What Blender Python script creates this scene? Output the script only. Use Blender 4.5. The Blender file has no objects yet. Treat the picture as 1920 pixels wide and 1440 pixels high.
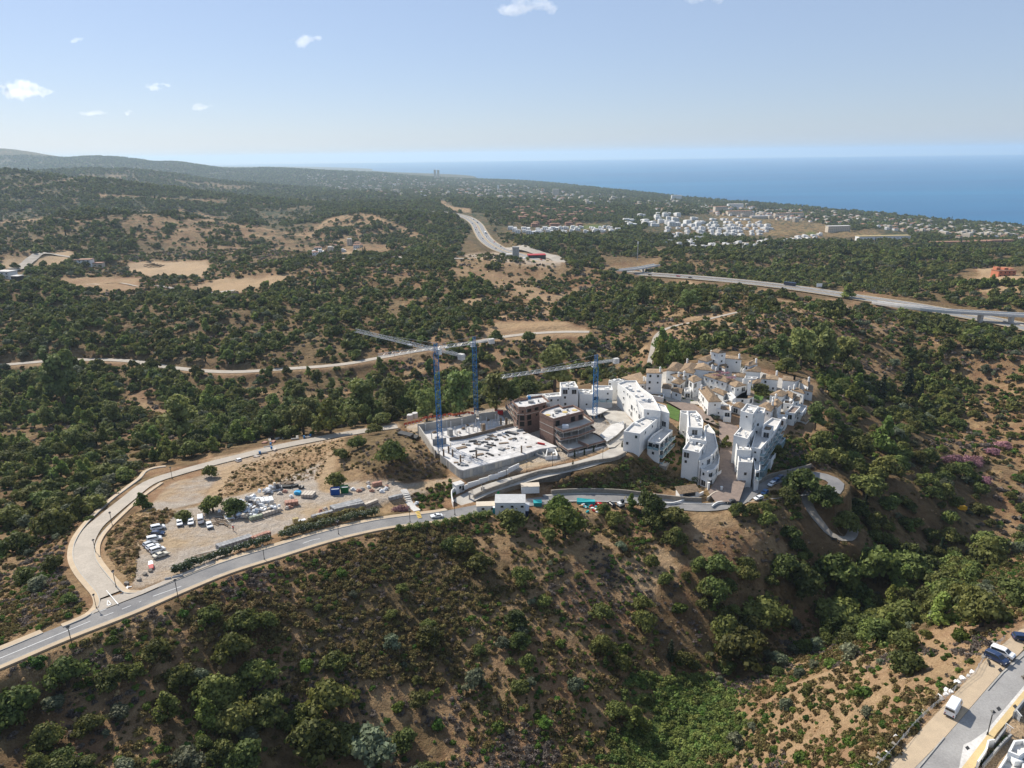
import bpy, bmesh, math, random
import numpy as np
from mathutils import Vector, Matrix
rnd = random.Random(7)
NPR = np.random.RandomState(11)
R = math.radians
scene = bpy.context.scene
COL = scene.collection

# ------------------------------------------------------------------ camera, sky, sun
F_PX, PITCH, ROLL, CZ = 1321.0, R(18.07), R(0.72), 300.0
cam_d = bpy.data.cameras.new('camera'); cam = bpy.data.objects.new('camera', cam_d); COL.objects.link(cam)
cam_d.sensor_width = 36; cam_d.lens = 36 * F_PX / 1920
cam_d.clip_start = 1; cam_d.clip_end = 120000
cam.matrix_world = Matrix.Translation((0, 0, CZ)) @ Matrix.Rotation(R(90) - PITCH, 4, 'X') @ Matrix.Rotation(-ROLL, 4, 'Z')
scene.camera = cam
SUN_EL, SUN_AZ = R(40), R(-44)                     # azimuth from +Y, clockwise seen from above (negative = to the left)
w = bpy.data.worlds.new('World'); scene.world = w; w.use_nodes = True
wn = w.node_tree; wn.nodes.clear()
sky = wn.nodes.new('ShaderNodeTexSky'); sky.sky_type = 'NISHITA'; sky.sun_disc = False
sky.sun_elevation = SUN_EL; sky.sun_rotation = SUN_AZ
sky.altitude = 300; sky.air_density = 1.0; sky.dust_density = 0.35; sky.ozone_density = 2.4
bgn = wn.nodes.new('ShaderNodeBackground'); bgn.inputs['Strength'].default_value = 0.088
won = wn.nodes.new('ShaderNodeOutputWorld')
tint = wn.nodes.new('ShaderNodeMix'); tint.data_type = 'RGBA'; tint.blend_type = 'MULTIPLY'; tint.inputs[0].default_value = 1; tint.inputs[7].default_value = (.98, .98, 1.12, 1)
veil = wn.nodes.new('ShaderNodeMix'); veil.data_type = 'RGBA'; veil.inputs[0].default_value = .58; veil.inputs[7].default_value = (3.9, 4.85, 6.35, 1)   # thin even summer haze over the whole dome
wn.links.new(sky.outputs[0], tint.inputs[6]); wn.links.new(tint.outputs[2], veil.inputs[6]); wn.links.new(veil.outputs[2], bgn.inputs[0]); wn.links.new(bgn.outputs[0], won.inputs[0])
sun_d = bpy.data.lights.new('sun', 'SUN'); sun_d.energy = 5.0; sun_d.angle = R(0.5); sun_d.color = (1.0, 0.93, 0.82)
sun = bpy.data.objects.new('sun', sun_d); COL.objects.link(sun)
sdir = Vector((math.sin(SUN_AZ) * math.cos(SUN_EL), math.cos(SUN_AZ) * math.cos(SUN_EL), math.sin(SUN_EL)))
sun.rotation_euler = sdir.to_track_quat('Z', 'Y').to_euler()
scene.view_settings.view_transform = 'Standard'; scene.view_settings.look = 'None'
scene.view_settings.exposure = 0.38; scene.view_settings.gamma = 1
scene.view_settings.use_curve_mapping = False
scene.cycles.max_bounces = 6; scene.cycles.diffuse_bounces = 2; scene.cycles.glossy_bounces = 2
scene.cycles.transparent_max_bounces = 6; scene.cycles.volume_bounces = 1
scene.cycles.use_denoising = True

# ------------------------------------------------------------------ pixel <-> world (photo pixels, 1920 x 1440)
cp, sp, cr, sr = math.cos(PITCH), math.sin(PITCH), math.cos(ROLL), math.sin(ROLL)
def rays(px, py):
    u0 = (np.asarray(px, float) - 960) / F_PX; v0 = (720 - np.asarray(py, float)) / F_PX
    u = u0 * cr + v0 * sr; v = -u0 * sr + v0 * cr
    return u, cp + v * sp, -sp + v * cp           # x, y, z of the ray
def P(px, py, e):
    """the point of the plane z = e seen at a pixel"""
    x, y, z = rays(px, py); t = (e - CZ) / z
    return np.array([x * t, y * t, np.zeros_like(t) + e])
def PZ(px, py, zc):
    """the point at camera depth zc seen at a pixel"""
    x, y, z = rays(px, py)
    return np.array([x * zc, y * zc, CZ + z * zc])
def project(X, Y, Z):
    X = np.asarray(X, float); Y = np.asarray(Y, float); Z = np.asarray(Z, float) - CZ
    d = Y * cp - Z * sp; v = (Y * sp + Z * cp) / d; u = X / d
    u0 = u * cr - v * sr; v0 = u * sr + v * cr
    return 960 + u0 * F_PX, 720 - v0 * F_PX, d

# ------------------------------------------------------------------ terrain heights
def hash2(ix, iy, s):
    n = (ix.astype(np.int64) * 374761393 + iy.astype(np.int64) * 668265263 + s * 974634777) & 0xffffffff
    n = ((n ^ (n >> 13)) * 1274126177) & 0xffffffff
    return ((n ^ (n >> 16)) & 0xffff) / 65535.0
def vnoise(x, y, s=0):
    ix = np.floor(x); iy = np.floor(y); fx = x - ix; fy = y - iy
    fx = fx * fx * (3 - 2 * fx); fy = fy * fy * (3 - 2 * fy)
    a = hash2(ix, iy, s); b = hash2(ix + 1, iy, s); c = hash2(ix, iy + 1, s); d = hash2(ix + 1, iy + 1, s)
    return (a * (1 - fx) + b * fx) * (1 - fy) + (c * (1 - fx) + d * fx) * fy
def fbm(x, y, s=0, o=4):
    t = 0; a = .5; n = 0
    for i in range(o):
        t = t + a * vnoise(x * 2 ** i + 13.7 * i, y * 2 ** i - 7.3 * i, s + i); n += a; a *= .5
    return t / n - .5

# (px, py, elevation) read off the photograph
ROADS = {
 'main': dict(w=2.6, pts=[(-330,1345,206),(-160,1298,206),(0,1234,205.2),(120,1184,204.4),(240,1138,203.4),(330,1100,202.4),(420,1064,201.4),(520,1033,200),(620,1003,198.2),(720,981,196),(820,968,193.5),(900,953,191),(980,943,189.6),(1070,934,188.6),(1160,935,187.8),(1240,945,187.3),(1320,951,187),(1378,941,187),(1412,918,187),(1450,900,187),(1500,889,187),(1545,893,187),(1568,906,187),(1560,922,186.6)]),
 'side': dict(w=2.4, pts=[(235,1137,203.4),(213,1122,203.3),(192,1099,202.7),(170,1072,201.9),(157,1045,201),(159,1018,199.4),(175,990,197.6),(198,969,196.2),(236,938,194),(280,905,191.6),(335,886,189.8),(400,868,188),(460,853,187),(520,838,186),(600,822,185.4),(680,808,185),(745,799,185)]),
 'back': dict(w=3.6, pts=[(-300,692,171),(-120,688,170),(0,684,168.5),(120,675,168),(235,676,167),(330,690,165.5),(430,697,165),(540,691,165.5),(640,683,166.5),(720,669,169),(800,655,171.5),(870,645,173),(940,632,175),(1000,625,176),(1055,622,177),(1105,622,177.5)]),
 'ramp': dict(w=3.4, pts=[(858,944,190.2),(905,921,191.2),(960,903,192.3),(1030,885,193.6),(1095,870,194.5),(1145,853,195.2),(1180,832,196)]),
 'path': dict(w=1.7, pts=[(1528,912,186),(1512,930,184.6),(1520,955,182.6),(1540,982,179.6),(1560,1003,177),(1590,1010,176),(1600,990,174.5),(1585,970,173.5)]),
 'hill': dict(w=1.7, pts=[(1215,695,178),(1222,660,178),(1232,628,180),(1262,612,182),(1320,600,185),(1370,588,187),(1420,577,188)]),
 'hwy': dict(w=13.0, pts=[(2400,720,158),(2200,680,159),(2050,646,160),(1920,612,160.5),(1800,589,160.5),(1700,571,160.5),(1600,556,160.5),(1500,541,160.5),(1400,529,160),(1300,520,159),(1200,513,157.5),(1110,507,156),(1030,495,154),(975,480,152),(935,466,150.5),(912,450,149),(901,434,148),(893,420,147.5),(876,408,147.5),(850,401,149),(815,396,151)]),
}
EX = [
 # foreground slope and ravine
 (-400,1440,196),(-400,1250,203),(0,1440,199),(0,1330,201),(150,1300,199),(300,1440,193),(300,1300,196),(450,1250,192.5),(500,1350,186),(700,1440,179),(600,1150,193),(700,1250,186),(800,1060,191),(700,1060,195),(850,1200,183),(1000,1440,173),(1000,1250,179),(1050,1040,186),(1050,1130,181),(1180,1000,185),
 (1250,1440,165),(1220,1200,173),(1300,1380,165),(1380,1270,165),(1470,1180,163),(1600,1090,164),(1750,1010,162),(1250,1060,181),(1380,1000,185),(1440,1010,183),(1380,1090,178),(1500,1040,175),
 (1450,1440,181),(1560,1440,197),(1500,1300,183),(1650,1200,188),(1800,1130,190),(1760,1200,198),(1860,1170,205),(1640,1340,199),(1900,1060,186),(2100,1060,195),(2300,1250,205),
 (1783,1328,209),(1920,1200,209),(1700,1430,209),(1880,1440,209),(1920,1330,209),(2100,1440,209),(2000,1560,209),(1700,1560,208),(1500,1560,196),(1000,1600,180),(500,1600,188),(0,1600,198),
 # left valley
 (60,1080,198),(90,1000,193),(0,1130,200),(60,1180,202.3),(0,960,185),(-200,1000,185),(-200,1100,198),(120,900,183),(60,860,174),(200,850,174),(-200,850,172),(330,840,176),(100,760,160),(-200,760,160),(300,760,162),(500,790,168),(620,780,170),(750,760,168),(860,740,164),(500,730,160),(700,720,160),(960,720,162),(1060,700,164),(1140,680,168),
 # lot, field, knoll
 (300,1060,200.5),(420,1000,199),(540,950,195.5),(620,930,193.5),(700,915,191.5),(360,940,195.5),(300,1000,199),(240,1040,200),(500,870,191),(420,900,192),(580,850,190),(330,905,193),(640,860,192),(700,838,194),(745,855,197.5),(660,880,192.5),(780,835,195),(760,800,187),(800,905,191.2),
 (840,890,192),(1000,940,189),(870,900,192),(800,800,192),(900,770,192),(960,780,195),(1060,740,196),(1150,740,196),(1200,720,192),(1130,800,196),(1010,860,195),(1110,900,191.5),(1190,905,190),
 (1215,885,189),(1250,900,187.5),(1340,900,188.5),(1350,830,192),(1330,790,195),(1290,760,197),(1400,905,188),(1460,850,189),(1480,800,190),(1250,740,197),(1330,680,195),(1430,720,196),(1500,750,193),(1530,720,189),(1210,690,184),(1350,655,188),(1450,680,190),
 (1540,790,185),(1600,850,179),(1620,760,175),(1700,830,174),(1780,880,169),(1640,940,177),(1740,930,172),(1850,950,162),(1560,960,180),(1700,700,165),(1600,680,172),(1760,740,162),(1770,800,161),(1860,850,163),(1920,760,166),(1920,680,175),(1860,720,165),(2200,800,180),(2300,1000,180),
 # slopes beyond
 (1520,640,184),(1430,600,190),(1500,565,187),(1600,610,186),(1700,640,176),(1300,640,182),(1250,570,184),(1200,600,172),(1130,560,168),(1800,650,178),(1920,650,172),(1620,585,176),(2100,700,176),
 (100,640,174),(100,590,181),(100,545,186),(300,600,178),(300,560,182),(500,560,180),(500,620,174),(700,620,172),(700,560,173),(850,600,176),(900,560,172),(1000,600,174),(1000,560,170),(-200,600,180),(-300,540,188),(700,500,168),(900,500,166),(850,520,172),(1050,520,162),(560,500,170),
 (130,530,168),(330,500,160),(430,525,165),(330,520,163),(60,500,168),(200,480,158),(20,475,180),(-200,470,190),(560,470,152),(700,470,150),(400,475,150),
 (1100,470,150),(1200,480,152),(1350,490,160),(1500,500,150),(1700,510,150),(1850,530,160),(1880,520,168),(2100,530,170),(1700,480,130),(1900,480,125),
 (1100,430,130),(1250,420,110),(1400,440,105),(1600,440,95),(1800,450,75),(1250,455,135),(1050,400,120),(1000,380,110),(1150,390,80),(1400,400,60),(1700,420,25),(1880,437,20),(2100,455,40),
]
SHORE = [(2500,470,0),(2200,448,0),(1920,424,0),(1820,416,0),(1720,407,0),(1600,396,0),(1450,383,0),(1300,371,0),(1150,355,0),(1000,340,0),(850,327,0),(700,317,0),(600,313,0)]
SEAIN = [(2500,440,-30),(2200,415,-30),(1920,395,-30),(1600,370,-40),(1300,350,-40),(1000,328,-40),(850,320,-40)]
# (px, py, camera depth): crests of the hills
CREST = [(330,398,1480),(250,402,1500),(420,410,1500),(520,432,1450),(150,410,1550),(50,412,1650),(590,460,1300),(-100,410,1650),
 (100,352,2600),(0,346,2600),(200,352,2600),(300,358,2600),(400,366,2600),(500,374,2500),(600,382,2400),(700,390,2300),(780,396,2200),(-150,346,2700),(-400,346,2700),
 (640,408,1650),(690,408,1600),(740,430,1500),(590,425,1600),(780,455,1350),(660,450,1400),
 (250,327,4500),(330,333,4600),(440,345,4700),(150,326,4400),(540,352,4400),(700,365,3600),(860,386,2500),(870,398,2000),
 (-300,284,7200),(-120,281,7200),(0,283,7200),(60,291,7200),(110,297,7200),(170,292,7200),(240,298,7200),(290,306,7200),(330,303,7200),(380,312,7300),(430,319,7400),(500,317,7600),(570,319,8000),(640,321,9000),
 (930,477,930),(990,483,900),(1060,493,860),(1110,503,830),
 (720,325,10000),(800,332,9000),(900,342,7000),(1000,352,5800)]
# (azimuth-pixel, ground range, elevation): places the photo hides
HIDE = [(300,1850,150),(100,1950,155),(500,1800,145),(650,1900,150),(0,2000,160),(300,3400,130),(600,3000,120),(100,3400,140),(450,3500,120),(0,5500,170),(300,5600,130),(500,5500,110),(0,9000,250),(300,10000,150),(200,16000,80),(500,14000,60),(200,30000,40),(0,22000,100),
 (100,720,176),(300,720,170),(500,740,165),(-200,760,178),(-600,500,180),(-600,1000,185),(-600,2500,215),(-600,7000,360),(2500,300,185),(2500,900,170),(2600,2000,100)]
ctrl = []
for rd in ROADS.values(): ctrl += [tuple(P(*p)) for p in rd['pts']]
ctrl += [tuple(P(*p)) for p in EX + SHORE + SEAIN]
ctrl += [tuple(PZ(*p)) for p in CREST]
for a, r_, e in HIDE:
    x, y, z = rays(a, 700); L = math.hypot(x, y); ctrl.append((x / L * r_, y / L * r_, e))
ctrl = np.array(ctrl)
def qr(x, y): return np.arctan2(x, y), np.log(np.hypot(x, y))
def tps(d2): return .5 * d2 * np.log(d2 + 1e-12)
ct, cq = qr(ctrl[:, 0], ctrl[:, 1])
# heights are interpolated as a part of the range, so that near and far relief weigh alike
n = len(ctrl); scale_c = np.exp(cq * .5); val = ctrl[:, 2]
K = tps((ct[:, None] - ct[None]) ** 2 + (cq[:, None] - cq[None]) ** 2) + np.eye(n) * 2e-5
Pm = np.stack([np.ones(n), ct, cq], 1)
A = np.zeros((n + 3, n + 3)); A[:n, :n] = K; A[:n, n:] = Pm; A[n:, :n] = Pm.T
sol = np.linalg.solve(A, np.concatenate([val, np.zeros(3)]))
NT = 720
TH = np.linspace(R(-53), R(53), NT)
rr = [52.0]
while rr[-1] < 40000: rr.append(rr[-1] * (1.0042 if rr[-1] < 700 else 1.0085 if rr[-1] < 2500 else 1.02))
RR = np.array(rr); LR = np.log(RR); NR = len(RR)
cth = TH[::4]; cth = np.append(cth, TH[-1]) if cth[-1] != TH[-1] else cth
clr = np.linspace(LR[0], LR[-1], 420)
gt, gl = np.meshgrid(cth, clr, indexing='ij')
acc = sol[n] + sol[n + 1] * gt + sol[n + 2] * gl
for i in range(n):
    acc += sol[i] * tps((gt - ct[i]) ** 2 + (gl - cq[i]) ** 2)
def bil(G, at, al, t, l):
    it = np.clip(np.searchsorted(at, t) - 1, 0, len(at) - 2); il = np.clip(np.searchsorted(al, l) - 1, 0, len(al) - 2)
    ft = np.clip((t - at[it]) / (at[it + 1] - at[it]), 0, 1); fl = np.clip((l - al[il]) / (al[il + 1] - al[il]), 0, 1)
    return (G[it, il] * (1 - ft) + G[it + 1, il] * ft) * (1 - fl) + (G[it, il + 1] * (1 - ft) + G[it + 1, il + 1] * ft) * fl
TT, LL = np.meshgrid(TH, LR, indexing='ij')
RG = np.exp(LL); GX = RG * np.sin(TT); GY = RG * np.cos(TT)
H = bil(acc, cth, clr, TT, LL)
landmask = np.clip(H / 12, 0, 1)
amp = np.clip(RG / 260, .35, 9)
rough = fbm(GX / 46, GY / 46, 3, 5) * np.clip(RG / 60, 3.5, 8) + fbm(GX / 12, GY / 12, 9, 3) * 1.6 * (RG < 1600)
rough += np.clip((RG - 400) / 300, 0, 1) * fbm(GX / 120, GY / 120, 17, 4) * 17 * np.clip(2.2 - RG / 1500, 0, 1)
rough += np.clip((RG - 500) / 900, 0, 1) * fbm(GX / 260, GY / 260, 21, 4) * 26 * np.clip(1.6 - RG / 9000, .25, 1) + np.clip((RG - 3000) / 2000, 0, 1) * fbm(GX / 1100, GY / 1100, 31, 3) * 34
# ridges and gullies on slopes that run away from the crest
H = H + rough * landmask * np.clip(H / 30, 0, 1)

def spline(pts, step=2.0):
    """Catmull-Rom through 3-D points, points about every `step` metres"""
    p = np.array(pts, float); p = np.vstack([2 * p[0] - p[1], p, 2 * p[-1] - p[-2]]); out = []
    for i in range(1, len(p) - 2):
        L = np.linalg.norm(p[i + 1] - p[i]); m = max(2, int(L / step))
        for k in range(m):
            t = k / m
            out.append(.5 * ((2 * p[i]) + (-p[i - 1] + p[i + 1]) * t + (2 * p[i - 1] - 5 * p[i] + 4 * p[i + 1] - p[i + 2]) * t * t + (-p[i - 1] + 3 * p[i] - 3 * p[i + 1] + p[i + 2]) * t ** 3))
    out.append(p[-2]); return np.array(out)
def seg_dist(X, Y, line):
    """distance to a polyline and the height of its nearest point, for arrays X, Y"""
    best = np.full(X.shape, 1e9); hz = np.zeros(X.shape)
    for a, b in zip(line[:-1], line[1:]):
        d = b[:2] - a[:2]; L2 = d @ d + 1e-9
        t = np.clip(((X - a[0]) * d[0] + (Y - a[1]) * d[1]) / L2, 0, 1)
        dd = np.hypot(X - a[0] - t * d[0], Y - a[1] - t * d[1]); m = dd < best
        best = np.where(m, dd, best); hz = np.where(m, a[2] + t * (b[2] - a[2]), hz)
    return best, hz
def stamp_line(line, half, shoulder, sink=.12):
    m = np.zeros(H.shape, bool); lo = line.min(0) - half - shoulder; hi = line.max(0) + half + shoulder
    m = (GX > lo[0]) & (GX < hi[0]) & (GY > lo[1]) & (GY < hi[1])
    if not m.any(): return
    d, hz = seg_dist(GX[m], GY[m], line)
    wgt = np.clip(1 - (d - half) / shoulder, 0, 1); wgt = wgt * wgt * (3 - 2 * wgt)
    H[m] = H[m] * (1 - wgt) + (hz - sink) * wgt
def in_poly(X, Y, poly):
    inside = np.zeros(X.shape, bool)
    for (x1, y1), (x2, y2) in zip(poly, np.roll(poly, -1, 0)):
        c = ((y1 > Y) != (y2 > Y)) & (X < (x2 - x1) * (Y - y1) / (y2 - y1 + 1e-12) + x1)
        inside ^= c
    return inside
def stamp_pad(pts, shoulder, sink=.1, k=1.0):
    """a graded platform: pts (px, py, elev); its heights follow the best plane through them"""
    w3 = np.array([P(*p) for p in pts]); A3 = np.c_[w3[:, :2], np.ones(len(w3))]
    co = np.linalg.lstsq(A3, w3[:, 2], rcond=None)[0]
    poly = w3[:, :2]; lo = poly.min(0) - shoulder; hi = poly.max(0) + shoulder
    m = (GX > lo[0]) & (GX < hi[0]) & (GY > lo[1]) & (GY < hi[1])
    ins = in_poly(GX[m], GY[m], poly); ring = np.c_[np.vstack([poly, poly[:1]]), np.zeros(len(poly) + 1)]
    d, _ = seg_dist(GX[m], GY[m], ring); d = np.where(ins, 0, d)
    wgt = np.clip(1 - d / shoulder, 0, 1); wgt = wgt * wgt * (3 - 2 * wgt) * k
    H[m] = H[m] * (1 - wgt) + (co[0] * GX[m] + co[1] * GY[m] + co[2] - sink) * wgt
PADS = {
 'lot': ([(262,1096,202.4),(258,1010,200),(330,962,197.5),(400,958,197),(500,915,195),(590,905,193.5),(600,925,193.5),(720,905,191.8),(840,893,191.4),(838,905,191.4),(700,945,192.6),(540,988,197),(360,1062,200.8)], 5),
 'site': ([(750,800,192),(905,762,192),(1040,730,194),(1165,735,196),(1175,800,196),(1150,850,195.4),(1040,872,193.6),(872,905,191.6)], 4),
 'gravel': ([(330,895,191),(400,880,190),(440,890,190.5),(380,940,194.5),(300,930,194)], 6),
 'village': ([(1170,760,196.2),(1215,705,195),(1340,668,195),(1420,690,195),(1520,715,192.5),(1520,760,192),(1440,800,192.5),(1300,800,196),(1230,780,196.5)], 8),
 'terraces': ([(1390,835,190.8),(1470,805,191.4),(1545,765,192),(1562,800,190),(1500,860,188.8),(1440,900,188.4),(1390,905,188.5)], 7),
 'front': ([(1185,862,193),(1250,880,189.5),(1290,900,187.8),(1320,900,188),(1320,800,194),(1240,800,195.5),(1180,820,196)], 6),
 'street': ([(1300,760,196),(1335,800,194),(1350,870,190.3),(1335,935,187.6),(1385,925,187.6),(1380,830,192),(1370,780,195)], 4),
 'yard': ([(885,958,190.6),(985,925,189.2),(1015,925,189),(1180,948,187.6),(1170,965,187.4),(1010,958,189),(900,975,190.4)], 5),
 'nearroad': ([(1625,1445,209),(1745,1360,209),(1850,1255,209),(1925,1180,209),(2200,1100,209),(2300,1500,209),(1700,1560,209)], 6),
 'pit': ([(783,795,192.2),(815,844,192.2),(824,848,192.2),(844,826,192.2),(870,823,192.2),(930,809,192.2),(952,799,192.2),(944,779,192.2),(900,777,192.2),(889,778,192.2)], 1.2),
 'helipad': ([(1480,1010,176.5),(1545,1020,176)], 3),
}
for k in ('gravel', 'lot', 'site', 'village', 'front', 'terraces', 'street', 'yard', 'nearroad', 'pit'): stamp_pad(*PADS[k])
for k, rd in ROADS.items():
    rd['line'] = spline([P(*p) for p in rd['pts']], 2.5 if k != 'hwy' else 14)
    stamp_line(rd['line'], rd['w'] + (1.9 if k in ('main', 'side') else .6 if k != 'hwy' else 3), 7 if k != 'hwy' else 22, .25 if k != 'hwy' else .9)
stamp_line(ROADS['main']['line'], 4.6, 2.5, .25)
stamp_pad([(887,936,189.9),(911,921,189.3),(944,909.5,189.2),(976,903,189.6),(1011,897,190.2),(1041,889,191),(1062,881,191.8),(1070,903,190.4),(1000,924,189.2),(905,944,189.9)], 1.2, .1)
def gh(x, y):
    t, l = qr(np.asarray(x, float), np.asarray(y, float)); return bil(H, TH, LR, t, l)
def hit(px, py, far=9000):
    """where the ray of a pixel meets the terrain"""
    dx, dy, dz = [float(v) for v in rays(px, py)]
    t = np.exp(np.linspace(math.log(60), math.log(far), 1500)); g = gh(dx * t, dy * t)
    below = np.nonzero(CZ + dz * t < g)[0]
    if not len(below): return None
    i = below[0]; a, b = (t[i - 1] if i else t[0]), t[i]
    for _ in range(14):
        m = .5 * (a + b)
        if CZ + dz * m < gh(dx * m, dy * m): b = m
        else: a = m
    return Vector((dx * b, dy * b, float(gh(dx * b, dy * b))))
def hitv(px, py, far=9000):
    """the same for arrays of pixels"""
    dx, dy, dz = rays(px, py); T = np.exp(np.linspace(math.log(60), math.log(far), 700)); prev = np.full(len(dx), T[0]); done = np.zeros(len(dx), bool); out = np.full(len(dx), np.nan)
    for t in T:
        b = (~done) & (CZ + dz * t < gh(dx * t, dy * t)); out[b] = (t + prev[b]) * .5; done |= b; prev[:] = t
    return dx * out, dy * out, done
# ------------------------------------------------------------------ materials
MATS = {}
def nodes_of(name):
    m = bpy.data.materials.new(name); m.use_nodes = True; nt = m.node_tree; nt.nodes.clear()
    out = nt.nodes.new('ShaderNodeOutputMaterial'); b = nt.nodes.new('ShaderNodeBsdfPrincipled'); nt.links.new(b.outputs[0], out.inputs[0])
    return m, nt, b
def N(nt, t, **kw):
    n_ = nt.nodes.new(t)
    for k, v in kw.items():
        if k.startswith('i_'):
            key = k[2:]; n_.inputs[int(key) if key.isdigit() else key].default_value = v
        else: setattr(n_, k, v)
    return n_
def mixc(nt, fac, a, b, mode='MIX'):
    x = nt.nodes.new('ShaderNodeMix'); x.data_type = 'RGBA'; x.blend_type = mode
    for s_, v in ((x.inputs[0], fac), (x.inputs[6], a), (x.inputs[7], b)):
        if hasattr(v, 'is_output'): nt.links.new(v, s_)
        elif isinstance(v, (int, float)): s_.default_value = v
        else: s_.default_value = (*v, 1)
    return x.outputs[2]
def ramp(nt, src, stops):
    r_ = nt.nodes.new('ShaderNodeValToRGB'); e = r_.color_ramp.elements
    while len(e) < len(stops): e.new(.5)
    for el, (p_, c_) in zip(e, stops): el.position = p_; el.color = (*c_, 1) if len(c_) == 3 else c_
    nt.links.new(src, r_.inputs[0]); return r_.outputs[0]
def noise(nt, scale, detail=4, rough=.55, vec=None):
    x = N(nt, 'ShaderNodeTexNoise', i_Scale=scale, i_Detail=detail, i_Roughness=rough)
    if vec is not None: nt.links.new(vec, x.inputs['Vector'])
    return x.outputs[0]
def mat(name, c1, c2=None, scale=.6, rough=.85, metal=0.0, bump=0.0, fine=6.0, obj_var=0.0, spec=.3):
    """a plain procedural surface: two tones mixed by noise, a finer grain, and optional per-object variation"""
    if name in MATS: return MATS[name]
    m, nt, b = nodes_of(name); c2 = c2 or tuple(v * .78 for v in c1)
    tc = N(nt, 'ShaderNodeNewGeometry').outputs['Position']
    n1 = noise(nt, scale, 5, .6, tc); f1 = ramp(nt, n1, [(.35, (0, 0, 0)), (.65, (1, 1, 1))])
    col = mixc(nt, f1, c1, c2); n2 = noise(nt, fine, 3, .6, tc)
    g = ramp(nt, n2, [(.3, (.86,) * 3), (.7, (1.1,) * 3)]); col = mixc(nt, 1.0, col, g, 'MULTIPLY')
    if obj_var:
        oi = N(nt, 'ShaderNodeObjectInfo'); rv = ramp(nt, oi.outputs['Random'], [(0, (1 - obj_var,) * 3), (1, (1 + obj_var,) * 3)])
        col = mixc(nt, 1.0, col, rv, 'MULTIPLY')
    nt.links.new(col, b.inputs['Base Color']); b.inputs['Roughness'].default_value = rough; b.inputs['Metallic'].default_value = metal
    b.inputs['Specular IOR Level'].default_value = spec
    if bump:
        bp = N(nt, 'ShaderNodeBump', i_Strength=.6, i_Distance=bump); nt.links.new(n2, bp.inputs['Height']); nt.links.new(bp.outputs[0], b.inputs['Normal'])
    MATS[name] = m; return m
def foliage_mat(name, dark, light, hue=.04, trans=True):
    """leaves: every clump has its own tone (face attribute), every plant another (object random)"""
    if name in MATS: return MATS[name]
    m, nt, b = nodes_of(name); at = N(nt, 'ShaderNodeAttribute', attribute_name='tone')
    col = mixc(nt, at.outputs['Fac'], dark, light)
    oi = N(nt, 'ShaderNodeObjectInfo'); hs = N(nt, 'ShaderNodeHueSaturation'); nt.links.new(col, hs.inputs['Color'])
    mr = N(nt, 'ShaderNodeMapRange', i_3=.5 - hue, i_4=.5 + hue * .5); nt.links.new(oi.outputs['Random'], mr.inputs[0]); nt.links.new(mr.outputs[0], hs.inputs['Hue'])
    ml = N(nt, 'ShaderNodeMath', operation='MULTIPLY', i_1=7.31); nt.links.new(oi.outputs['Random'], ml.inputs[0])
    fr = N(nt, 'ShaderNodeMath', operation='FRACT'); nt.links.new(ml.outputs[0], fr.inputs[0])
    mv = N(nt, 'ShaderNodeMapRange', i_3=.62, i_4=1.45); nt.links.new(fr.outputs[0], mv.inputs[0]); nt.links.new(mv.outputs[0], hs.inputs['Value'])
    nt.links.new(hs.outputs[0], b.inputs['Base Color']); b.inputs['Roughness'].default_value = .7; b.inputs['Specular IOR Level'].default_value = .25
    if trans:
        tr = N(nt, 'ShaderNodeBsdfTranslucent'); nt.links.new(hs.outputs[0], tr.inputs[0]); mx = N(nt, 'ShaderNodeMixShader', i_0=.32)
        nt.links.new(b.outputs[0], mx.inputs[1]); nt.links.new(tr.outputs[0], mx.inputs[2])
        nt.links.new(mx.outputs[0], [x for x in nt.nodes if x.type == 'OUTPUT_MATERIAL'][0].inputs[0])
    MATS[name] = m; return m

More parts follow.
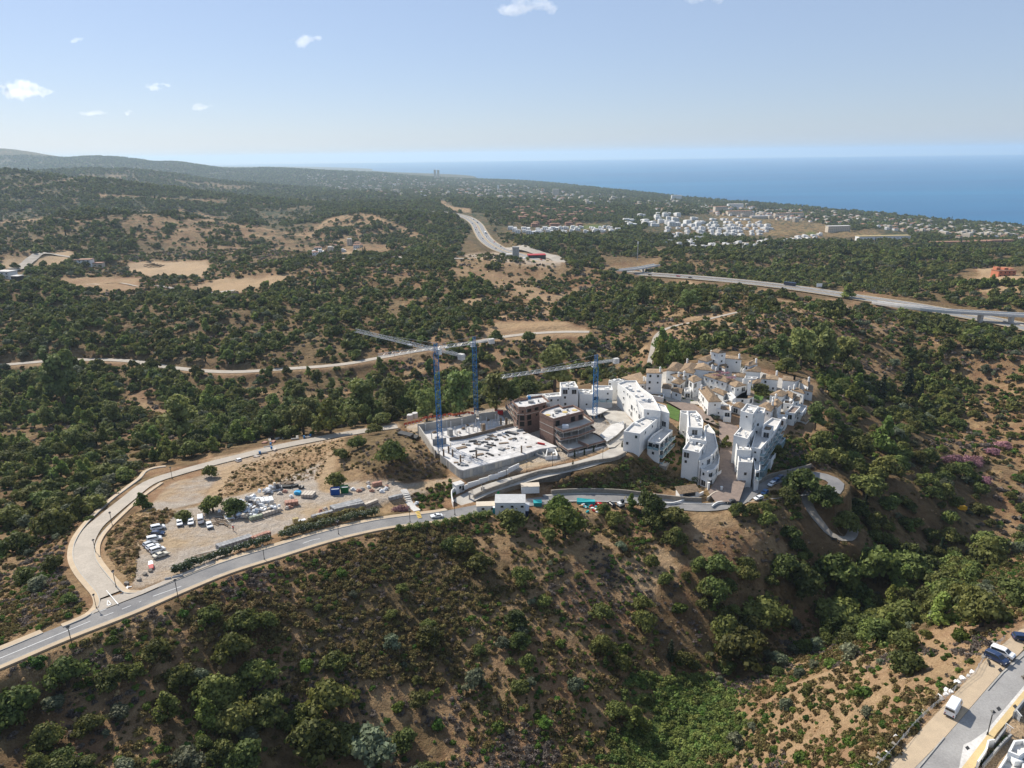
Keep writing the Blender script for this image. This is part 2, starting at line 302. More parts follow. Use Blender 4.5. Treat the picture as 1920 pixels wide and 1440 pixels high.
# ------------------------------------------------------------------ object helpers
_seen = {}
def link(name, me, m=None, parent=None, **props):
    o = bpy.data.objects.new(name, me); COL.objects.link(o)
    if m is not None and me is not None and not me.materials:
        for q in (m if isinstance(m, (list, tuple)) else [m]): me.materials.append(q)
    if parent is not None: o.parent = parent
    for k, v in props.items():
        if v: o[k] = v
    return o
def thing(name, label, cat, loc=(0, 0, 0), rz=0.0, group=None, kind=None):
    o = bpy.data.objects.new(name, None); COL.objects.link(o); o.location = loc; o.rotation_euler = (0, 0, rz); o.empty_display_size = .5
    o['label'] = label; o['category'] = cat
    if group: o['group'] = group
    return o
class MB:
    """collects quads and boxes and builds one mesh"""
    def __init__(s): s.v = []; s.f = []; s.mi = []
    def add(s, v, f, mi=0):
        o = len(s.v); s.v += [tuple(map(float, q)) for q in v]; s.f += [tuple(i + o for i in q) for q in f]; s.mi += [mi] * len(f); return s
    def box(s, x0, x1, y0, y1, z0, z1, mi=0, mtx=None):
        v = [Vector(c) for c in ((x0, y0, z0), (x1, y0, z0), (x1, y1, z0), (x0, y1, z0), (x0, y0, z1), (x1, y0, z1), (x1, y1, z1), (x0, y1, z1))]
        if mtx is not None: v = [mtx @ c for c in v]
        return s.add(v, [(0, 3, 2, 1), (4, 5, 6, 7), (0, 1, 5, 4), (1, 2, 6, 5), (2, 3, 7, 6), (3, 0, 4, 7)], mi)
    def prism(s, poly, z0, z1, mi=0):
        """poly: list of (x, y) counter-clockwise; z0 and z1 numbers or lists"""
        k = len(poly); a = z0 if hasattr(z0, '__len__') else [z0] * k; b = z1 if hasattr(z1, '__len__') else [z1] * k
        v = [(p[0], p[1], q) for p, q in zip(poly, a)] + [(p[0], p[1], q) for p, q in zip(poly, b)]
        return s.add(v, [tuple(range(k))[::-1], tuple(range(k, 2 * k))] + [(i, (i + 1) % k, k + (i + 1) % k, k + i) for i in range(k)], mi)
    def bar(s, a, b, r_, mi=0, n_=4):
        a = Vector(a); b = Vector(b); d = (b - a); L = d.length
        if L < 1e-6: return s
        q = d.to_track_quat('Z', 'Y').to_matrix().to_4x4(); q.translation = a
        v = []; 
        for z in (0, L):
            for k in range(n_): an = 2 * math.pi * (k + .5) / n_; v.append(q @ Vector((r_ * math.cos(an), r_ * math.sin(an), z)))
        return s.add(v, [tuple(range(n_))[::-1], tuple(range(n_, 2 * n_))] + [(k, (k + 1) % n_, n_ + (k + 1) % n_, n_ + k) for k in range(n_)], mi)
    def strip(s, left, right, mi=0):
        k = len(left); return s.add(list(left) + list(right), [(i, k + i, k + i + 1, i + 1) for i in range(k - 1)], mi)
    def mesh(s, name='mesh'):
        me = bpy.data.meshes.new(name); me.from_pydata(s.v, [], s.f)
        if any(s.mi): me.polygons.foreach_set('material_index', s.mi)
        me.update(); return me
    def build(s, name, m=None, parent=None, **props): return link(name, s.mesh(name), m, parent, **props)
def copy_tree(o, parent=None):
    c = o.copy(); COL.objects.link(c); c.parent = parent
    for ch in list(CH.get(o.name, [])) or [x for x in o.children]: copy_tree(ch, c)
    return c
CH = {}

# ------------------------------------------------------------------ what grows where: cells of 80 photo pixels, rows from y = 320
CELLS = [
 "DDDDDDDDDDDDDDDDDDDDDDDD",
 "ODDOODSODDDODDDDDDDDDDDD",
 "DDSOOSDODODBBODDODDDDDDD",
 "DDDDDDDDDDDOODDSDOODODDD",
 "DDDDDDDDDSDDSDOSPDDOODOO",
 "EPDSDDDEEPPDDPXXXXXPDDDO",
 "PPDPDDEEEEXXXXXXXXXDDDOO",
 "DDDSXXXXXXXXXXXXXXXDDDDO",
 "OODSSSSSSMMSOOSXDDDDDDDO",
 "SSSSSSSSMMMMSOSBDDDDDDDS",
 "SSSSMMMMMMMSOSODDDODDDDS",
 "SSSSSDSMMMMSOSODDDOSSSSS",
 "DSSODDSSSSSSOSSVVSSSSSSX",
 "DDSSODDSSDSSSSVVVSSSSSXX"]
def cell(px, py):
    ci = np.clip((px // 80).astype(int), 0, 23); ri = np.clip(((py - 320) // 80).astype(int), 0, len(CELLS) - 1)
    tab = np.array([[ord(c) for c in r_] for r_ in CELLS]); return tab[ri, ci]
def poly_px(px, py, pts): return in_poly(px, py, np.array(pts, float))
OPEN = [  # places without trees (photo pixels)
 [(0,485),(130,470),(150,480),(120,500),(0,505)], [(240,492),(390,488),(395,505),(380,520),(290,520),(240,510)], [(110,520),(265,520),(262,548),(160,545),(110,535)], [(640,455),(725,458),(725,478),(640,480)], [(400,525),(545,512),(540,530),(440,548),(330,545)],
 [(900,632),(930,602),(1060,602),(1105,618),(1105,632),(990,640)],
 [(150,1085),(140,1010),(270,880),(480,830),(750,790),(880,780),(880,900),(860,960),(600,1010),(250,1150)],
 [(840,785),(960,752),(1060,724),(1200,712),(1300,674),(1350,654),(1530,690),(1540,780),(1440,830),(1400,930),(1340,960),(880,960)],
 [(1260,960),(1390,960),(1480,1000),(1470,1060),(1330,1060),(1280,1030)], [(1500,900),(1560,900),(1570,1010),(1500,1010)],
 [(1240,515),(1600,545),(1920,590),(1920,630),(1700,590),(1400,545),(1180,525),(1130,500)], [(850,400),(905,400),(940,455),(1050,480),(1050,500),(940,480),(860,475),(880,430)],
 [(1640,1460),(1740,1340),(1925,1150),(1925,1460)], [(1230,405),(1440,400),(1640,440),(1640,455),(1200,440)], [(1620,430),(1700,428),(1710,455),(1560,445)], [(930,425),(1150,415),(1150,440),(930,440)], [(1130,480),(1240,485),(1240,510),(1130,510)], [(1800,505),(1925,500),(1925,530),(1800,535)], [(0,505),(50,505),(50,535),(0,535)]]
road_lines = [(rd['line'], rd['w'] + (2.2 if k in ('main', 'side') else 1.5)) for k, rd in ROADS.items()]
def near_road(x, y, extra=0.0):
    bad = np.zeros(len(x), bool)
    for L, hw in road_lines:
        lo = L.min(0)[:2] - 20; hi = L.max(0)[:2] + 20; m = (x > lo[0]) & (x < hi[0]) & (y > lo[1]) & (y < hi[1])
        if m.any():
            d, _ = seg_dist(x[m], y[m], L[::2]); b = np.zeros(len(x), bool); b[np.nonzero(m)[0]] = d < hw + extra; bad |= b
    return bad

# ------------------------------------------------------------------ ground
PXG, PYG, _ = project(GX, GY, H)
def jitter(px, py, s=0): return fbm(px / 55, py / 22, 41 + s, 4) * 190, fbm(px / 55, py / 22, 47 + s, 4) * 130
jx, jy = jitter(PXG, PYG); far_k = 1.0
cg = cell(PXG + jx * far_k, PYG + jy * far_k)
def is_(c): return (cg == ord(c)).astype(float)
mR = .85 * is_('B') + .45 * is_('S') + .32 * is_('O') + .55 * is_('X') + .05 * is_('D') + .12 * is_('M') + .05 * is_('E') + .1 * is_('P')      # bare dry soil
mG = is_('V') * 1.0 + .2 * is_('P') + .06 * is_('D')                                                                            # creepers
mB = .75 * is_('D') + .8 * is_('E') + .6 * is_('P') + .8 * is_('M') + .36 * is_('O') + .34 * is_('S')                               # dark scrub and litter
mB = np.maximum(mB, .80 * np.clip((RG - 420) / 700, 0, 1)); mR = mR * (1 - .8 * np.clip((RG - 500) / 700, 0, 1))
mA = np.zeros(H.shape)                                                                                                                   # gravel
def paint(arr, pts, v, e=3):
    q = poly_px(PXG + jx * far_k * .12, PYG + jy * far_k * .12, pts); arr[q] = v
for pts, r_, g_, b_, a_ in [
    (OPEN[0], .95, 0, 0, .2), (OPEN[1], .95, 0, 0, .25), (OPEN[2], .6, 0, .1, 0), (OPEN[3], .9, 0, 0, 0), (OPEN[4], .85, 0, .05, 0), (OPEN[5], .7, 0, .1, 0), ([(800,690),(900,660),(970,655),(975,685),(860,690)], .55, 0, .2, 0),
    ([(180,1080),(185,1010),(250,960),(320,975),(270,1010),(262,1040),(250,1085)], .68, 0, .05, 0),
    ([(380,960),(405,900),(560,828),(640,815),(655,860),(605,905),(520,910),(430,945)], .62, 0, .05, 0), ([(1390,1440),(1480,1290),(1640,1215),(1780,1170),(1900,1150),(1740,1345),(1620,1450)], .6, 0, .05, 0),
    ([(320,905),(420,880),(440,900),(385,940),(330,955),(265,965)], .3, 0, 0, .75), ([(420,870),(520,845),(560,850),(440,885),(415,940),(380,945)], 1, 0, 0, .25),
    ([(400,858),(600,815),(740,792),(760,800),(640,822),(520,850),(440,885),(380,880)], .9, 0, 0, .45),
    ([(245,1110),(258,1000),(330,958),(500,915),(590,870),(605,862),(620,905),(720,900),(870,893),(850,915),(700,948),(540,992),(380,1062)], .7, 0, 0, .75),
    ([(598,920),(590,890),(612,850),(638,845),(622,880),(622,925)], 1, 0, 0, .1), ([(730,870),(800,835),(840,870),(840,895),(760,905),(690,890)], .25, 0, .55, 0),
    ([(760,800),(880,770),(960,760),(1170,740),(1180,830),(1040,870),(870,900),(830,860)], .7, 0, 0, .9),
    ([(1020,905),(1180,850),(1290,880),(1320,915),(1200,925),(1040,925)], .1, 0, .8, 0),
    ([(1300,1000),(1350,975),(1385,985),(1300,1020)], 1, 0, 0, 0), ([(1330,990),(1450,975),(1480,1030),(1440,1060),(1310,1060)], .3, 0, .4, .12),
    ([(1270,1010),(1300,960),(1370,965),(1330,1000)], .55, 0, .25, 0), ([(1625,1445),(1745,1345),(1925,1165),(1925,1460)], .95, 0, 0, .2),
    ([(1200,660),(1245,620),(1300,590),(1420,580),(1560,560),(1620,590),(1500,620),(1300,640)], .6, 0, .12, 0), ([(1240,540),(1290,560),(1330,545),(1290,525)], .85, 0, 0, 0),
    ([(560,440),(620,402),(700,400),(800,452),(840,470),(700,480),(600,460)], .38, 0, .45, 0), ([(860,480),(930,470),(1050,480),(1050,505),(930,490)], .8, 0, 0, .7), ([(220,410),(330,392),(480,420),(600,470),(400,480),(250,440)], .35, 0, .5, 0),
    ([(1030,500),(1130,500),(1240,480),(1220,510),(1130,520),(1040,510)], .4, 0, .5, 0), ([(1330,400),(1640,425),(1660,445),(1400,440)], .2, .4, .3, 0),
    ([(1060,425),(1130,420),(1130,430),(1070,432)], 0, 1, 0, 0), ([(1510,436),(1530,434),(1528,442),(1508,442)], 0, 1, 0, 0), ([(1830,500),(1900,500),(1890,515),(1830,512)], .9, 0, 0, 0), ([(1810,525),(1870,505),(1925,515),(1925,545),(1860,560)], .85, 0, 0, 0)]:
    q = poly_px(PXG + jx * .05, PYG + jy * .05, pts); mR[q] = r_; mG[q] = g_; mB[q] = b_; mA[q] = a_
STRIPS = [  # tracks, cuttings and footpaths: (half width in photo pixels, points)
 (2.2, [(578,445),(610,414),(650,406),(700,406),(712,414)]), (1.8, [(600,472),(650,446),(690,420),(712,410)]), (1.8, [(640,456),(700,436),(745,432),(800,458)]), (2.4, [(702,408),(750,426),(800,448),(835,470)]), (1.6, [(590,430),(650,424),(690,414)]),
 (2.0, [(0,418),(80,410),(150,416),(225,412)]), (2.6, [(302,398),(340,396),(395,406)]), (1.6, [(305,414),(350,417),(400,414)]), (1.5, [(305,446),(340,444),(400,438),(440,446)]), (1.5, [(420,420),(500,430),(580,445)]), (1.5, [(330,430),(420,432),(520,448)]), (1.4, [(60,455),(110,440),(150,430)]),
 (1.4, [(0,355),(70,348),(160,332),(240,330)]), (1.3, [(180,366),(300,372),(420,378)]), (1.3, [(330,340),(420,350),(470,352)]), (4, [(830,380),(850,392),(880,396)]), (2.5, [(905,640),(925,612),(960,604),(1040,606),(1100,616)]), (4, [(760,700),(830,690),(900,668),(970,662)]),
 (4.0, [(-60,688),(0,687),(120,679),(235,680),(330,694),(430,702),(540,696),(640,688),(720,675),(800,661),(870,651),(940,638)]), (2, [(1200,660),(1225,640),(1250,620)]), (2, [(1480,575),(1520,600),(1560,640)]), (2.5, [(1620,600),(1680,640),(1700,660)]), (2, [(1450,560),(1500,570),(1560,566),(1600,580)]), (2, [(1350,560),(1330,590),(1280,600)]), (2.2, [(400,700),(470,730),(520,740)]), (2.5, [(240,735),(290,770),(330,775)]), (2.2, [(560,745),(620,740),(660,735)]),
 (2.0, [(545,1095),(560,1130),(590,1170),(600,1210)]), (1.6, [(520,1150),(560,1200),(580,1250)]), (2.0, [(1060,1060),(1120,1100),(1180,1120),(1260,1130)]), (2.2, [(940,1240),(985,1290),(1000,1340)]), (1.6, [(840,1180),(880,1220),(910,1250)]), (2.4, [(1130,1010),(1180,1050),(1240,1080)]), (3, [(1400,1350),(1470,1290),(1560,1260),(1640,1220)]), (3, [(1480,1410),(1600,1340),(1700,1270),(1800,1210)]), (2, [(1440,1380),(1560,1310)]),
 (2, [(0,1140),(20,1100),(30,1060)]), (1.6, [(20,1195),(22,1160),(8,1140)]), (2, [(1820,690),(1860,720),(1900,740)]), (3, [(1760,740),(1740,770),(1770,800)]), (2, [(1800,560),(1850,545),(1920,540)]), (1.6, [(1330,400),(1400,392),(1480,398)]), (2.2, [(1220,470),(1330,465),(1450,452),(1560,447)])]
def strip_mask(px, py, grow=0.0):
    hit_ = np.zeros(px.shape, bool)
    for hw, pts in STRIPS:
        p_ = np.array(pts, float); lo = p_.min(0) - hw - 3; hi = p_.max(0) + hw + 3; m = (px > lo[0]) & (px < hi[0]) & (py > lo[1]) & (py < hi[1])
        if m.any():
            d, _ = seg_dist(px[m], py[m] * 1.0, np.c_[p_, np.zeros(len(p_))]); b_ = np.zeros(px.shape, bool); b_[m] = d < hw + grow; hit_ |= b_
    return hit_
sm_ = strip_mask(PXG + jx * .05, PYG + jy * .03); mR[sm_] = .7; mB[sm_] = .1; mG[sm_] = 0
def blur(a):
    for _ in range(2): a = (a + np.roll(a, 1, 0) + np.roll(a, -1, 0) + np.roll(a, 1, 1) + np.roll(a, -1, 1)) / 5
    return a
beach = ((H > 0) & (H < 4) & (RG > 2000)).astype(float); mR = np.maximum(mR, beach)
# steep ground between the terraces shows bare earth
masks = np.stack([blur(np.where(RG > 900, mR, mR)), blur(mG), blur(mB), blur(mA)], -1)
def grid_mesh(name, keep_hi):
    me = bpy.data.meshes.new(name); idx = np.arange(NT * NR).reshape(NT, NR)
    f = np.stack([idx[:-1, :-1], idx[:-1, 1:], idx[1:, 1:], idx[1:, :-1]], -1).reshape(-1, 4)
    f = f[(H.ravel()[f] > -14).any(1)][:, ::-1]
    me.vertices.add(NT * NR); me.vertices.foreach_set('co', np.stack([GX, GY, H], -1).ravel().astype(np.float32))
    me.loops.add(f.size); me.loops.foreach_set('vertex_index', f.ravel().astype(np.int32))
    me.polygons.add(len(f)); me.polygons.foreach_set('loop_start', np.arange(0, f.size, 4, dtype=np.int32))
    me.polygons.foreach_set('use_smooth', np.ones(len(f), bool)); me.update()
    at = me.color_attributes.new('zone', 'FLOAT_COLOR', 'POINT'); at.data.foreach_set('color', masks.reshape(-1, 4).ravel().astype(np.float32))
    return me
gm, nt, b = nodes_of('ground_soil')
pos = N(nt, 'ShaderNodeNewGeometry').outputs['Position']
za = N(nt, 'ShaderNodeVertexColor', layer_name='zone'); sx = N(nt, 'ShaderNodeSeparateColor'); nt.links.new(za.outputs[0], sx.inputs[0])
zr, zg, zb, zal = sx.outputs[0], sx.outputs[1], sx.outputs[2], za.outputs['Alpha']
n_big = noise(nt, .045, 5, .6, pos); n_mid = noise(nt, .35, 6, .62, pos); n_fine = noise(nt, 2.6, 5, .65, pos); n_huge = noise(nt, .006, 4, .6, pos)
base = mixc(nt, ramp(nt, n_mid, [(.38, (0,) * 3), (.62, (1,) * 3)]), (.185, .115, .060), (.36, .245, .125))
red = mixc(nt, ramp(nt, n_big, [(.42, (0,) * 3), (.60, (1,) * 3)]), base, (.215, .112, .060))
dirt = mixc(nt, ramp(nt, n_mid, [(.35, (0,) * 3), (.65, (1,) * 3)]), (.46, .33, .195), (.36, .24, .14))
dirt = mixc(nt, ramp(nt, n_fine, [(.45, (0,) * 3), (.75, (.6,) * 3)]), dirt, (.50, .38, .25))
def fmath(op, a, b_=None, clamp=False):
    x = N(nt, 'ShaderNodeMath', operation=op, use_clamp=clamp)
    for i_, v in enumerate((a, b_)):
        if v is None: continue
        if hasattr(v, 'is_output'): nt.links.new(v, x.inputs[i_])
        else: x.inputs[i_].default_value = v
    return x.outputs[0]
# edges of the zones are broken up by noise
def rough_mask(z, nn, k=1.4): return fmath('ADD', fmath('MULTIPLY', fmath('SUBTRACT', nn, .5), k), z, True)
mr = fmath('MULTIPLY', rough_mask(z=zr, nn=n_mid, k=1.5), fmath('MULTIPLY', zr, 1.25, True), True)
c0 = mixc(nt, mr, red, dirt)
scrub = mixc(nt, ramp(nt, n_mid, [(.40, (0,) * 3), (.58, (1,) * 3)]), (.080, .062, .031), (.155, .112, .058))
mb = fmath('MULTIPLY', rough_mask(zb, n_fine, 1.6), fmath('MULTIPLY', zb, 1.2, True), True)
c1 = mixc(nt, mb, c0, scrub)
vine = mixc(nt, ramp(nt, n_fine, [(.38, (0,) * 3), (.62, (1,) * 3)]), (.045, .070, .018), (.16, .21, .055))
mg = fmath('MULTIPLY', rough_mask(zg, n_mid, 1.2), zg, True); c2 = mixc(nt, mg, c1, vine)
grav = mixc(nt, ramp(nt, n_fine, [(.35, (0,) * 3), (.65, (1,) * 3)]), (.36, .32, .28), (.50, .46, .41))
grav = mixc(nt, ramp(nt, n_big, [(.48, (0,) * 3), (.62, (.8,) * 3)]), grav, (.46, .34, .20))
ma = fmath('MULTIPLY', rough_mask(zal, n_mid, .9), fmath('MULTIPLY', zal, 1.25, True), True); c3 = mixc(nt, ma, c2, grav)
# dark bushes read as dots on the distant slopes, where single plants are smaller than a pixel
vo = N(nt, 'ShaderNodeTexVoronoi', i_Scale=.085); nt.links.new(pos, vo.inputs['Vector'])
ys = N(nt, 'ShaderNodeSeparateXYZ'); nt.links.new(pos, ys.inputs[0])
farm = N(nt, 'ShaderNodeMapRange', i_1=900.0, i_2=1900.0); nt.links.new(ys.outputs[1], farm.inputs[0])
thr = fmath('ADD', fmath('MULTIPLY', zb, .35), fmath('MULTIPLY', n_huge, .55)); dots = fmath('GREATER_THAN', thr, vo.outputs['Distance'])
wood = mixc(nt, n_big, (.028, .040, .020), (.050, .066, .030))
c4 = mixc(nt, fmath('MULTIPLY', fmath('MULTIPLY', dots, farm.outputs[0]), fmath('SUBTRACT', 1.0, zal, True)), c3, wood)
gr = ramp(nt, n_fine, [(.3, (.72,) * 3), (.7, (1.18,) * 3)]); c5 = mixc(nt, 1.0, c4, gr, 'MULTIPLY')
nt.links.new(c5, b.inputs['Base Color']); b.inputs['Roughness'].default_value = .95; b.inputs['Specular IOR Level'].default_value = .1
bp = N(nt, 'ShaderNodeBump', i_Strength=.9, i_Distance=.5); nt.links.new(n_fine, bp.inputs['Height'])
bp2 = N(nt, 'ShaderNodeBump', i_Strength=.8, i_Distance=1.6); nt.links.new(n_mid, bp2.inputs['Height']); nt.links.new(bp.outputs[0], bp2.inputs['Normal']); nt.links.new(bp2.outputs[0], b.inputs['Normal'])
link('ground', grid_mesh('ground', None), gm, kind='structure')

# ------------------------------------------------------------------ sea
sm, nt, b = nodes_of('sea_water')
pos = N(nt, 'ShaderNodeNewGeometry').outputs['Position']
mp = N(nt, 'ShaderNodeMapping'); mp.inputs['Scale'].default_value = (.00022, .0011, .001); nt.links.new(pos, mp.inputs[0])
wv = noise(nt, 1.0, 6, .62, mp.outputs[0])
col = mixc(nt, ramp(nt, wv, [(.36, (0,) * 3), (.64, (1,) * 3)]), (.002, .085, .215), (.005, .15, .30))
nt.links.new(col, b.inputs['Base Color']); b.inputs['Roughness'].default_value = .42; b.inputs['Specular IOR Level'].default_value = .35
w2 = noise(nt, .06, 5, .7, pos); bp = N(nt, 'ShaderNodeBump', i_Strength=.35, i_Distance=6.0); nt.links.new(w2, bp.inputs['Height']); nt.links.new(bp.outputs[0], b.inputs['Normal'])
a = MB(); a.add([(-36000, 300, 0), (50000, 300, 0), (50000, 33500, 0), (-36000, 33500, 0)], [(0, 1, 2, 3)])
a.build('sea', sm, kind='structure')

# ------------------------------------------------------------------ haze
hz = bpy.data.materials.new('haze_air'); hz.use_nodes = True; nt = hz.node_tree; nt.nodes.clear()
out = nt.nodes.new('ShaderNodeOutputMaterial'); pv = N(nt, 'ShaderNodeVolumePrincipled')
pv.inputs['Color'].default_value = (.62, .79, .94, 1); pv.inputs['Density'].default_value = 5.0e-5; pv.inputs['Anisotropy'].default_value = .25
nt.links.new(pv.outputs[0], out.inputs['Volume'])
MB().box(-60000, 60000, -400, 62000, -45, 440).build('haze', hz, kind='stuff')
# ------------------------------------------------------------------ plants
def leaf_cloud(blobs, n_per, size, seed, core=True, flat=.75, droop=0.0):
    """a crown: small leaf-sized faces spread over and inside overlapping clumps, each clump with its own tone, over an uneven dark core"""
    rs = np.random.RandomState(seed); V = []; Fc = []; T = []; off = 0
    tot = sum(b[3] ** 2 for b in blobs)
    for bx_, by_, bz_, br in blobs:
        k = max(6, int(n_per * br * br / tot)); d = rs.normal(size=(k, 3)); d /= np.linalg.norm(d, axis=1)[:, None]
        d[:, 2] = np.where(d[:, 2] < -.45, -d[:, 2], d[:, 2])
        lump = 1 + .22 * np.sin(d[:, 0] * 5 + seed) * np.cos(d[:, 1] * 4.3 + br * 9) + .15 * np.sin(d[:, 2] * 7 + bx_)
        r_ = br * lump * rs.uniform(.80, 1.12, k); c = d * r_[:, None] * np.array([1, 1, flat]) + np.array([bx_, by_, bz_])
        nrm = d + rs.normal(size=(k, 3)) * .55; nrm /= np.linalg.norm(nrm, axis=1)[:, None]
        t1 = np.cross(nrm, rs.normal(size=(k, 3))); t1 /= np.linalg.norm(t1, axis=1)[:, None]; t2 = np.cross(nrm, t1)
        s_ = size * rs.uniform(.6, 1.35, k)[:, None]
        q = np.stack([c - t1 * s_ * .5 - t2 * s_ * .35, c + t1 * s_ * .5 - t2 * s_ * .3, c + t1 * s_ * .35 + t2 * s_ * .5, c - t1 * s_ * .45 + t2 * s_ * .4], 1)
        V.append(q.reshape(-1, 3)); Fc.append(np.arange(k * 4).reshape(k, 4) + off); off += 4 * k
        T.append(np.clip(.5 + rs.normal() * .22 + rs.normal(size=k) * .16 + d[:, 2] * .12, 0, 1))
    V = np.vstack(V); Fc = np.vstack(Fc); T = np.concatenate(T)
    verts = [tuple(v) for v in V]; faces = [tuple(f) for f in Fc]; tone = list(T)
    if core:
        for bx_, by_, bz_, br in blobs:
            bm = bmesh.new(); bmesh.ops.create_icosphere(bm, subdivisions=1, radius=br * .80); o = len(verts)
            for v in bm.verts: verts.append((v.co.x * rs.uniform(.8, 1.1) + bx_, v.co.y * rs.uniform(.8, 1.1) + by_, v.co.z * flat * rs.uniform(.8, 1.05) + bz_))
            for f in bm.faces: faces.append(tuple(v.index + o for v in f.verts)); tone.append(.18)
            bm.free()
    me = bpy.data.meshes.new('crown'); me.from_pydata(verts, [], faces)
    at = me.attributes.new('tone', 'FLOAT', 'FACE'); at.data.foreach_set('value', np.array(tone, np.float32)); me.update(); return me
def oak_blobs(rs, w_=3.2, h=4.6, k=15):
    out = []
    for i in range(k):
        a = rs.uniform(0, 6.283); q = math.sqrt(rs.random()); r_ = w_ * .72 * q; z = h * (.78 - .42 * q * q) + rs.uniform(-.35, .35)
        out.append((r_ * math.cos(a), r_ * math.sin(a), z, w_ * rs.uniform(.26, .42)))
    out.append((0, 0, h * .55, w_ * .6)); return out
def pine_blobs(rs, w_=2.3, h=6.0, k=14):
    out = []
    for i in range(k):
        t = i / (k - 1); a = rs.uniform(0, 6.283); rad = w_ * (1 - .75 * t) * rs.uniform(.35, .8)
        out.append((rad * math.cos(a), rad * math.sin(a), h * (.25 + .72 * t), w_ * (.5 - .26 * t) * rs.uniform(.8, 1.15)))
    return out
def euc_blobs(rs, w_=3.4, h=8.2, k=22):
    out = []
    for i in range(k):
        a = rs.uniform(0, 6.283); t = rs.uniform(.32, 1); rad = w_ * rs.uniform(.15, .75) * (1.15 - .55 * t)
        out.append((rad * math.cos(a), rad * math.sin(a), h * t * .93, w_ * rs.uniform(.22, .36)))
    return out
def cyp_blobs(rs, w_=1.0, h=8, k=9): return [(0, 0, h * (.1 + .8 * i / k), w_ * (1 - .7 * (i / k) ** 1.5) * .8) for i in range(k)]
def bush_blobs(rs, w_=1.0, h=1.3, k=6):
    out = [(0, 0, h * .4, w_ * .62)]
    for i in range(k):
        a = rs.uniform(0, 6.283); r_ = w_ * rs.uniform(.3, .62); out.append((r_ * math.cos(a), r_ * math.sin(a), h * rs.uniform(.3, .72), w_ * rs.uniform(.26, .42)))
    return out
LM = dict(
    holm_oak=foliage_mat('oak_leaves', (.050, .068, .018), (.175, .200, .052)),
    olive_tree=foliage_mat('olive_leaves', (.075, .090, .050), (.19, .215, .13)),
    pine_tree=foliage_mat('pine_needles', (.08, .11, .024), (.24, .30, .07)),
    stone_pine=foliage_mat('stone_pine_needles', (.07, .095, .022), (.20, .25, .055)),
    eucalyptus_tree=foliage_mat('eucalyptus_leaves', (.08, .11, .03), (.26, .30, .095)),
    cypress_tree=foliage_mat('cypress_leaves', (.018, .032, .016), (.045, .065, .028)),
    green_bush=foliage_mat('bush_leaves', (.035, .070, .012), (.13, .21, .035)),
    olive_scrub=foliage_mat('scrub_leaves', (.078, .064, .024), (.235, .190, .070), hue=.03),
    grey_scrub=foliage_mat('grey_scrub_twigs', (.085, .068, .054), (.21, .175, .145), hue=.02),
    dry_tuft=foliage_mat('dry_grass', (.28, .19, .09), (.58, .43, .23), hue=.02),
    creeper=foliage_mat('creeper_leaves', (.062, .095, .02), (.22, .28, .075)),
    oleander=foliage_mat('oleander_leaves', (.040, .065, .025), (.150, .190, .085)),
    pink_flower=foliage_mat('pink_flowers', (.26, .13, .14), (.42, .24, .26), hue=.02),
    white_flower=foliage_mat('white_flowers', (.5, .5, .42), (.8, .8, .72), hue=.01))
BARK = mat('bark', (.10, .075, .055), (.06, .045, .035), 3, .95)
def trunk_mesh(h, r_, seed, spread=1.4):
    rs = random.Random(seed); m = MB(); top = Vector((rs.uniform(-.2, .2), rs.uniform(-.2, .2), h * .5))
    m.bar((0, 0, -1.2), (top.x * .5, top.y * .5, h * .3), r_, n_=6); m.bar((top.x * .5, top.y * .5, h * .3), top, r_ * .75, n_=6)
    for i in range(4):
        a = i * 1.57 + rs.uniform(-.4, .4); m.bar(top * .75, (spread * math.cos(a), spread * math.sin(a), h * rs.uniform(.6, .8)), r_ * .4, n_=5)
    return m.mesh('trunk')
KINDS = {}
def kind(name, fn, leafn, leaf, nvar, th, tr, core=True, flat=.78, lo=(240, 1.2), **kw):
    hi_, lo_ = [], []
    for i in range(nvar):
        rs = random.Random(hash(name) % 1000 if False else sum(map(ord, name)) + i * 31); bl = fn(rs, **kw)
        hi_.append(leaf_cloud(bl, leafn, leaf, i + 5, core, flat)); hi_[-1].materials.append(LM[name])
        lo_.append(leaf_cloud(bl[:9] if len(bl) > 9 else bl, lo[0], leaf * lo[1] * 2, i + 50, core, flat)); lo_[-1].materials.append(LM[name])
    tk = trunk_mesh(th, tr, 3) if th else None
    if tk: tk.materials.append(BARK)
    KINDS[name] = dict(hi=hi_, lo=lo_, trunk=tk)
kind('holm_oak', oak_blobs, 1500, .42, 6, 4.6, .26)
kind('olive_tree', oak_blobs, 1000, .36, 4, 3.6, .2, w_=2.3, h=3.6, k=12)
kind('pine_tree', pine_blobs, 1100, .42, 4, 5.6, .2, flat=.9)
kind('eucalyptus_tree', euc_blobs, 1500, .46, 4, 8.2, .3, flat=.95)
kind('stone_pine', oak_blobs, 1900, .42, 3, 5.4, .3, h=5.6, k=18)
kind('cypress_tree', cyp_blobs, 450, .35, 2, 6.0, .15, flat=1.4)
kind('green_bush', bush_blobs, 420, .26, 4, 0, 0, lo=(60, 1.3))
kind('olive_scrub', bush_blobs, 150, .30, 4, 0, 0, core=True, lo=(50, 1.2), w_=.95, h=1.0)
kind('grey_scrub', bush_blobs, 150, .24, 3, 0, 0, core=False, lo=(50, 1.2), w_=.9, h=.8)
kind('dry_tuft', bush_blobs, 60, .26, 2, 0, 0, core=False, lo=(30, 1.2), w_=.55, h=.5, k=3)
kind('creeper', bush_blobs, 170, .30, 3, 0, 0, lo=(60, 1.2), w_=1.3, h=.9)

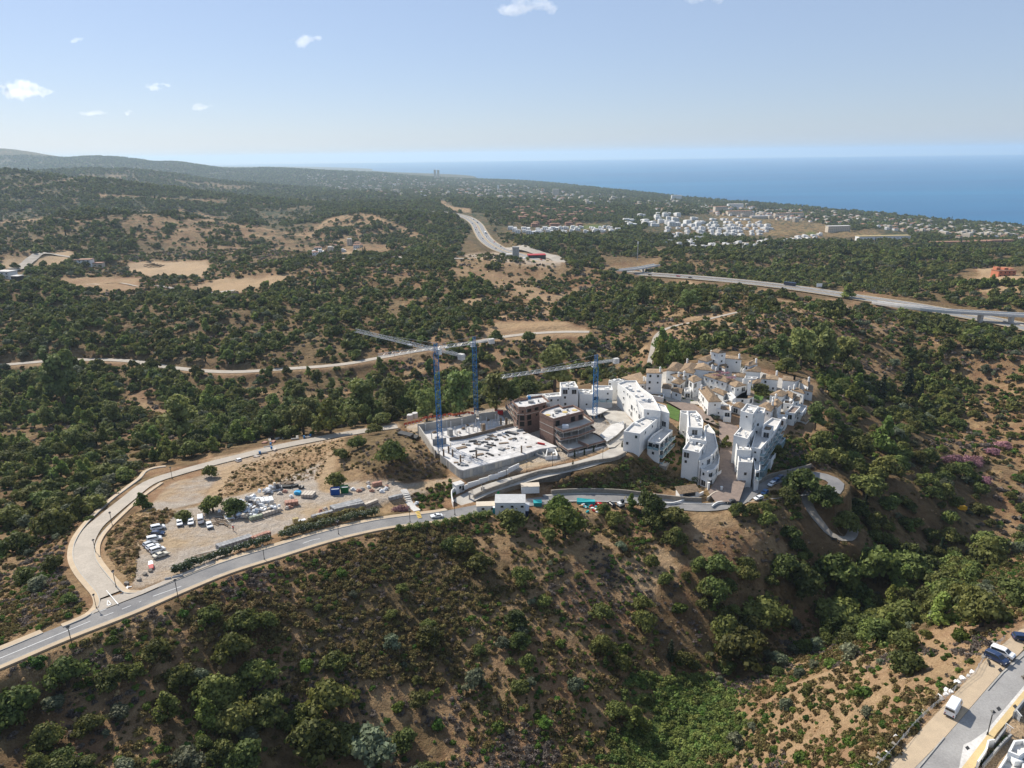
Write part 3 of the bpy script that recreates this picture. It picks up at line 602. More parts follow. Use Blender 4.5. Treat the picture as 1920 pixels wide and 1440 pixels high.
# scatter: a list of (kind, x, y, z, size) made from the cell map
def candidates(r0, r1, per_m2, seed):
    rs = np.random.RandomState(seed); area = R(98) / 2 * (r1 ** 2 - r0 ** 2); k = int(area * per_m2)
    rad = np.sqrt(rs.uniform(r0 ** 2, r1 ** 2, k)); th = rs.uniform(R(-49), R(49), k); x = rad * np.sin(th); y = rad * np.cos(th); z = gh(x, y)
    px, py, d = project(x, y, z); jx_, jy_ = jitter(px, py)
    ok = (z > 1.5) & (py > 200) & (px > -420) & (px < 2340)
    c = np.where(ok, cell(px + jx_, py + jy_), ord('X'))
    c = np.where(ok & (c == ord('X')), ord('S'), c)
    for pg in OPEN:
        c[poly_px(px, py, pg)] = ord('X')
    c[strip_mask(px, py, 1.0)] = ord('X')
    return x, y, z, px, py, d, c, rs
# probability per cell letter for each kind of plant, per square metre
TREE_D = dict(D=.034, E=.024, P=.030, O=.016, S=.0034, M=.0022, V=.0016, B=.0008, X=0)
def look(table, c): 
    out = np.zeros(c.shape); 
    for k_, v in table.items(): out[c == ord(k_)] = v
    return out
plants = []        # kind, x, y, z, scale, band
def scatter_trees(r0, r1, dens_k, size_k, seed, band):
    x, y, z, px, py, d, c, rs = candidates(r0, r1, .036 * 1.9 * dens_k, seed)
    nz = fbm(x / 38, y / 38, 77, 3) * 2.6 + fbm(x / 150, y / 150, 79, 3) * 1.5 * np.clip((np.hypot(x, y) - 350) / 300, 0, 1) + 1.05; nz = np.clip(nz, np.where(c == ord('D'), .42, .05), 1.9)
    p = look(TREE_D, c) * nz / (.036 * 1.9); keep = (rs.uniform(size=len(x)) < p) & ~near_road(x, y, 2.0 * size_k)
    # gentle clearing lines and bare shoulders where the slope is steep
    for i in np.nonzero(keep)[0]:
        u = rs.uniform(); L = chr(c[i])
        if L == 'E': kd = 'eucalyptus_tree' if u < .42 else 'pine_tree' if u < .62 else 'holm_oak'
        elif L == 'P': kd = 'pine_tree' if u < .62 else 'holm_oak' if u < .9 else 'eucalyptus_tree'
        elif L == 'D': kd = 'holm_oak' if u < .80 else 'olive_tree' if u < .92 else 'pine_tree' if u < .985 else 'cypress_tree'
        else: kd = 'holm_oak' if u < .62 else 'olive_tree'
        s_ = (.45 + 1.0 * rs.uniform() ** 1.5 if L in 'DEP' else .32 + .75 * rs.uniform() ** 1.3) * size_k * (1.0 if kd != 'olive_tree' else 1.15)
        plants.append((kd, x[i], y[i], z[i], s_, band))
scatter_trees(75, 420, 1.0, 1.1, 1, 0)
scatter_trees(420, 1000, .85, 1.2, 2, 1)
scatter_trees(1000, 2600, .36, 1.6, 3, 2)
scatter_trees(2600, 9000, .085, 2.5, 4, 2)
SHRUB = dict(D=.10, E=.05, P=.12, O=.32, S=.52, M=.8, V=.8, B=.08, X=0)
def scatter_shrubs(r0, r1, dens_k, size_k, seed, band):
    x, y, z, px, py, d, c, rs = candidates(r0, r1, .8 * dens_k, seed)
    nz = np.clip(fbm(x / 16, y / 16, 99, 3) * 3 + 1, .1, 2); p = look(SHRUB, c) * nz / .8
    keep = (rs.uniform(size=len(x)) < p) & ~near_road(x, y, .6); pick = fbm(x / 22, y / 22, 123, 3)
    for i in np.nonzero(keep)[0]:
        L = chr(c[i]); u = rs.uniform()
        if L == 'V': kd = 'creeper' if u < .85 else 'green_bush'
        elif L == 'M': kd = 'olive_scrub' if u < .86 else 'grey_scrub' if u < .95 else 'green_bush'
        else: kd = ('grey_scrub' if pick[i] > .02 else 'olive_scrub') if u < .5 else 'green_bush' if u < .72 else 'dry_tuft'
        plants.append((kd, x[i], y[i], z[i], rs.uniform(.6, 1.35) * size_k * (.8 if kd == 'green_bush' else 1), band))
scatter_shrubs(72, 300, 1.0, 1.0, 11, 0)
scatter_shrubs(72, 260, .9, .55, 21, 0)
scatter_shrubs(300, 620, .32, 1.5, 12, 1)
scatter_shrubs(620, 1300, .06, 2.4, 13, 2)
# the trees and bushes one can point at in the photograph: kind, pixel of the foot, crown width in photo pixels
SINGLES = [('holm_oak',735,868,66),('holm_oak',670,840,38),('holm_oak',702,815,34),('holm_oak',638,862,34),('holm_oak',632,912,42),('holm_oak',395,895,34),('pine_tree',268,955,34),('holm_oak',400,960,50),('holm_oak',440,965,50),('holm_oak',348,975,36),
 ('holm_oak',105,1005,78),('holm_oak',40,1035,60),('holm_oak',25,975,44),('holm_oak',52,1090,52),('holm_oak',100,1068,42),('holm_oak',5,1040,50),('green_bush',75,1088,30),('green_bush',165,975,22),
 ('stone_pine',1058,1008,88),('stone_pine',1048,975,58),('holm_oak',958,995,68),('pine_tree',1183,955,28),('holm_oak',1215,965,62),('holm_oak',1262,985,60),('holm_oak',1225,990,52),('holm_oak',1148,985,44),('holm_oak',1132,962,30),
 ('holm_oak',868,1040,52),('holm_oak',900,1072,60),('holm_oak',975,1095,50),('holm_oak',845,1030,40),('holm_oak',1205,1180,56),('holm_oak',975,1215,44),('olive_tree',735,1215,42),('holm_oak',805,1205,60),('olive_tree',890,1290,56),('holm_oak',1250,1095,36),('holm_oak',1220,1060,32),('holm_oak',1365,1108,36),
 ('holm_oak',395,1165,52),('holm_oak',460,1180,70),('holm_oak',500,1180,50),('holm_oak',440,1240,80),('holm_oak',480,1290,90),('holm_oak',500,1350,86),('holm_oak',440,1310,60),('holm_oak',215,1290,70),('holm_oak',255,1270,44),('holm_oak',40,1350,96),('holm_oak',90,1400,70),('olive_tree',100,1330,48),('holm_oak',170,1375,62),('holm_oak',620,1340,100),('holm_oak',590,1420,110),('holm_oak',650,1400,80),('holm_oak',460,1440,86),('olive_tree',700,1420,100),('holm_oak',760,1400,60),('pine_tree',315,1350,60),('pine_tree',390,1360,60),('pine_tree',1190,1370,50),('pine_tree',1135,1250,20),('green_bush',575,1255,34),('olive_tree',350,1440,70),
 ('green_bush',745,1330,30),('green_bush',820,1365,32),('green_bush',1020,1360,36),('green_bush',935,1370,30),('green_bush',1050,1210,28),('green_bush',1275,1145,36),('green_bush',1170,1220,30),('green_bush',640,1080,26),('green_bush',345,1155,26),('green_bush',210,1205,28),('green_bush',70,1245,34),
 ('holm_oak',1390,1235,110),('holm_oak',1430,1170,100),('holm_oak',1360,1200,70),('holm_oak',1570,1170,90),('holm_oak',1690,1180,90),('holm_oak',1840,1175,100),('holm_oak',1745,1155,44),('holm_oak',1900,1130,90),('holm_oak',1840,1060,80),('holm_oak',1770,1110,60),('green_bush',1560,1250,40),('olive_tree',1590,1235,48),('olive_tree',1525,1255,26),('olive_tree',1500,1270,30),('olive_tree',1475,1330,34),('green_bush',1620,1305,36),('green_bush',1500,1430,40),('olive_tree',1410,1370,24),('green_bush',1800,1200,44),('olive_tree',1380,1400,40),
 ('holm_oak',1500,1110,90),('holm_oak',1470,1080,70),('holm_oak',1560,1100,100),('holm_oak',1640,1090,100),('holm_oak',1700,1080,80),('pine_tree',1690,1110,60),('holm_oak',1600,1130,80),('holm_oak',1480,1010,44),('holm_oak',1440,985,44),('holm_oak',1385,968,40),('holm_oak',1410,965,36),('holm_oak',1432,962,34),('holm_oak',1500,925,70),('holm_oak',1475,945,50),('holm_oak',1545,950,60),('holm_oak',1580,990,60),('holm_oak',1620,930,70),('holm_oak',1660,900,70),('holm_oak',1560,870,60),('holm_oak',1610,860,60),('pine_tree',1655,850,60),('holm_oak',1540,840,50),
 ('holm_oak',1425,745,46),('pine_tree',1235,690,44),('pine_tree',1265,690,40),('pine_tree',1240,660,40),('pine_tree',1360,840,24),('holm_oak',1475,700,50),('eucalyptus_tree',1500,690,80),('eucalyptus_tree',1540,700,90),('eucalyptus_tree',1580,705,80),('eucalyptus_tree',1460,680,60),('pine_tree',1590,560,30),('eucalyptus_tree',1205,570,50),('eucalyptus_tree',1290,585,50),('holm_oak',1620,580,22),
 ('eucalyptus_tree',340,830,110),('eucalyptus_tree',215,800,60),('eucalyptus_tree',120,760,110),('eucalyptus_tree',510,820,60),('eucalyptus_tree',570,815,70),('eucalyptus_tree',680,790,100),('eucalyptus_tree',740,775,80),('eucalyptus_tree',800,790,70),('eucalyptus_tree',860,780,90),('eucalyptus_tree',930,770,90),('eucalyptus_tree',960,765,60),('eucalyptus_tree',1040,735,90),('pine_tree',450,825,40),('pine_tree',620,812,60),('pine_tree',395,770,50),
 ('cypress_tree',1650,760,18),('cypress_tree',1700,740,16),('holm_oak',990,640,30),('holm_oak',930,640,30)]
singles = []
for kd, px, py, wpx in SINGLES:
    h_ = hit(px, py)
    if h_ is None: continue
    dd = project(h_.x, h_.y, h_.z)[2]; base_w = dict(holm_oak=6.2, stone_pine=6.2, olive_tree=4.5, pine_tree=5.0, eucalyptus_tree=8.4, cypress_tree=1.7, green_bush=1.9)[kd]
    singles.append((kd, h_.x, h_.y, h_.z, wpx * dd / F_PX / base_w * .95, 0))
sxy = np.array([(q[1], q[2], 3.2 * q[4]) for q in singles])
plants = [p_ for p_ in plants if p_[0] not in ('holm_oak', 'stone_pine', 'pine_tree', 'olive_tree', 'eucalyptus_tree', 'cypress_tree') or p_[5] > 0 or not (np.hypot(sxy[:, 0] - p_[1], sxy[:, 1] - p_[2]) < sxy[:, 2] * .8).any()] + singles

# plants that read singly are things of their own: the 300 of each kind that show largest
PLACE = [  # (polygon, words): where a plant stands
 ([(-400,1090),(230,1150),(600,1010),(860,965),(860,1060),(600,1150),(500,1250),(0,1300),(-400,1500)], 'on the dry slope just below the main road'),
 ([(-400,1500),(0,1270),(700,1240),(700,1600),(-400,1600)], 'in the dark ravine at the foot of the slope'),
 ([(600,1000),(1000,960),(1100,1250),(700,1260),(560,1180)], 'in the brown scrub below the road'),
 ([(700,1240),(1250,1200),(1300,1600),(700,1600)], 'among grey bushes on the nearest slope'),
 ([(1000,960),(1300,960),(1300,1200),(1000,1250)], 'on the slope below the white site office'),
 ([(1300,960),(1480,960),(1500,1080),(1300,1110)], 'around the bare earth cutting under the bend'),
 ([(1240,1100),(1560,1080),(1560,1330),(1240,1600)], 'beside the bright green creepers in the gully'),
 ([(1400,1200),(1660,1180),(1925,1010),(2300,1000),(2300,1160),(1925,1180),(1620,1460),(1380,1460)], 'on the ochre bank above the parked white van'),
 ([(1300,840),(2340,840),(2340,1210),(1500,1210),(1300,1100)], 'in the wooded valley under the hairpin bend'),
 ([(1500,640),(2340,640),(2340,860),(1500,860)], 'on the wooded hillside beyond the white village'),
 ([(860,600),(1530,600),(1530,960),(860,960)], 'around the white village and the building site'),
 ([(150,1100),(170,990),(280,890),(480,835),(760,790),(870,900),(860,960),(600,1010),(240,1140)], 'on the field and storage yard by the road'),
 ([(-400,930),(260,930),(260,1220),(-400,1220)], 'on the dry ground outside the curved side road'),
 ([(-400,700),(1000,700),(1000,950),(-400,950)], 'in the wooded valley between the two roads'),
 ([(-400,560),(1100,560),(1100,720),(-400,720)], 'on the wooded slope behind the long back road'),
 ([(1100,500),(2340,500),(2340,650),(1100,650)], 'on the hills beside the motorway'),
 ([(-400,300),(2340,300),(2340,600),(-400,600)], 'on the far brown hills')]
LOOKS = dict(stone_pine='broad light green stone pine', holm_oak='dark round holm oak', olive_tree='grey-green olive tree', pine_tree='yellow-green pointed pine', eucalyptus_tree='tall loose eucalyptus', cypress_tree='slim dark cypress', green_bush='bright green rounded bush')
def ORD(j, n_):
    if j == 0: return 'leftmost'
    if j == n_ - 1: return 'rightmost'
    w_ = ['second', 'third', 'fourth', 'fifth', 'sixth', 'seventh', 'eighth', 'ninth', 'tenth', 'eleventh', 'twelfth', 'thirteenth']
    return w_[j - 1] + '-from-left' if j <= n_ // 2 and j <= 12 else (w_[n_ - 2 - j] + '-from-right' if n_ - 2 - j < 12 else 'middle')
CATS = dict(green_bush='bush')
FILLS = [([(1030,907),(1185,856),(1240,878),(1300,905),(1312,914),(1200,927),(1040,926)], 420, ('olive_scrub', 'creeper', 'olive_scrub'), .9), ([(385,958),(430,930),(520,905),(600,898),(612,860),(655,850),(640,816),(560,828),(440,880)], 2200, ('dry_tuft',) * 9 + ('olive_scrub',), .75),
 ([(186,1085),(184,1040),(200,1005),(250,960),(330,955),(322,975),(270,1010),(258,1040),(252,1090),(225,1105)], 1500, ('dry_tuft',) * 9 + ('olive_scrub',), .9), ([(640,880),(650,850),(700,830),(760,800),(830,850),(838,892),(760,903),(700,890)], 420, ('olive_scrub', 'dry_tuft', 'grey_scrub'), .8),
 ([(768,925),(845,900),(858,930),(850,950),(786,962)], 230, ('olive_scrub', 'green_bush', 'dry_tuft'), .8), ([(0,1190),(0,1090),(40,1100),(130,1080),(175,1130),(130,1165)], 900, ('dry_tuft',) * 6 + ('olive_scrub',), .8), ([(1120,700),(1210,680),(1340,650),(1500,700),(1545,720),(1540,700),(1380,640),(1240,640)], 350, ('holm_oak', 'olive_scrub', 'green_bush', 'dry_tuft'), .8),
 ([(1395,850),(1550,810),(1600,840),(1480,880),(1400,905)], 260, ('green_bush', 'olive_scrub', 'holm_oak'), .8), ([(1500,680),(1560,700),(1620,780),(1600,850),(1550,840),(1550,760),(1530,720)], 170, ('holm_oak', 'olive_scrub', 'green_bush'), 1.3), ([(1270,800),(1290,800),(1300,880),(1285,890)], 40, ('green_bush',), .9), ([(1240,860),(1268,800),(1283,805),(1275,890)], 50, ('green_bush', 'olive_scrub'), .9),
 ([(1300,1010),(1380,965),(1480,980),(1470,1060),(1320,1070)], 160, ('olive_scrub', 'dry_tuft', 'grey_scrub'), .8), ([(1120,600),(1300,600),(1560,560),(1640,600),(1500,640),(1250,660)], 900, ('dry_tuft', 'olive_scrub', 'grey_scrub', 'holm_oak'), .8)]
for j, (pg, n_, kds, s_) in enumerate(FILLS):
    rs = np.random.RandomState(200 + j); pg = np.array(pg, float); lo, hi = pg.min(0), pg.max(0); qx = rs.uniform(lo[0], hi[0], n_ * 2); qy = rs.uniform(lo[1], hi[1], n_ * 2); m = in_poly(qx, qy, pg); qx, qy = qx[m][:n_], qy[m][:n_]
    X_, Y_, ok = hitv(qx, qy, 1200); ok &= ~near_road(np.nan_to_num(X_), np.nan_to_num(Y_), .8)
    for i in np.nonzero(ok)[0]:
        kd = kds[rs.randint(len(kds))]; plants.append((kd, X_[i], Y_[i], float(gh(X_[i], Y_[i])), s_ * rs.uniform(.6, 1.3) * (.45 if kd == 'holm_oak' else 1), 0 if Y_[i] < 420 else 1))
by_kind = {}
for p_ in plants: by_kind.setdefault(p_[0], []).append(p_)
def visible(x, y, z):
    """nothing of the ground stands between the camera and the point"""
    t = np.linspace(.25, .985, 40)[:, None]; X = x * t; Y = y * t; Z = CZ + (z - CZ) * t
    return (gh(X, Y) < Z + .3).all(0)
def single_object(kd, x, y, z, s_, label, group, rz):
    K_ = KINDS[kd]; me = K_['hi'][rnd.randrange(len(K_['hi']))]
    if K_['trunk'] is None:
        o = link(kd, me, None, None, label=label, category=CATS.get(kd, 'tree'), group=group)
    else:
        o = thing(kd, label, 'tree', group=group); link('crown', me, None, o); link('trunk', K_['trunk'], None, o)
    o.location = (x, y, z - .25 * s_); o.rotation_euler = (0, 0, rz); o.scale = (s_, s_ * rnd.uniform(.9, 1.1), s_ * rnd.uniform(.85, 1.1)); return o
GN_SRC = {}
def stuff(name, kinds, items, lod):
    """the rest of a kind: one object whose points each carry one of the prototypes"""
    if not items: return
    K_ = KINDS[kinds]; key = (kinds, lod)
    if key not in GN_SRC:
        c_ = bpy.data.collections.new(kinds + '_' + lod)
        for i, me in enumerate(K_[lod]):
            po = bpy.data.objects.new(kinds + '_form', me); c_.objects.link(po)
        GN_SRC[key] = c_
    arr = np.array([(p_[1], p_[2], p_[3] - .2 * p_[4], p_[4]) for p_ in items]); me = bpy.data.meshes.new(name)
    me.vertices.add(len(arr)); me.vertices.foreach_set('co', arr[:, :3].ravel().astype(np.float32))
    at = me.attributes.new('size', 'FLOAT', 'POINT'); at.data.foreach_set('value', arr[:, 3].astype(np.float32))
    me.update(); o = link(name, me, None, None, kind='stuff')
    g = bpy.data.node_groups.new(name, 'GeometryNodeTree'); g.interface.new_socket('Geometry', in_out='INPUT', socket_type='NodeSocketGeometry'); g.interface.new_socket('Geometry', in_out='OUTPUT', socket_type='NodeSocketGeometry')
    gi = g.nodes.new('NodeGroupInput'); go = g.nodes.new('NodeGroupOutput'); ip = g.nodes.new('GeometryNodeInstanceOnPoints'); ci = g.nodes.new('GeometryNodeCollectionInfo')
    ci.inputs['Collection'].default_value = GN_SRC[key]; ci.inputs['Separate Children'].default_value = True; ci.inputs['Reset Children'].default_value = True
    ip.inputs['Pick Instance'].default_value = True
    rv = g.nodes.new('FunctionNodeRandomValue'); rv.data_type = 'FLOAT_VECTOR'; rv.inputs[0].default_value = (-.08, -.08, 0); rv.inputs[1].default_value = (.08, .08, 6.28)
    at_ = g.nodes.new('GeometryNodeInputNamedAttribute'); at_.data_type = 'FLOAT'; at_.inputs[0].default_value = 'size'
    Lk = g.links.new; Lk(gi.outputs[0], ip.inputs['Points']); Lk(ci.outputs[0], ip.inputs['Instance']); Lk(rv.outputs[0], ip.inputs['Rotation']); Lk(at_.outputs[0], ip.inputs['Scale']); Lk(ip.outputs[0], go.inputs[0])
    md = o.modifiers.new('scatter', 'NODES'); md.node_group = g; return o
for kd, items in by_kind.items():
    arr = np.array([(p_[1], p_[2], p_[3], p_[4], p_[5]) for p_ in items]); px, py, d = project(arr[:, 0], arr[:, 1], arr[:, 2] + 1.5 * arr[:, 3])
    pick = np.zeros(len(items), bool)
    if kd in LOOKS:
        vis = (px > -5) & (px < 1925) & (py < 1460) & visible(arr[:, 0], arr[:, 1], arr[:, 2] + 2.5 * arr[:, 3]); app = np.where(vis, arr[:, 3] / d, 0)
        pick[np.argsort(-app)[:300]] = True; pick &= vis
    gx, gy, _ = project(arr[:, 0], arr[:, 1], arr[:, 2])
    wh = {i: next((t for pg, t in PLACE if in_poly(gx[i:i + 1], gy[i:i + 1], np.array(pg, float))[0]), 'on the hills') for i in np.nonzero(pick)[0]}
    for t in sorted(set(wh.values())):
        ids = sorted([i for i in wh if wh[i] == t], key=lambda i: gx[i]); plur = {'bush': 'bushes'}.get(kd.split('_')[-1], kd.replace('_', ' ').split()[-1] + 's')
        for j, i in enumerate(ids):
            if len(ids) == 1: lb = f'{LOOKS[kd]} {t}'
            elif len(ids) <= 26: lb = f'{ORD(j, len(ids))} {LOOKS[kd]} {t}'
            else:
                ck = -(-len(ids) // 24); nc = -(-len(ids) // ck); wds = ['first', 'second', 'third', 'fourth', 'fifth', 'sixth', 'seventh', 'eighth', 'ninth', 'tenth', 'eleventh', 'twelfth', 'thirteenth']
                lb = f'{ORD(j % nc, min(nc, len(ids) - j // nc * nc))} {LOOKS[kd]} of {wds[min(j // nc, 12)]} clump {t}'
            for cut in (' dry', ' round', ' just', ' rounded', ' loose', ' long', ' small', ' the', ' dark', ' earth', ' bright'):
                if len(lb.split()) > 16: lb = lb.replace(cut + ' ', ' ', 1)
            single_object(kd, *[float(v) for v in arr[i, :4]], lb, f'{kd.split("_")[0]} {plur} {t}', rnd.uniform(0, 6.28))
    rest = [it for it, pk in zip(items, pick) if not pk]
    plural = kd.replace('_', ' ').split()[-1]
    stuff(kd + '_undergrowth' if kd not in LOOKS else kd + '_woods', kd, [q for q in rest if q[5] == 0], 'hi')
    stuff(kd + '_undergrowth' if kd not in LOOKS else kd + '_woods', kd, [q for q in rest if q[5] > 0], 'lo')
print('plants', {k_: len(v) for k_, v in by_kind.items()})
# ------------------------------------------------------------------ surfaces of built things
WHITE = mat('white_render', (.80, .79, .76), (.74, .73, .70), .5, .85)
CREAM = mat('cream_render', (.62, .53, .42), (.55, .47, .37), .5, .85)
CONC = mat('pale_concrete', (.62, .60, .57), (.50, .48, .45), .35, .9, fine=2.5)
CONC_G = mat('grey_concrete', (.34, .34, .33), (.26, .26, .26), .5, .9, fine=2.0)
CONC_W = mat('weathered_concrete', (.46, .43, .38), (.36, .33, .29), .3, .9)
DECK = mat('fresh_screed', (.64, .62, .60), (.46, .445, .43), .3, .8, fine=1.6)
BRICK = mat('hollow_brick', (.25, .155, .118), (.18, .115, .09), 1.4, .9, fine=5)
TILE = mat('clay_roof_tiles', (.31, .215, .13), (.14, .10, .065), 1.5, .9, fine=4.0, bump=.12)
TILE_L = mat('pale_clay_tiles', (.40, .28, .17), (.19, .135, .088), 1.5, .9, fine=3.0, bump=.12)
ASPH = mat('asphalt', (.245, .235, .225), (.165, .163, .165), .16, .9, fine=3.0)
ASPH_O = mat('pale_concrete_road', (.42, .37, .31), (.35, .31, .26), .2, .95, fine=2.0)
PAVE = mat('ochre_paving', (.50, .39, .265), (.42, .33, .23), .4, .9)
PAVE_Y = mat('yellow_paving', (.60, .45, .23), (.52, .39, .20), .5, .9)
COBB = mat('red_paving_setts', (.27, .205, .165), (.20, .155, .13), .7, .9, fine=4)
KERB = mat('kerb_stone', (.42, .40, .36))
PAINT = mat('road_paint', (.78, .78, .76), (.66, .66, .64), 1.2, .7)
YPAINT = mat('yellow_paint', (.70, .48, .10), (.55, .38, .09), 1.2, .7)
STONE = mat('rubble_wall_stone', (.31, .275, .23), (.22, .195, .165), .9, .95, fine=3, bump=.2)
GLASS = mat('dark_glass', (.025, .032, .038), (.018, .022, .026), 1, .15, spec=.6)
BALU = mat('glass_balustrade', (.30, .42, .45), (.25, .36, .40), 1, .12, spec=.6)
DARK = mat('dark_opening', (.018, .016, .015), (.03, .026, .023), 1, .9)
BLUE = mat('crane_blue', (.022, .17, .40), (.018, .14, .34), 2, .5)
GREYM = mat('galvanised_steel', (.55, .56, .57), (.45, .46, .47), 2, .45, metal=.3)
WHITEM = mat('white_metal', (.78, .79, .79), (.70, .71, .71), 1.2, .45)
BLACKM = mat('dark_metal', (.03, .03, .03), (.045, .045, .045), 3, .5)
ORANGE = mat('orange_mesh', (.62, .12, .05), (.50, .09, .04), 3, .7)
REDM = mat('red_paint', (.50, .02, .02), (.40, .02, .02), 2, .5)
WOOD = mat('weathered_timber', (.26, .19, .13), (.15, .115, .085), 2, .9)
LAWN = mat('lawn', (.10, .17, .03), (.06, .11, .025), .8, .95)
GRAVEL_P = mat('pale_rubble', (.52, .47, .42), (.40, .35, .30), .6, .95)
def wpt(x, y, e, dz=0.0): q = P(x, y, e); return (float(q[0]), float(q[1]), float(q[2]) + dz)

# ------------------------------------------------------------------ roads
def offset(line, off, dz=0.0):
    d = np.gradient(line[:, :2], axis=0); d /= np.linalg.norm(d, axis=1)[:, None] + 1e-9
    return np.c_[line[:, 0] - d[:, 1] * off, line[:, 1] + d[:, 0] * off, line[:, 2] + dz]
def ribbon(name, line, o0, o1, dz, m, th=0.0, **pr):
    """a strip of road between two offsets (positive: to the left); th > 0 gives it a kerb face"""
    a_ = offset(line, o0, dz); b_ = offset(line, o1, dz); mb = MB(); mb.strip(a_, b_)
    if th:
        mb.strip(b_, offset(line, o1, dz - th)); mb.strip(offset(line, o0, dz - th), a_)
    return mb.build(name, m, None, kind='structure', **pr)
RL = {k: v['line'] for k, v in ROADS.items()}
def part_of(line, x0, x1):
    px = project(line[:, 0], line[:, 1], line[:, 2])[0]; m = np.nonzero((px >= x0) & (px <= x1))[0]; return line[m[0]:m[-1] + 1]
ribbon('road', RL['main'], 2.7, -2.7, 0, ASPH); ribbon('side_road', RL['side'][3:], 2.5, -2.5, .02, ASPH_O); ribbon('back_road', RL['back'], 3.1, -3.1, 0, ASPH_O)
ribbon('access_road', RL['ramp'], 3.4, -3.2, .02, CONC_W); ribbon('footpath', RL['path'], 1.7, -1.7, .02, mat('dusty_path', (.26, .235, .205), (.20, .18, .155))); ribbon('dirt_track', RL['hill'], 1.5, -1.5, 0, ASPH_O)
m_l = part_of(RL['main'], -500, 120); m_m = part_of(RL['main'], 300, 850); m_r = part_of(RL['main'], 1010, 1330)
for seg in (m_l, m_m): ribbon('pavement', seg, 4.3, 2.7, .13, PAVE, .4)
ribbon('pavement', part_of(RL['main'], -500, 870), -2.7, -3.9, .13, PAVE, .4); ribbon('pavement', m_r, 3.9, 2.7, .13, KERB, .4)
for k, seg in enumerate((m_l, m_m)): ribbon('kerb', seg, 2.72, 2.52, .145, KERB, .3)
ribbon('kerb', part_of(RL['main'], -500, 870), -2.55, -2.72, .145, KERB, .3)
def kerb_path(pts, width, x0=None):
    both = np.vstack([RL['side'], RL['main']]); out_ = []
    for x, y in pts:
        e_ = 200.0
        for _ in range(5): q = P(x, y, e_); e_ = both[int(np.argmin(np.hypot(both[:, 0] - q[0], both[:, 1] - q[1]))), 2]
        out_.append(tuple(P(x, y, e_)))
    ln = spline(out_, 1.5); ribbon('pavement', ln, *((width, 0) if width > 0 else (0, width)), .14, PAVE, .4); k_ = .2 if width > 0 else -.2; ribbon('kerb', ln, *((k_, -.02) if width > 0 else (.02, k_)), .155, KERB, .3)
kerb_path([(118,1176),(150,1163),(170,1152),(183,1140),(188,1128),(183,1112),(168,1094),(150,1072),(139,1050),(138,1030),(144,1010),(160,986),(182,963),(212,936),(240,915),(265,896),(275,884),(290,878),(312,875)], 1.4)
kerb_path([(262,1113),(240,1113),(229,1110),(217,1098),(198,1076),(181,1053),(177,1038),(180,1018),(194,996),(222,968),(262,932),(300,905)], -1.3)
# mouth of the junction
MB().prism([wpt(*q)[:2] for q in [(176,1157,204),(160,1100,203.2),(262,1098,203),(300,1110,202.8),(330,1103,202.6)]][::1], 203.28, 203.36).build('junction', ASPH_O, None, kind='structure') if False else None
def drape(name, pts, m, dz=.06, step=1.2, sub=True, **pr):
    """a flat patch that follows the ground: pts are photo pixels with elevation"""
    w3 = np.array([wpt(*q) for q in pts]); poly = w3[:, :2]; lo, hi = poly.min(0), poly.max(0)
    A3 = np.c_[poly, np.ones(len(poly))]; co = np.linalg.lstsq(A3, w3[:, 2], rcond=None)[0]
    mb = MB(); mb.add([(x, y, co[0] * x + co[1] * y + co[2] + dz) for x, y in poly], [tuple(range(len(poly)))]); me = mb.mesh(name)
    if me.polygons[0].normal.z < 0: me.flip_normals()
    return link(name, me, m, None, **pr)
drape('junction', [(150,1162,203.9),(185,1140,203.7),(190,1125,203.5),(230,1112,203.3),(262,1108,203.1),(330,1080,202.3),(400,1052,201.5),(404,1057,201.5),(330,1086,202.5),(268,1113,203.2),(222,1132,203.5),(172,1152,203.9)], ASPH_O, .12, kind='structure')
mainC = RL['main']
def dashes(line, off, on, gap, wd, x0, x1, m=PAINT):
    seg = part_of(line, x0, x1); mb = MB(); s_ = np.r_[0, np.cumsum(np.linalg.norm(np.diff(seg[:, :2], axis=0), axis=1))]
    t = 0
    while t < s_[-1]:
        q = np.linspace(t, min(t + on, s_[-1]), 3); pts = np.c_[[np.interp(q, s_, seg[:, i]) for i in range(3)]].T
        mb.strip(offset(pts, off + wd / 2, .05), offset(pts, off - wd / 2, .05)); t += on + gap
    mb.build('road_markings', m, None, kind='structure')
dashes(mainC, 0, 900, 1, .16, -500, 172); dashes(mainC, 0, 2.0, 1.8, .16, 178, 282); dashes(mainC, 0, 900, 1, .16, 286, 840); dashes(mainC, 2.65, 1.5, 1.2, .3, 168, 225)
dashes(mainC, 0, 900, 1, .14, 1020, 1560); dashes(mainC, -2.35, 900, 1, .1, -500, 860)
def flat_quads(name, quads, e, m, dz=.2):
    mb = MB()
    for q in quads: mb.add([wpt(x, y, e, dz) for x, y in q], [tuple(range(len(q)))])
    mb.build(name, m, None, kind='structure')
c0_ = lambda x, y: (x / 4.8, 1000 + y / 4.8)
flat_quads('road_markings', [[c0_(955,518), c0_(962,518), c0_(1068,640), c0_(1058,645)], [c0_(965,608), c0_(972,608), c0_(970,660), c0_(962,660)], [c0_(966,606), c0_(974,606), c0_(1008,642), c0_(1000,646)], [c0_(962,655), c0_(1004,638), c0_(1008,645), c0_(964,662)]], 203.55, PAINT)
lot_c = lambda x, y: (400 + x / 4.174, 850 + y / 4.174)
flat_quads('crossing', [[lot_c(1580 + a, 470 + a * 2.4 - 8), lot_c(1612 + a, 462 + a * 2.4 - 8), lot_c(1615 + a, 469 + a * 2.4 - 8), lot_c(1583 + a, 477 + a * 2.4 - 8)] for a in (0, 4.5, 9, 13.5, 18)], 194.35, YPAINT, .14)

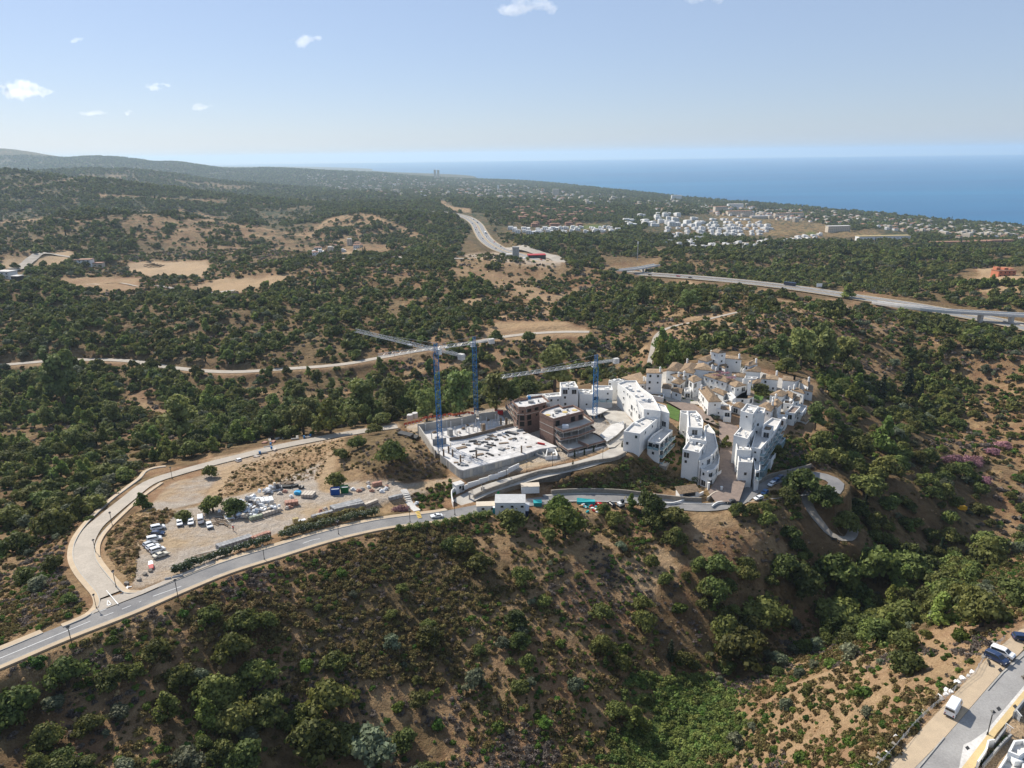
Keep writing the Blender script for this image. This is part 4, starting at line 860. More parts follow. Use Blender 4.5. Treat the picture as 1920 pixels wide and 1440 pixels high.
# nearest road, bottom right corner
r0 = lambda x, y: (1640 + x / 4.8, 1140 + y / 4.8)
def near_patch(name, pts, m, dz, th=0.0):
    w2 = [wpt(*r0(x, y), 209)[:2] for x, y in pts]; a_ = sum(w2[i][0] * w2[(i + 1) % len(w2)][1] - w2[(i + 1) % len(w2)][0] * w2[i][1] for i in range(len(w2)))
    if a_ < 0: w2 = w2[::-1]
    return MB().prism(w2, 208.4, 209 + dz).build(name, m, None, kind='structure')
near_patch('near_road', [(300,1500),(640,1160),(1000,740),(1140,580),(1500,230),(1700,60),(1750,400),(1344,750),(760,1440),(690,1520)], mat('worn_asphalt', (.33, .32, .305), (.26, .25, .24), .25, .9, fine=3.0), .0)
near_patch('parking_strip', [(40,1500),(330,1190),(620,880),(900,570),(1030,430),(1300,200),(1400,160),(1480,230),(1140,575),(1000,735),(640,1155),(300,1498)], PAVE, .02)
near_patch('kerb', [(1010,735),(1150,575),(1340,420),(1344,432),(1160,585),(1020,745)], KERB, .13); near_patch('kerb', [(390,1440),(620,1165),(628,1172),(400,1448)], KERB, .13)
near_patch('pavement', [(740,1500),(1010,1150),(1344,745),(1460,600),(1500,720),(1344,870),(1250,960),(1100,1130),(900,1440),(860,1500)], PAVE_Y, .14)
near_patch('gutter', [(620,1500),(760,1440),(800,1230),(870,1200),(1000,1110),(1344,700),(1344,745),(1010,1150),(740,1500)], CONC, .035)
for q in [(835,1262),(1116,908),(1262,893),(1130,560)]:
    o = near_patch('drain_cover', [(q[0] - 22, q[1] - 6), (q[0] + 2, q[1] - 22), (q[0] + 24, q[1] + 4), (q[0] - 2, q[1] + 20)], BLACKM, .05 if q[0] < 1200 else .16)
    del o['kind']; o['label'] = {835: 'square dark drain cover in the gutter, lowest in the picture', 1116: 'square dark drain cover in the gutter beyond the lamp post', 1262: 'small dark cover in the yellow pavement', 1130: 'dark drain cover between parking strip and kerb by the blue car'}[q[0]]; o['category'] = 'drain cover'

# ------------------------------------------------------------------ buildings
def ccw(p_):
    a_ = sum(p_[i][0] * p_[(i + 1) % len(p_)][1] - p_[(i + 1) % len(p_)][0] * p_[i][1] for i in range(len(p_)))
    return p_ if a_ > 0 else p_[::-1]
def inset(poly, d):
    out = []; k = len(poly)
    for i in range(k):
        a_, b_, c_ = (Vector(poly[i - 1][:2]), Vector(poly[i][:2]), Vector(poly[(i + 1) % k][:2]))
        e1 = (b_ - a_).normalized(); e2 = (c_ - b_).normalized(); n1 = Vector((-e1.y, e1.x)); n2 = Vector((-e2.y, e2.x)); s_ = n1 + n2
        if s_.length < .3: s_ = n1 * 2
        q = b_ + s_ / max(.5, s_.dot(n1)) * d; out.append((q.x, q.y))
    return out
_win = {}
def window_mesh(w_, h_, style='window', frame=WHITE):
    key = (round(w_, 1), round(h_, 1), style, frame.name)
    if key not in _win:
        mb = MB(); mb.box(-w_ / 2, w_ / 2, -.03, .02, 0, h_, 0)
        if style == 'window':
            for a_, b_, c_, d_ in ((-w_ / 2 - .08, w_ / 2 + .08, -.1, 0), (-w_ / 2 - .08, w_ / 2 + .08, h_, h_ + .08), (-w_ / 2 - .08, -w_ / 2, 0, h_), (w_ / 2, w_ / 2 + .08, 0, h_)): mb.box(a_, b_, -.1, .02, c_, d_, 1)
            if w_ > 1.1: mb.box(-.03, .03, -.06, .02, 0, h_, 1)
        me = mb.mesh('window'); me.materials.append(GLASS if style != 'open' else DARK); me.materials.append(frame); _win[key] = me
    return _win[key]
def facade(parent, poly, z0, z1, density=.6, spacing=3.0, big=.2, floor_h=3.0, seed=0, style='window', only=None):
    """windows on the walls that can be seen, floor by floor; a window is a part of the building"""
    rs = random.Random(seed); k = len(poly)
    for i in range(k):
        if only is not None and i not in only: continue
        a_, b_ = Vector(poly[i][:2]), Vector(poly[(i + 1) % k][:2]); e = b_ - a_; L = e.length
        if L < 2.2: continue
        e.normalize(); nrm = Vector((e.y, -e.x)); mid = (a_ + b_) / 2
        if nrm.dot(-mid.normalized()) < .05: continue
        nn = max(1, int(L / spacing)); fl = max(1, int((z1 - z0) / floor_h))
        for f in range(fl):
            zc = z1 - floor_h * (f + 1) + .25
            for j in range(nn):
                if rs.random() > density: continue
                p_ = a_ + e * (L * (j + .5) / nn + rs.uniform(-.25, .25)); g = float(gh(p_.x, p_.y))
                if zc < g - .4: continue
                w_, h_ = (1.9, 2.0) if rs.random() < big else rs.choice([(.7, .8), (.9, 1.1), (.9, 1.1)]); zz = zc + (0 if h_ > 1.5 else .9)
                w_ = min(w_, L / nn - .4)
                if w_ < .4: continue
                o = link('window', window_mesh(w_, h_, style), None, parent); o.matrix_world = Matrix.Translation((p_.x + nrm.x * .04, p_.y + nrm.y * .04, zz)) @ Matrix.Rotation(math.atan2(e.y, e.x), 4, 'Z')
                o.matrix_parent_inverse = Matrix.Identity(4); o.location = Vector((p_.x + nrm.x * .04, p_.y + nrm.y * .04, zz)) - parent.location
def pol(cr_, pts, e): return ccw([wpt(*cr_(x, y), e)[:2] for x, y in pts])
def base_under(poly, zb):
    g = min(float(gh(x, y)) for x, y in poly); return min(zb, g) - .8
def flat_block(root, poly, zt, zb, roofm=CONC, par=.7, wallm=WHITE, clutter=3, seed=0, dens=.55, big=.2, win=True, floor_h=3.0):
    """white storey block: wall with parapet, roof terrace, roof boxes and windows"""
    rs = random.Random(seed); zb = base_under(poly, zb); L = root.location; sh = lambda q: (q[0] - L.x, q[1] - L.y)
    inn = inset(poly, .28); k = len(poly); mb = MB(); O = [sh(q) for q in poly]; I = [sh(q) for q in inn]
    v = [(x, y, zb - L.z) for x, y in O] + [(x, y, zt - L.z) for x, y in O] + [(x, y, zt - L.z) for x, y in I] + [(x, y, zt - par - L.z) for x, y in I]
    f = []
    for i in range(k):
        j = (i + 1) % k
        for r_ in range(3): f.append((r_ * k + i, r_ * k + j, (r_ + 1) * k + j, (r_ + 1) * k + i))
    mb.add(v, f); mb.build('wall', wallm, root)
    rf = MB(); rf.add([(x, y, zt - par + .02 - L.z) for x, y in I], [tuple(range(k))]); rf.build('roof', roofm, root)
    cx = sum(q[0] for q in inn) / k; cy = sum(q[1] for q in inn) / k
    for c_ in range(clutter):
        q = inn[rs.randrange(k)]; t = rs.uniform(.15, .7); x = cx + (q[0] - cx) * t; y = cy + (q[1] - cy) * t; s_ = rs.uniform(.35, .8); h_ = rs.uniform(.5, 1.3)
        b_ = MB(); b_.box(-s_, s_, -s_ * .6, s_ * .6, 0, h_, 0); b_.box(-s_ * .8, s_ * .8, -s_ * .6 - .02, -s_ * .6, h_ * .25, h_ * .75, 1)
        o = b_.build(rs.choice(['chimney', 'roof_unit', 'roof_unit']), [wallm, GREYM], root); o.location = (x - L.x, y - L.y, zt - par - L.z); o.rotation_euler[2] = rs.uniform(0, .4) + .9
    if win: facade(root, poly, zb, zt - .2, dens, 3.0, big, floor_h, seed)
def tile_house(root, quad, ze, zb, rise=1.6, wallm=WHITE, seed=0, dens=.5, hip=.45, tile=TILE, chim=1):
    """quad: four eave corners; a hipped roof whose ridge follows the longer side"""
    rs = random.Random(seed); zb = base_under(quad, zb); L = root.location; q = [Vector((a_[0] - L.x, a_[1] - L.y, 0)) for a_ in quad]
    if (q[1] - q[0]).length + (q[3] - q[2]).length < (q[2] - q[1]).length + (q[0] - q[3]).length: q = q[1:] + q[:1]
    mb = MB(); mb.prism([(a_.x, a_.y) for a_ in q], zb - L.z, ze - L.z); mb.build('wall', wallm, root)
    c = (q[0] + q[1] + q[2] + q[3]) / 4; e = [a_ + (a_ - c).normalized() * .45 for a_ in q]; m0, m1 = (e[0] + e[3]) / 2, (e[1] + e[2]) / 2
    r0_, r1_ = m0.lerp(m1, hip * .5), m1.lerp(m0, hip * .5); z = ze - L.z; up = Vector((0, 0, z + rise)); lo_ = Vector((0, 0, z - .05)); hi_ = Vector((0, 0, z + .18))
    rb = MB(); V = [a_ + lo_ for a_ in e] + [a_ + hi_ for a_ in e] + [r0_ + up, r1_ + up]
    rb.add(V, [(3, 2, 1, 0), (0, 1, 5, 4), (1, 2, 6, 5), (2, 3, 7, 6), (3, 0, 4, 7), (4, 5, 9, 8), (6, 7, 8, 9), (5, 6, 9), (7, 4, 8)]); ro = rb.build('roof', tile, root)
    for i in range(chim):
        p_ = q[rs.randrange(4)].lerp(c, .25); cb = MB(); cb.box(-.35, .35, -.3, .3, -1.5, 1.9); cb.box(-.45, .45, -.4, .4, 1.9, 2.05); cb.box(-.2, .2, -.2, .2, 2.05, 2.4); o = cb.build('chimney', WHITE, ro); o.location = (p_.x, p_.y, z + .4)
    facade(root, [(a_.x + L.x, a_.y + L.y) for a_ in q], zb, ze - .1, dens, 2.7, .15, 2.9, seed)
R1 = lambda x, y: (1140 + x / 7.2, 690 + y / 7.2)
R2 = lambda x, y: (1260 + x / 8, 740 + y / 8)
R3 = lambda x, y: (1200 + x / 9.6, 640 + y / 9.6)
R4 = lambda x, y: (1340 + x / 9, 660 + y / 9)
R5 = lambda x, y: (930 + x / 7.2, 700 + y / 7.2)
R6 = lambda x, y: (750 + x / 6.194, 760 + y / 6.194)
def bld(name, label, blocks, group=None):
    pts = [pol(b[0], b[1], b[2]) for b in blocks]; c = np.mean(pts[0], 0); root = thing(name, label, 'apartment building' if 'apart' in name else 'house', (float(c[0]), float(c[1]), float(gh(c[0], c[1]))), 0, group)
    for i, (b, poly) in enumerate(zip(blocks, pts)):
        kw = dict(b[4]) if len(b) > 4 else {}
        flat_block(root, poly, b[2], b[3], seed=i * 7 + len(label), **kw)
    return root
G_A = 'white flat-roofed apartment buildings'
A = bld('apartment_building', 'long white stepped apartment block whose blank shaded end wall stands above the retaining wall', [
 (R1, [(130,205),(250,290),(345,390),(485,555),(712,578),(655,465),(600,370),(440,258),(380,165),(230,168)], 206.3, 196, dict(clutter=10, dens=.5)),
 (R1, [(212,852),(430,885),(668,682),(505,650),(335,735)], 203.3, 190, dict(clutter=5, dens=.35)),
 (R1, [(538,978),(700,1012),(872,838),(745,800),(600,900)], 199.3, 188, dict(clutter=1, dens=.85, big=.7)),
 (R1, [(712,575),(832,612),(775,505),(655,470)], 205.6, 194, dict(clutter=0, dens=.8, big=.8)),
 (R1, [(690,1312),(790,1335),(872,1228),(775,1205)], 191.2, 187, dict(clutter=0, win=False, par=.3, wallm=STONE, roofm=CONC_W))], G_A)
Cb = bld('apartment_building', 'white apartment block with curved stacked balconies at the foot of the cobbled street', [
 (R2, [(160,815),(408,868),(512,705),(255,672)], 199.6, 188, dict(clutter=4, dens=.5)),
 (R2, [(262,655),(510,690),(500,590),(450,492),(250,482),(215,560)], 200.9, 188, dict(clutter=6)),
 (R2, [(235,300),(245,485),(460,497),(470,400),(440,320),(360,238),(232,240)], 203.6, 190, dict(clutter=7)),
 (R2, [(125,235),(130,262),(235,300),(232,240)], 203.2, 190, dict(clutter=0)),
 (R2, [(408,1003),(600,905),(690,782),(640,560),(545,440),(485,470),(510,705),(408,870)], 196.9, 187, dict(clutter=1, dens=.8, big=.7)),
 (R2, [(440,1110),(530,1152),(640,1112),(700,1032),(716,935),(692,792),(600,907),(412,1006)], 194.2, 186.5, dict(clutter=0, dens=.9, big=.9, par=.9))], G_A)
Db = bld('apartment_building', 'white terraced apartment block right of the cobbled street with stacked terraces facing the trees', [
 (R2, [(1030,240),(1215,292),(1300,172),(1120,132)], 208.2, 194, dict(clutter=3, dens=.25)),
 (R2, [(925,605),(1130,662),(1265,462),(1080,420)], 201.8, 189, dict(clutter=7, dens=.25)),
 (R2, [(1000,1003),(1213,1016),(1228,890),(980,842)], 196.6, 187, dict(clutter=3, dens=.3)),
 (R2, [(975,825),(1192,832),(1165,747),(958,716)], 198.8, 188, dict(clutter=3, dens=.3)),
 (R2, [(1215,292),(1382,272),(1402,202),(1300,180)], 206.6, 192, dict(clutter=2, dens=.7)),
 (R2, [(1190,787),(1325,812),(1520,592),(1640,372),(1500,342),(1380,430),(1265,500)], 199.2, 186, dict(clutter=3, dens=.95, big=.85)),
 (R2, [(1350,522),(1482,542),(1527,470),(1400,442)], 201.6, 190, dict(clutter=0, dens=.6, big=.8, roofm=TILE)),
 (R2, [(1228,1035),(1255,1150),(1320,1130),(1330,830),(1225,890)], 194.6, 186, dict(clutter=0, dens=.9, big=.8)),
 (R2, [(1310,1110),(1390,1132),(1442,1045),(1370,1020)], 190.6, 186, dict(clutter=0, win=False, par=.9, wallm=BALU)),
 (R2, [(1420,960),(1490,975),(1560,880),(1480,850)], 191.6, 186, dict(clutter=0, win=False, par=.9, wallm=WHITE)),
 (R2, [(1545,700),(1640,745),(1705,650),(1610,610)], 193.0, 186, dict(clutter=0, win=False, par=.9, wallm=BALU))], G_A)
Eb = bld('apartment_building', 'white apartment block behind the brick shells with a taller square middle tower', [
 (R5, [(880,190),(1110,190),(1062,108),(862,122)], 205.2, 196, dict(clutter=5, dens=.4)),
 (R5, [(1130,278),(1312,282),(1312,215),(1108,212)], 202.0, 196, dict(clutter=5)),
 (R5, [(1312,224),(1575,224),(1562,165),(1295,162)], 203.6, 196, dict(clutter=4, dens=.6)),
 (R5, [(700,322),(885,306),(862,255),(640,275)], 201.2, 195, dict(clutter=3, dens=.8)),
 (R5, [(410,310),(640,300),(640,275),(430,290)], 201.0, 195, dict(clutter=0))], G_A)
bld('apartment_building', 'small white flat-roofed block between the middle tower block and the long stepped block', [(R1, [(8,165),(60,182),(235,178),(150,140)], 204.4, 195, dict(clutter=3))], G_A)
def balconies(root, cr_, pa, pb, zt, levels, depth=1.5, n_=3, glass=True):
    a_, b_ = Vector(wpt(*cr_(*pa), zt)).xy, Vector(wpt(*cr_(*pb), zt)).xy; e = b_ - a_; L = e.length; e.normalize(); nrm = Vector((e.y, -e.x)); nrm = nrm if nrm.dot(-a_) > 0 else -nrm; ang = math.atan2(e.y, e.x); sg = 1 if (Vector((-math.sin(ang), math.cos(ang))).dot(nrm) > 0) else -1
    for z in levels:
        for j in range(n_):
            c = a_ + e * (L * (j + .5) / n_); w_ = L / n_ * .86; y0, y1 = sorted((0, sg * depth)); o = MB().box(-w_ / 2, w_ / 2, y0, y1, -.2, 0).build('balcony', WHITE, root); o.location = (c.x - root.location.x, c.y - root.location.y, z - root.location.z); o.rotation_euler[2] = ang
            y2, y3 = sorted((sg * depth, sg * (depth - .06))); MB().box(-w_ / 2, w_ / 2, y2, y3, 0.003, 1.0).box(-w_ / 2, -w_ / 2 + .06, y0, y1 - .07 if sg > 0 else y1, .003, 1.0).build('balustrade', BALU if glass else WHITE, o)
            y4, y5 = sorted((sg * .03, sg * .06)); MB().box(-w_ * .42, w_ * .42, y4, y5, .1, 2.2).build('glazing', GLASS, o)
balconies(Db, R2, (1325,812), (1640,372), 199.2, (196.3, 193.3, 190.4), 1.6, 6); balconies(A, R1, (700,1012), (872,838), 199.3, (196.4, 193.4, 190.6), 1.3, 3); balconies(Cb, R2, (692,782), (640,560), 196.9, (193.9, 190.8), 1.2, 2); balconies(Cb, R2, (530,1152), (700,1032), 194.2, (191.2,), 1.4, 2, False); balconies(Db, R2, (1255,1150), (1320,1130), 194.6, (191.6,), 1.2, 1); balconies(Eb, R5, (1312,224), (1575,222), 203.6, (198.4,), 1.3, 3); balconies(A, R1, (538,978), (700,1012), 199.3, (196.4,), .9, 2)
HOUSES = [  # (crop, eave corners, eave elevation, rise, words)
 (R3, [(120,572),(395,575),(398,505),(130,500)], 207.0, .7, 'tall white tower house with two white chimneys at the left end of the village'),
 (R3, [(480,522),(700,540),(790,435),(590,385)], 203.4, 1.7, 'white house with a broad brown hipped roof behind the tower house'),
 (R3, [(705,540),(965,582),(1065,425),(832,385)], 203.4, 1.5, 'white house with long mottled brown roof in the middle of the row'),
 (R3, [(980,500),(1345,536),(1230,440),(1050,408)], 204.2, 1.6, 'white house with ridge running sideways above the arcade court'),
 (R3, [(560,602),(690,665),(822,642),(742,562)], 201.6, 1.0, 'small white house with single sloping roof between two hipped ones'),
 (R3, [(570,738),(720,778),(812,706),(672,668)], 200.6, 1.2, 'white house over the square with arched doors and small hipped roof'),
 (R3, [(880,682),(962,742),(1108,692),(962,612)], 202.6, 1.3, 'narrow tall white house with one long slit window'),
 (R3, [(1062,865),(1232,1088),(1462,1082),(1215,808)], 201.6, 1.8, 'white corner house with thick white chimney above the green hedge'),
 (R3, [(1150,618),(1545,738),(1695,690),(1345,545)], 202.2, 1.4, 'long white terrace house with pink flowers climbing over its roof'),
 (R4, [(182,512),(348,592),(528,558),(330,468)], 201.4, 1.3, 'large white house with little wooden balconies beside the lawn'),
 (R3, [(1048,328),(1212,366),(1412,292),(1290,240)], 205.0, 1.4, 'white house left of the highest house with one small chimney'),
 (R3, [(1285,182),(1410,212),(1545,200),(1405,150)], 209.0, 1.3, 'highest white house of the village with pyramid roof'),
 (R4, [(150,102),(442,132),(456,92),(200,55)], 205.0, 1.0, 'long white house right of the highest house behind palms'),
 (R3, [(1190,412),(1380,432),(1422,386),(1282,362)], 203.2, .9, 'low white house in front of the highest house'),
 (R3, [(1420,432),(1530,492),(1562,430),(1482,372)], 202.6, .9, 'small white house with hipped roof left of the palms'),
 (R4, [(510,222),(582,238),(722,202),(632,142)], 204.0, 1.3, 'white house with sunlit orange roof at the back right'),
 (R4, [(530,322),(770,342),(772,278),(640,262)], 202.4, 1.3, 'plain white house with long blank wall behind the dark tree'),
 (R4, [(300,402),(500,432),(512,368),(300,345)], 200.4, .8, 'low white house below the palms'),
 (R4, [(790,452),(1060,472),(1076,402),(830,385)], 199.8, .8, 'white house right of the dark tree with straight brown roof'),
 (R4, [(1150,476),(1362,492),(1440,450),(1165,402)], 200.2, .8, 'white house with two chimneys standing apart at the right'),
 (R4, [(1440,500),(1575,582),(1600,520),(1520,452)], 199.0, 1.0, 'small white house at the right edge of the village with pergola'),
 (R4, [(935,722),(1142,752),(1225,700),(1080,652)], 199.0, 1.4, 'white house with hipped roof above the lawn slope'),
 (R4, [(1190,702),(1312,792),(1372,722),(1242,658)], 198.4, 1.2, 'white house with brown roof right of the lawn slope'),
 (R4, [(720,932),(950,1002),(1002,920),(862,852)], 199.2, 1.3, 'white house with low pitched roof behind the terraced block'),
 (R4, [(960,862),(1062,932),(1132,862),(1022,790)], 199.6, 1.3, 'narrow white house with sunlit left roof slope'),
 (R4, [(1310,640),(1500,705),(1520,690),(1390,612)], 197.6, 1.2, 'low white house with lean-to roof below the two-chimney house'),
 (R4, [(300,905),(440,945),(520,905),(390,852)], 197.2, 1.2, 'small white house with reddish hipped roof beside the chimney tower'),
 (R1, [(190,135),(430,212),(515,205),(440,62)], 201.2, 1.0, 'row of low white cottages with brown roofs behind the long block')]
for i, (cr_, q, ze, rise, lb) in enumerate(HOUSES):
    quad = pol(cr_, q, ze); c = np.mean(quad, 0); root = thing('white_house', lb, 'house', (float(c[0]), float(c[1]), float(gh(c[0], c[1]))), 0, 'whitewashed houses of the hilltop village')
    tile_house(root, quad, ze, 192, rise, seed=i + 3, dens=.62, tile=(TILE, TILE_L)[i % 3 == 0], chim=(1, 0, 1, 1, 2)[i % 5])
bld('terraced_house', 'white terraced house with brown sunken roof terraces above the garden stair', [
 (R4, [(1190,1012),(1352,1032),(1450,922),(1310,900)], 196.8, 186, dict(clutter=0, dens=.9, big=.7, roofm=COBB)), (R4, [(1060,1102),(1200,1132),(1242,1062),(1060,1042)], 196.2, 186, dict(clutter=1, dens=.8, big=.7)), (R4, [(1350,1040),(1460,1060),(1560,910),(1450,875)], 194.6, 185, dict(clutter=2, dens=.8, big=.6))])
bld('porch_house', 'white two-storey porch house with arched loggia behind the street tree', [(R2, [(640,200),(775,235),(885,240),(870,150),(660,140)], 198.6, 191, dict(clutter=0, dens=1, big=.4, roofm=TILE)), (R2, [(770,330),(888,338),(885,250),(775,245)], 196.4, 190, dict(clutter=0, dens=1, big=1, roofm=TILE))])
q = pol(R4, [(560,530),(618,530),(618,505),(568,505)], 203.5); c = np.mean(q, 0); ct_ = thing('chimney_tower', 'tall square white chimney tower at the corner of the lawn', 'tower', (float(c[0]), float(c[1]), float(gh(*c))))
mb = MB(); mb.prism([(x - c[0], y - c[1]) for x, y in q], -1, 203.5 - ct_.location.z); mb.build('shaft', WHITE, ct_); mb = MB(); z_ = 203.5 - ct_.location.z; mb.prism([((x - c[0]) * .7, (y - c[1]) * .7) for x, y in q], z_, z_ + .8); mb.build('cap', CREAM, ct_)
FILL = [(R3, [(400,860),(560,880),(560,800),(420,790)], 199.4), (R3, [(150,960),(420,1010),(440,940),(170,900)], 198.0), (R3, [(570,905),(740,960),(760,880),(600,860)], 198.6), (R3, [(800,900),(920,900),(910,830),(800,830)], 199.0), (R3, [(1290,900),(1500,1000),(1560,930),(1380,860)], 198.4), (R3, [(1130,700),(1560,840),(1600,790),(1180,660)], 199.0), (R3, [(1000,480),(1200,440),(1180,400),(1000,440)], 202.0), (R3, [(1480,1080),(1640,1180),(1728,1100),(1600,1040)], 197.4), (R4, [(360,790),(560,800),(660,760),(660,690),(560,660)], 197.4), (R4, [(110,620),(300,800),(360,760),(200,600)], 198.4), (R4, [(640,560),(760,540),(780,480),(640,480)], 199.0), (R4, [(1150,640),(1300,650),(1300,580),(1150,560)], 196.6), (R4, [(1500,660),(1650,690),(1660,590),(1540,560)], 196.4), (R4, [(1160,860),(1320,880),(1340,810),(1180,790)], 197.4), (R4, [(1330,850),(1430,830),(1430,790),(1340,780)], 196.6), (R4, [(500,440),(700,450),(740,420),(520,400)], 200.6), (R4, [(1400,1150),(1540,1200),(1600,1140),(1450,1080)], 191.6), (R4, [(1220,1220),(1330,1320),(1400,1280),(1260,1180)], 190.6)]
for i, (cr_, q, ze) in enumerate(FILL):
    quad = pol(cr_, q, ze); c = np.mean(quad, 0); root = thing('white_annexe', f'{ORD(i, len(FILL)) if i in (0, len(FILL) - 1) else ORD(i, len(FILL))} low white annexe between the village houses', 'house', (float(c[0]), float(c[1]), float(gh(c[0], c[1]))), 0, 'low white annexes between the village houses'); (flat_block(root, quad, ze, 192, roofm=(CONC, TILE, COBB)[i % 3], clutter=1, seed=i, dens=.75, big=.4) if i % 2 else tile_house(root, quad, ze + .5, 192, .9, seed=i, dens=.75, chim=0))
for j in range(46):
    cr_, x, y = [(R3, 450 + j * 23, 1050 - (j % 7) * 30), (R4, 250 + j * 30, 850 - (j % 5) * 60), (R2, 480 + (j % 9) * 25, 250 + j * 9)][j % 3]; px_, py_ = cr_(x, y); h_ = Vector(wpt(px_, py_, 196)); h_.z = float(gh(h_.x, h_.y)); single_object(('green_bush', 'green_bush', 'olive_tree')[j % 3], h_.x, h_.y, h_.z, (.9, 1.3, .55)[j % 3], f'garden {("bush", "shrub", "olive tree")[j % 3]} between the white village houses', 'garden plants between the village houses', j)
# grounds of the village: cobbled street, gardens
drape('cobbled_street', [(1347,790,194.4),(1383,800,194),(1390,850,191.5),(1398,905,189),(1386,940,187.8),(1342,942,187.7),(1328,925,187.9),(1348,890,189.6),(1350,850,191.2)], COBB, .25, kind='structure')
drape('upper_street', [(1246,752,196.3),(1300,758,196.2),(1330,778,195.5),(1345,800,194.4),(1322,790,195),(1290,775,195.8)], COBB, .3, kind='structure')
def lawn(name, pts, lb): 
    o = drape(name, pts, LAWN, .25, kind='structure'); return o
drape('village_paving', [(1205,712,195.5),(1340,672,195.5),(1420,694,195),(1505,722,193.4),(1500,765,193),(1440,780,194),(1300,755,196),(1240,748,196.3)], CONC_W, .12, kind='structure')
lawn('lawn', [(1250,758,196.2),(1275,770,196),(1272,792,195),(1254,782,195.6)], ''); lawn('lawn', [(1415,735,196),(1432,745,195.6),(1428,752,195.4),(1412,748,195.6)], '')

# ------------------------------------------------------------------ building site
def slab_poly(mb, poly, z0, z1, L, mi=0): mb.prism([(x - L.x, y - L.y) for x, y in poly], z0 - L.z, z1 - L.z, mi)
dk = pol(R6, [(460,562),(470,535),(560,512),(600,470),(578,412),(740,392),(1110,302),(1325,242),(1480,322),(1825,478),(1620,505),(1440,572),(1150,645),(850,722),(735,752),(685,742),(560,640)], 195.5)
c = np.mean(dk, 0); D_ = thing('unfinished_deck', 'large white concrete roof deck of the underground garage with ribbed grey walls', 'building', (float(c[0]), float(c[1]), 192))
mb = MB(); slab_poly(mb, dk, 195.15, 195.5, D_.location); mb.build('deck', DECK, D_)
mb = MB(); slab_poly(mb, inset(dk, .15), 189.5, 195.15, D_.location); mb.build('wall', CONC_G, D_)
k = 0
for i in range(len(dk)):
    a_, b_ = Vector(dk[i]), Vector(dk[(i + 1) % len(dk)]); e = b_ - a_; L = e.length; e.normalize(); nrm = Vector((e.y, -e.x))
    if nrm.dot(-a_.normalized()) < .05 or L < 1: continue
    for j in range(max(1, int(L / 1.25))):
        p_ = a_ + e * (j + .5) * 1.25
        if (p_ - a_).length > L - .5: break
        g = float(gh(p_.x, p_.y)); pb = MB(); pb.box(-.57, .57, -.02, .10, g - .5 - 195.12, 0); o = pb.build('wall_panel', CONC_G if (j * 7 + i) % 4 else CONC_W, D_)
        o.location = (p_.x - nrm.x * .06 - D_.location.x, p_.y - nrm.y * .06 - D_.location.y, 195.12 - 192); o.rotation_euler[2] = math.atan2(e.y, e.x); k += 1
def at6(x, y, e): q_ = wpt(*R6(x, y), e); return Vector(q_)
pm = MB().box(-.3, .3, -.3, .3, 0, 2.7).mesh('pillar'); pm.materials.append(WOOD); tm = MB().box(-.18, .18, -.18, .18, 0, 3.0).mesh('column'); tm.materials.append(CONC)
for x, y in [(508,590),(567,555),(612,592),(704,660),(888,612),(1412,548)]:
    o = link('pillar', pm, None, D_); o.location = at6(x, y, 195.5) - D_.location
sheet = {}
for j, (x, y, w_, h_, rz) in enumerate([(715,495,3.2,1.5,.5),(845,420,2.6,.9,.3),(950,515,4.2,.9,-.4),(925,575,2.4,1.2,.4),(1045,575,2.8,.7,-.8),(1180,515,1.6,1.6,1),(1205,442,3,.8,.2),(1060,465,3,.6,-.4),(1020,485,2.6,.5,-.5),(1290,395,1.6,1,.5),(1330,393,1.4,1,.6),(1300,325,4,.5,-.6),(1320,318,4,.5,-.6),(1280,330,4,.5,-.6),(1395,295,2.2,.9,.2),(1458,325,2,.3,.6),(1420,262,1.6,1,0),(1370,258,1.2,.8,0),(1210,370,1.6,.5,-1),(1245,350,1.6,.5,-1),(1155,348,1.4,.8,0),(1080,365,2.4,1,-.6),(1050,390,2,1,-.6),(1095,395,2,1,-.7),(1015,400,1.6,.7,0),(985,430,2,.5,-.3),(935,430,1.8,.6,-.5),(900,455,2,.7,-.4),(880,445,1.4,.9,.3),(790,465,1.4,.7,-.3),(735,455,1,.7,0),(850,535,2.4,.4,.3),(770,700,1.2,.6,.2),(650,668,1.3,.7,0),(690,690,1.2,.6,.7),(720,700,1,.7,.2),(1500,485,1.6,.6,.2),(1120,405,1.4,.5,.5),(1035,352,1.6,.8,-.5),(1065,348,1.2,.6,.3)]):
    w_ *= 1.25; h_ *= 1.25; q_ = at6(x, y, 195.5); mb = MB(); nl = 2 + j % 3
    for l in range(nl): mb.box(-w_ / 2 + .04 * l, w_ / 2 - .05 * l, -h_ / 2 + .03 * l, h_ / 2 - .02 * l, .02 + .14 * l, .14 + .14 * l)
    o = mb.build('formwork_stack', (WOOD, CONC_G, BLACKM)[(j * 5) % 3] if j % 3 else WOOD, None, label=f'{("flat", "low", "long", "short")[j % 4]} stack of {("timber", "grey", "dark")[(j * 5) % 3 if j % 3 else 0]} formwork boards lying on the white deck', category='formwork', group='formwork stacks on the white deck'); o.location = q_; o.rotation_euler[2] = rz
rs = random.Random(31); pg6 = np.array([(600,500),(760,420),(1100,330),(1300,270),(1420,330),(1650,450),(1400,540),(900,640),(720,700)], float); cnt = 0
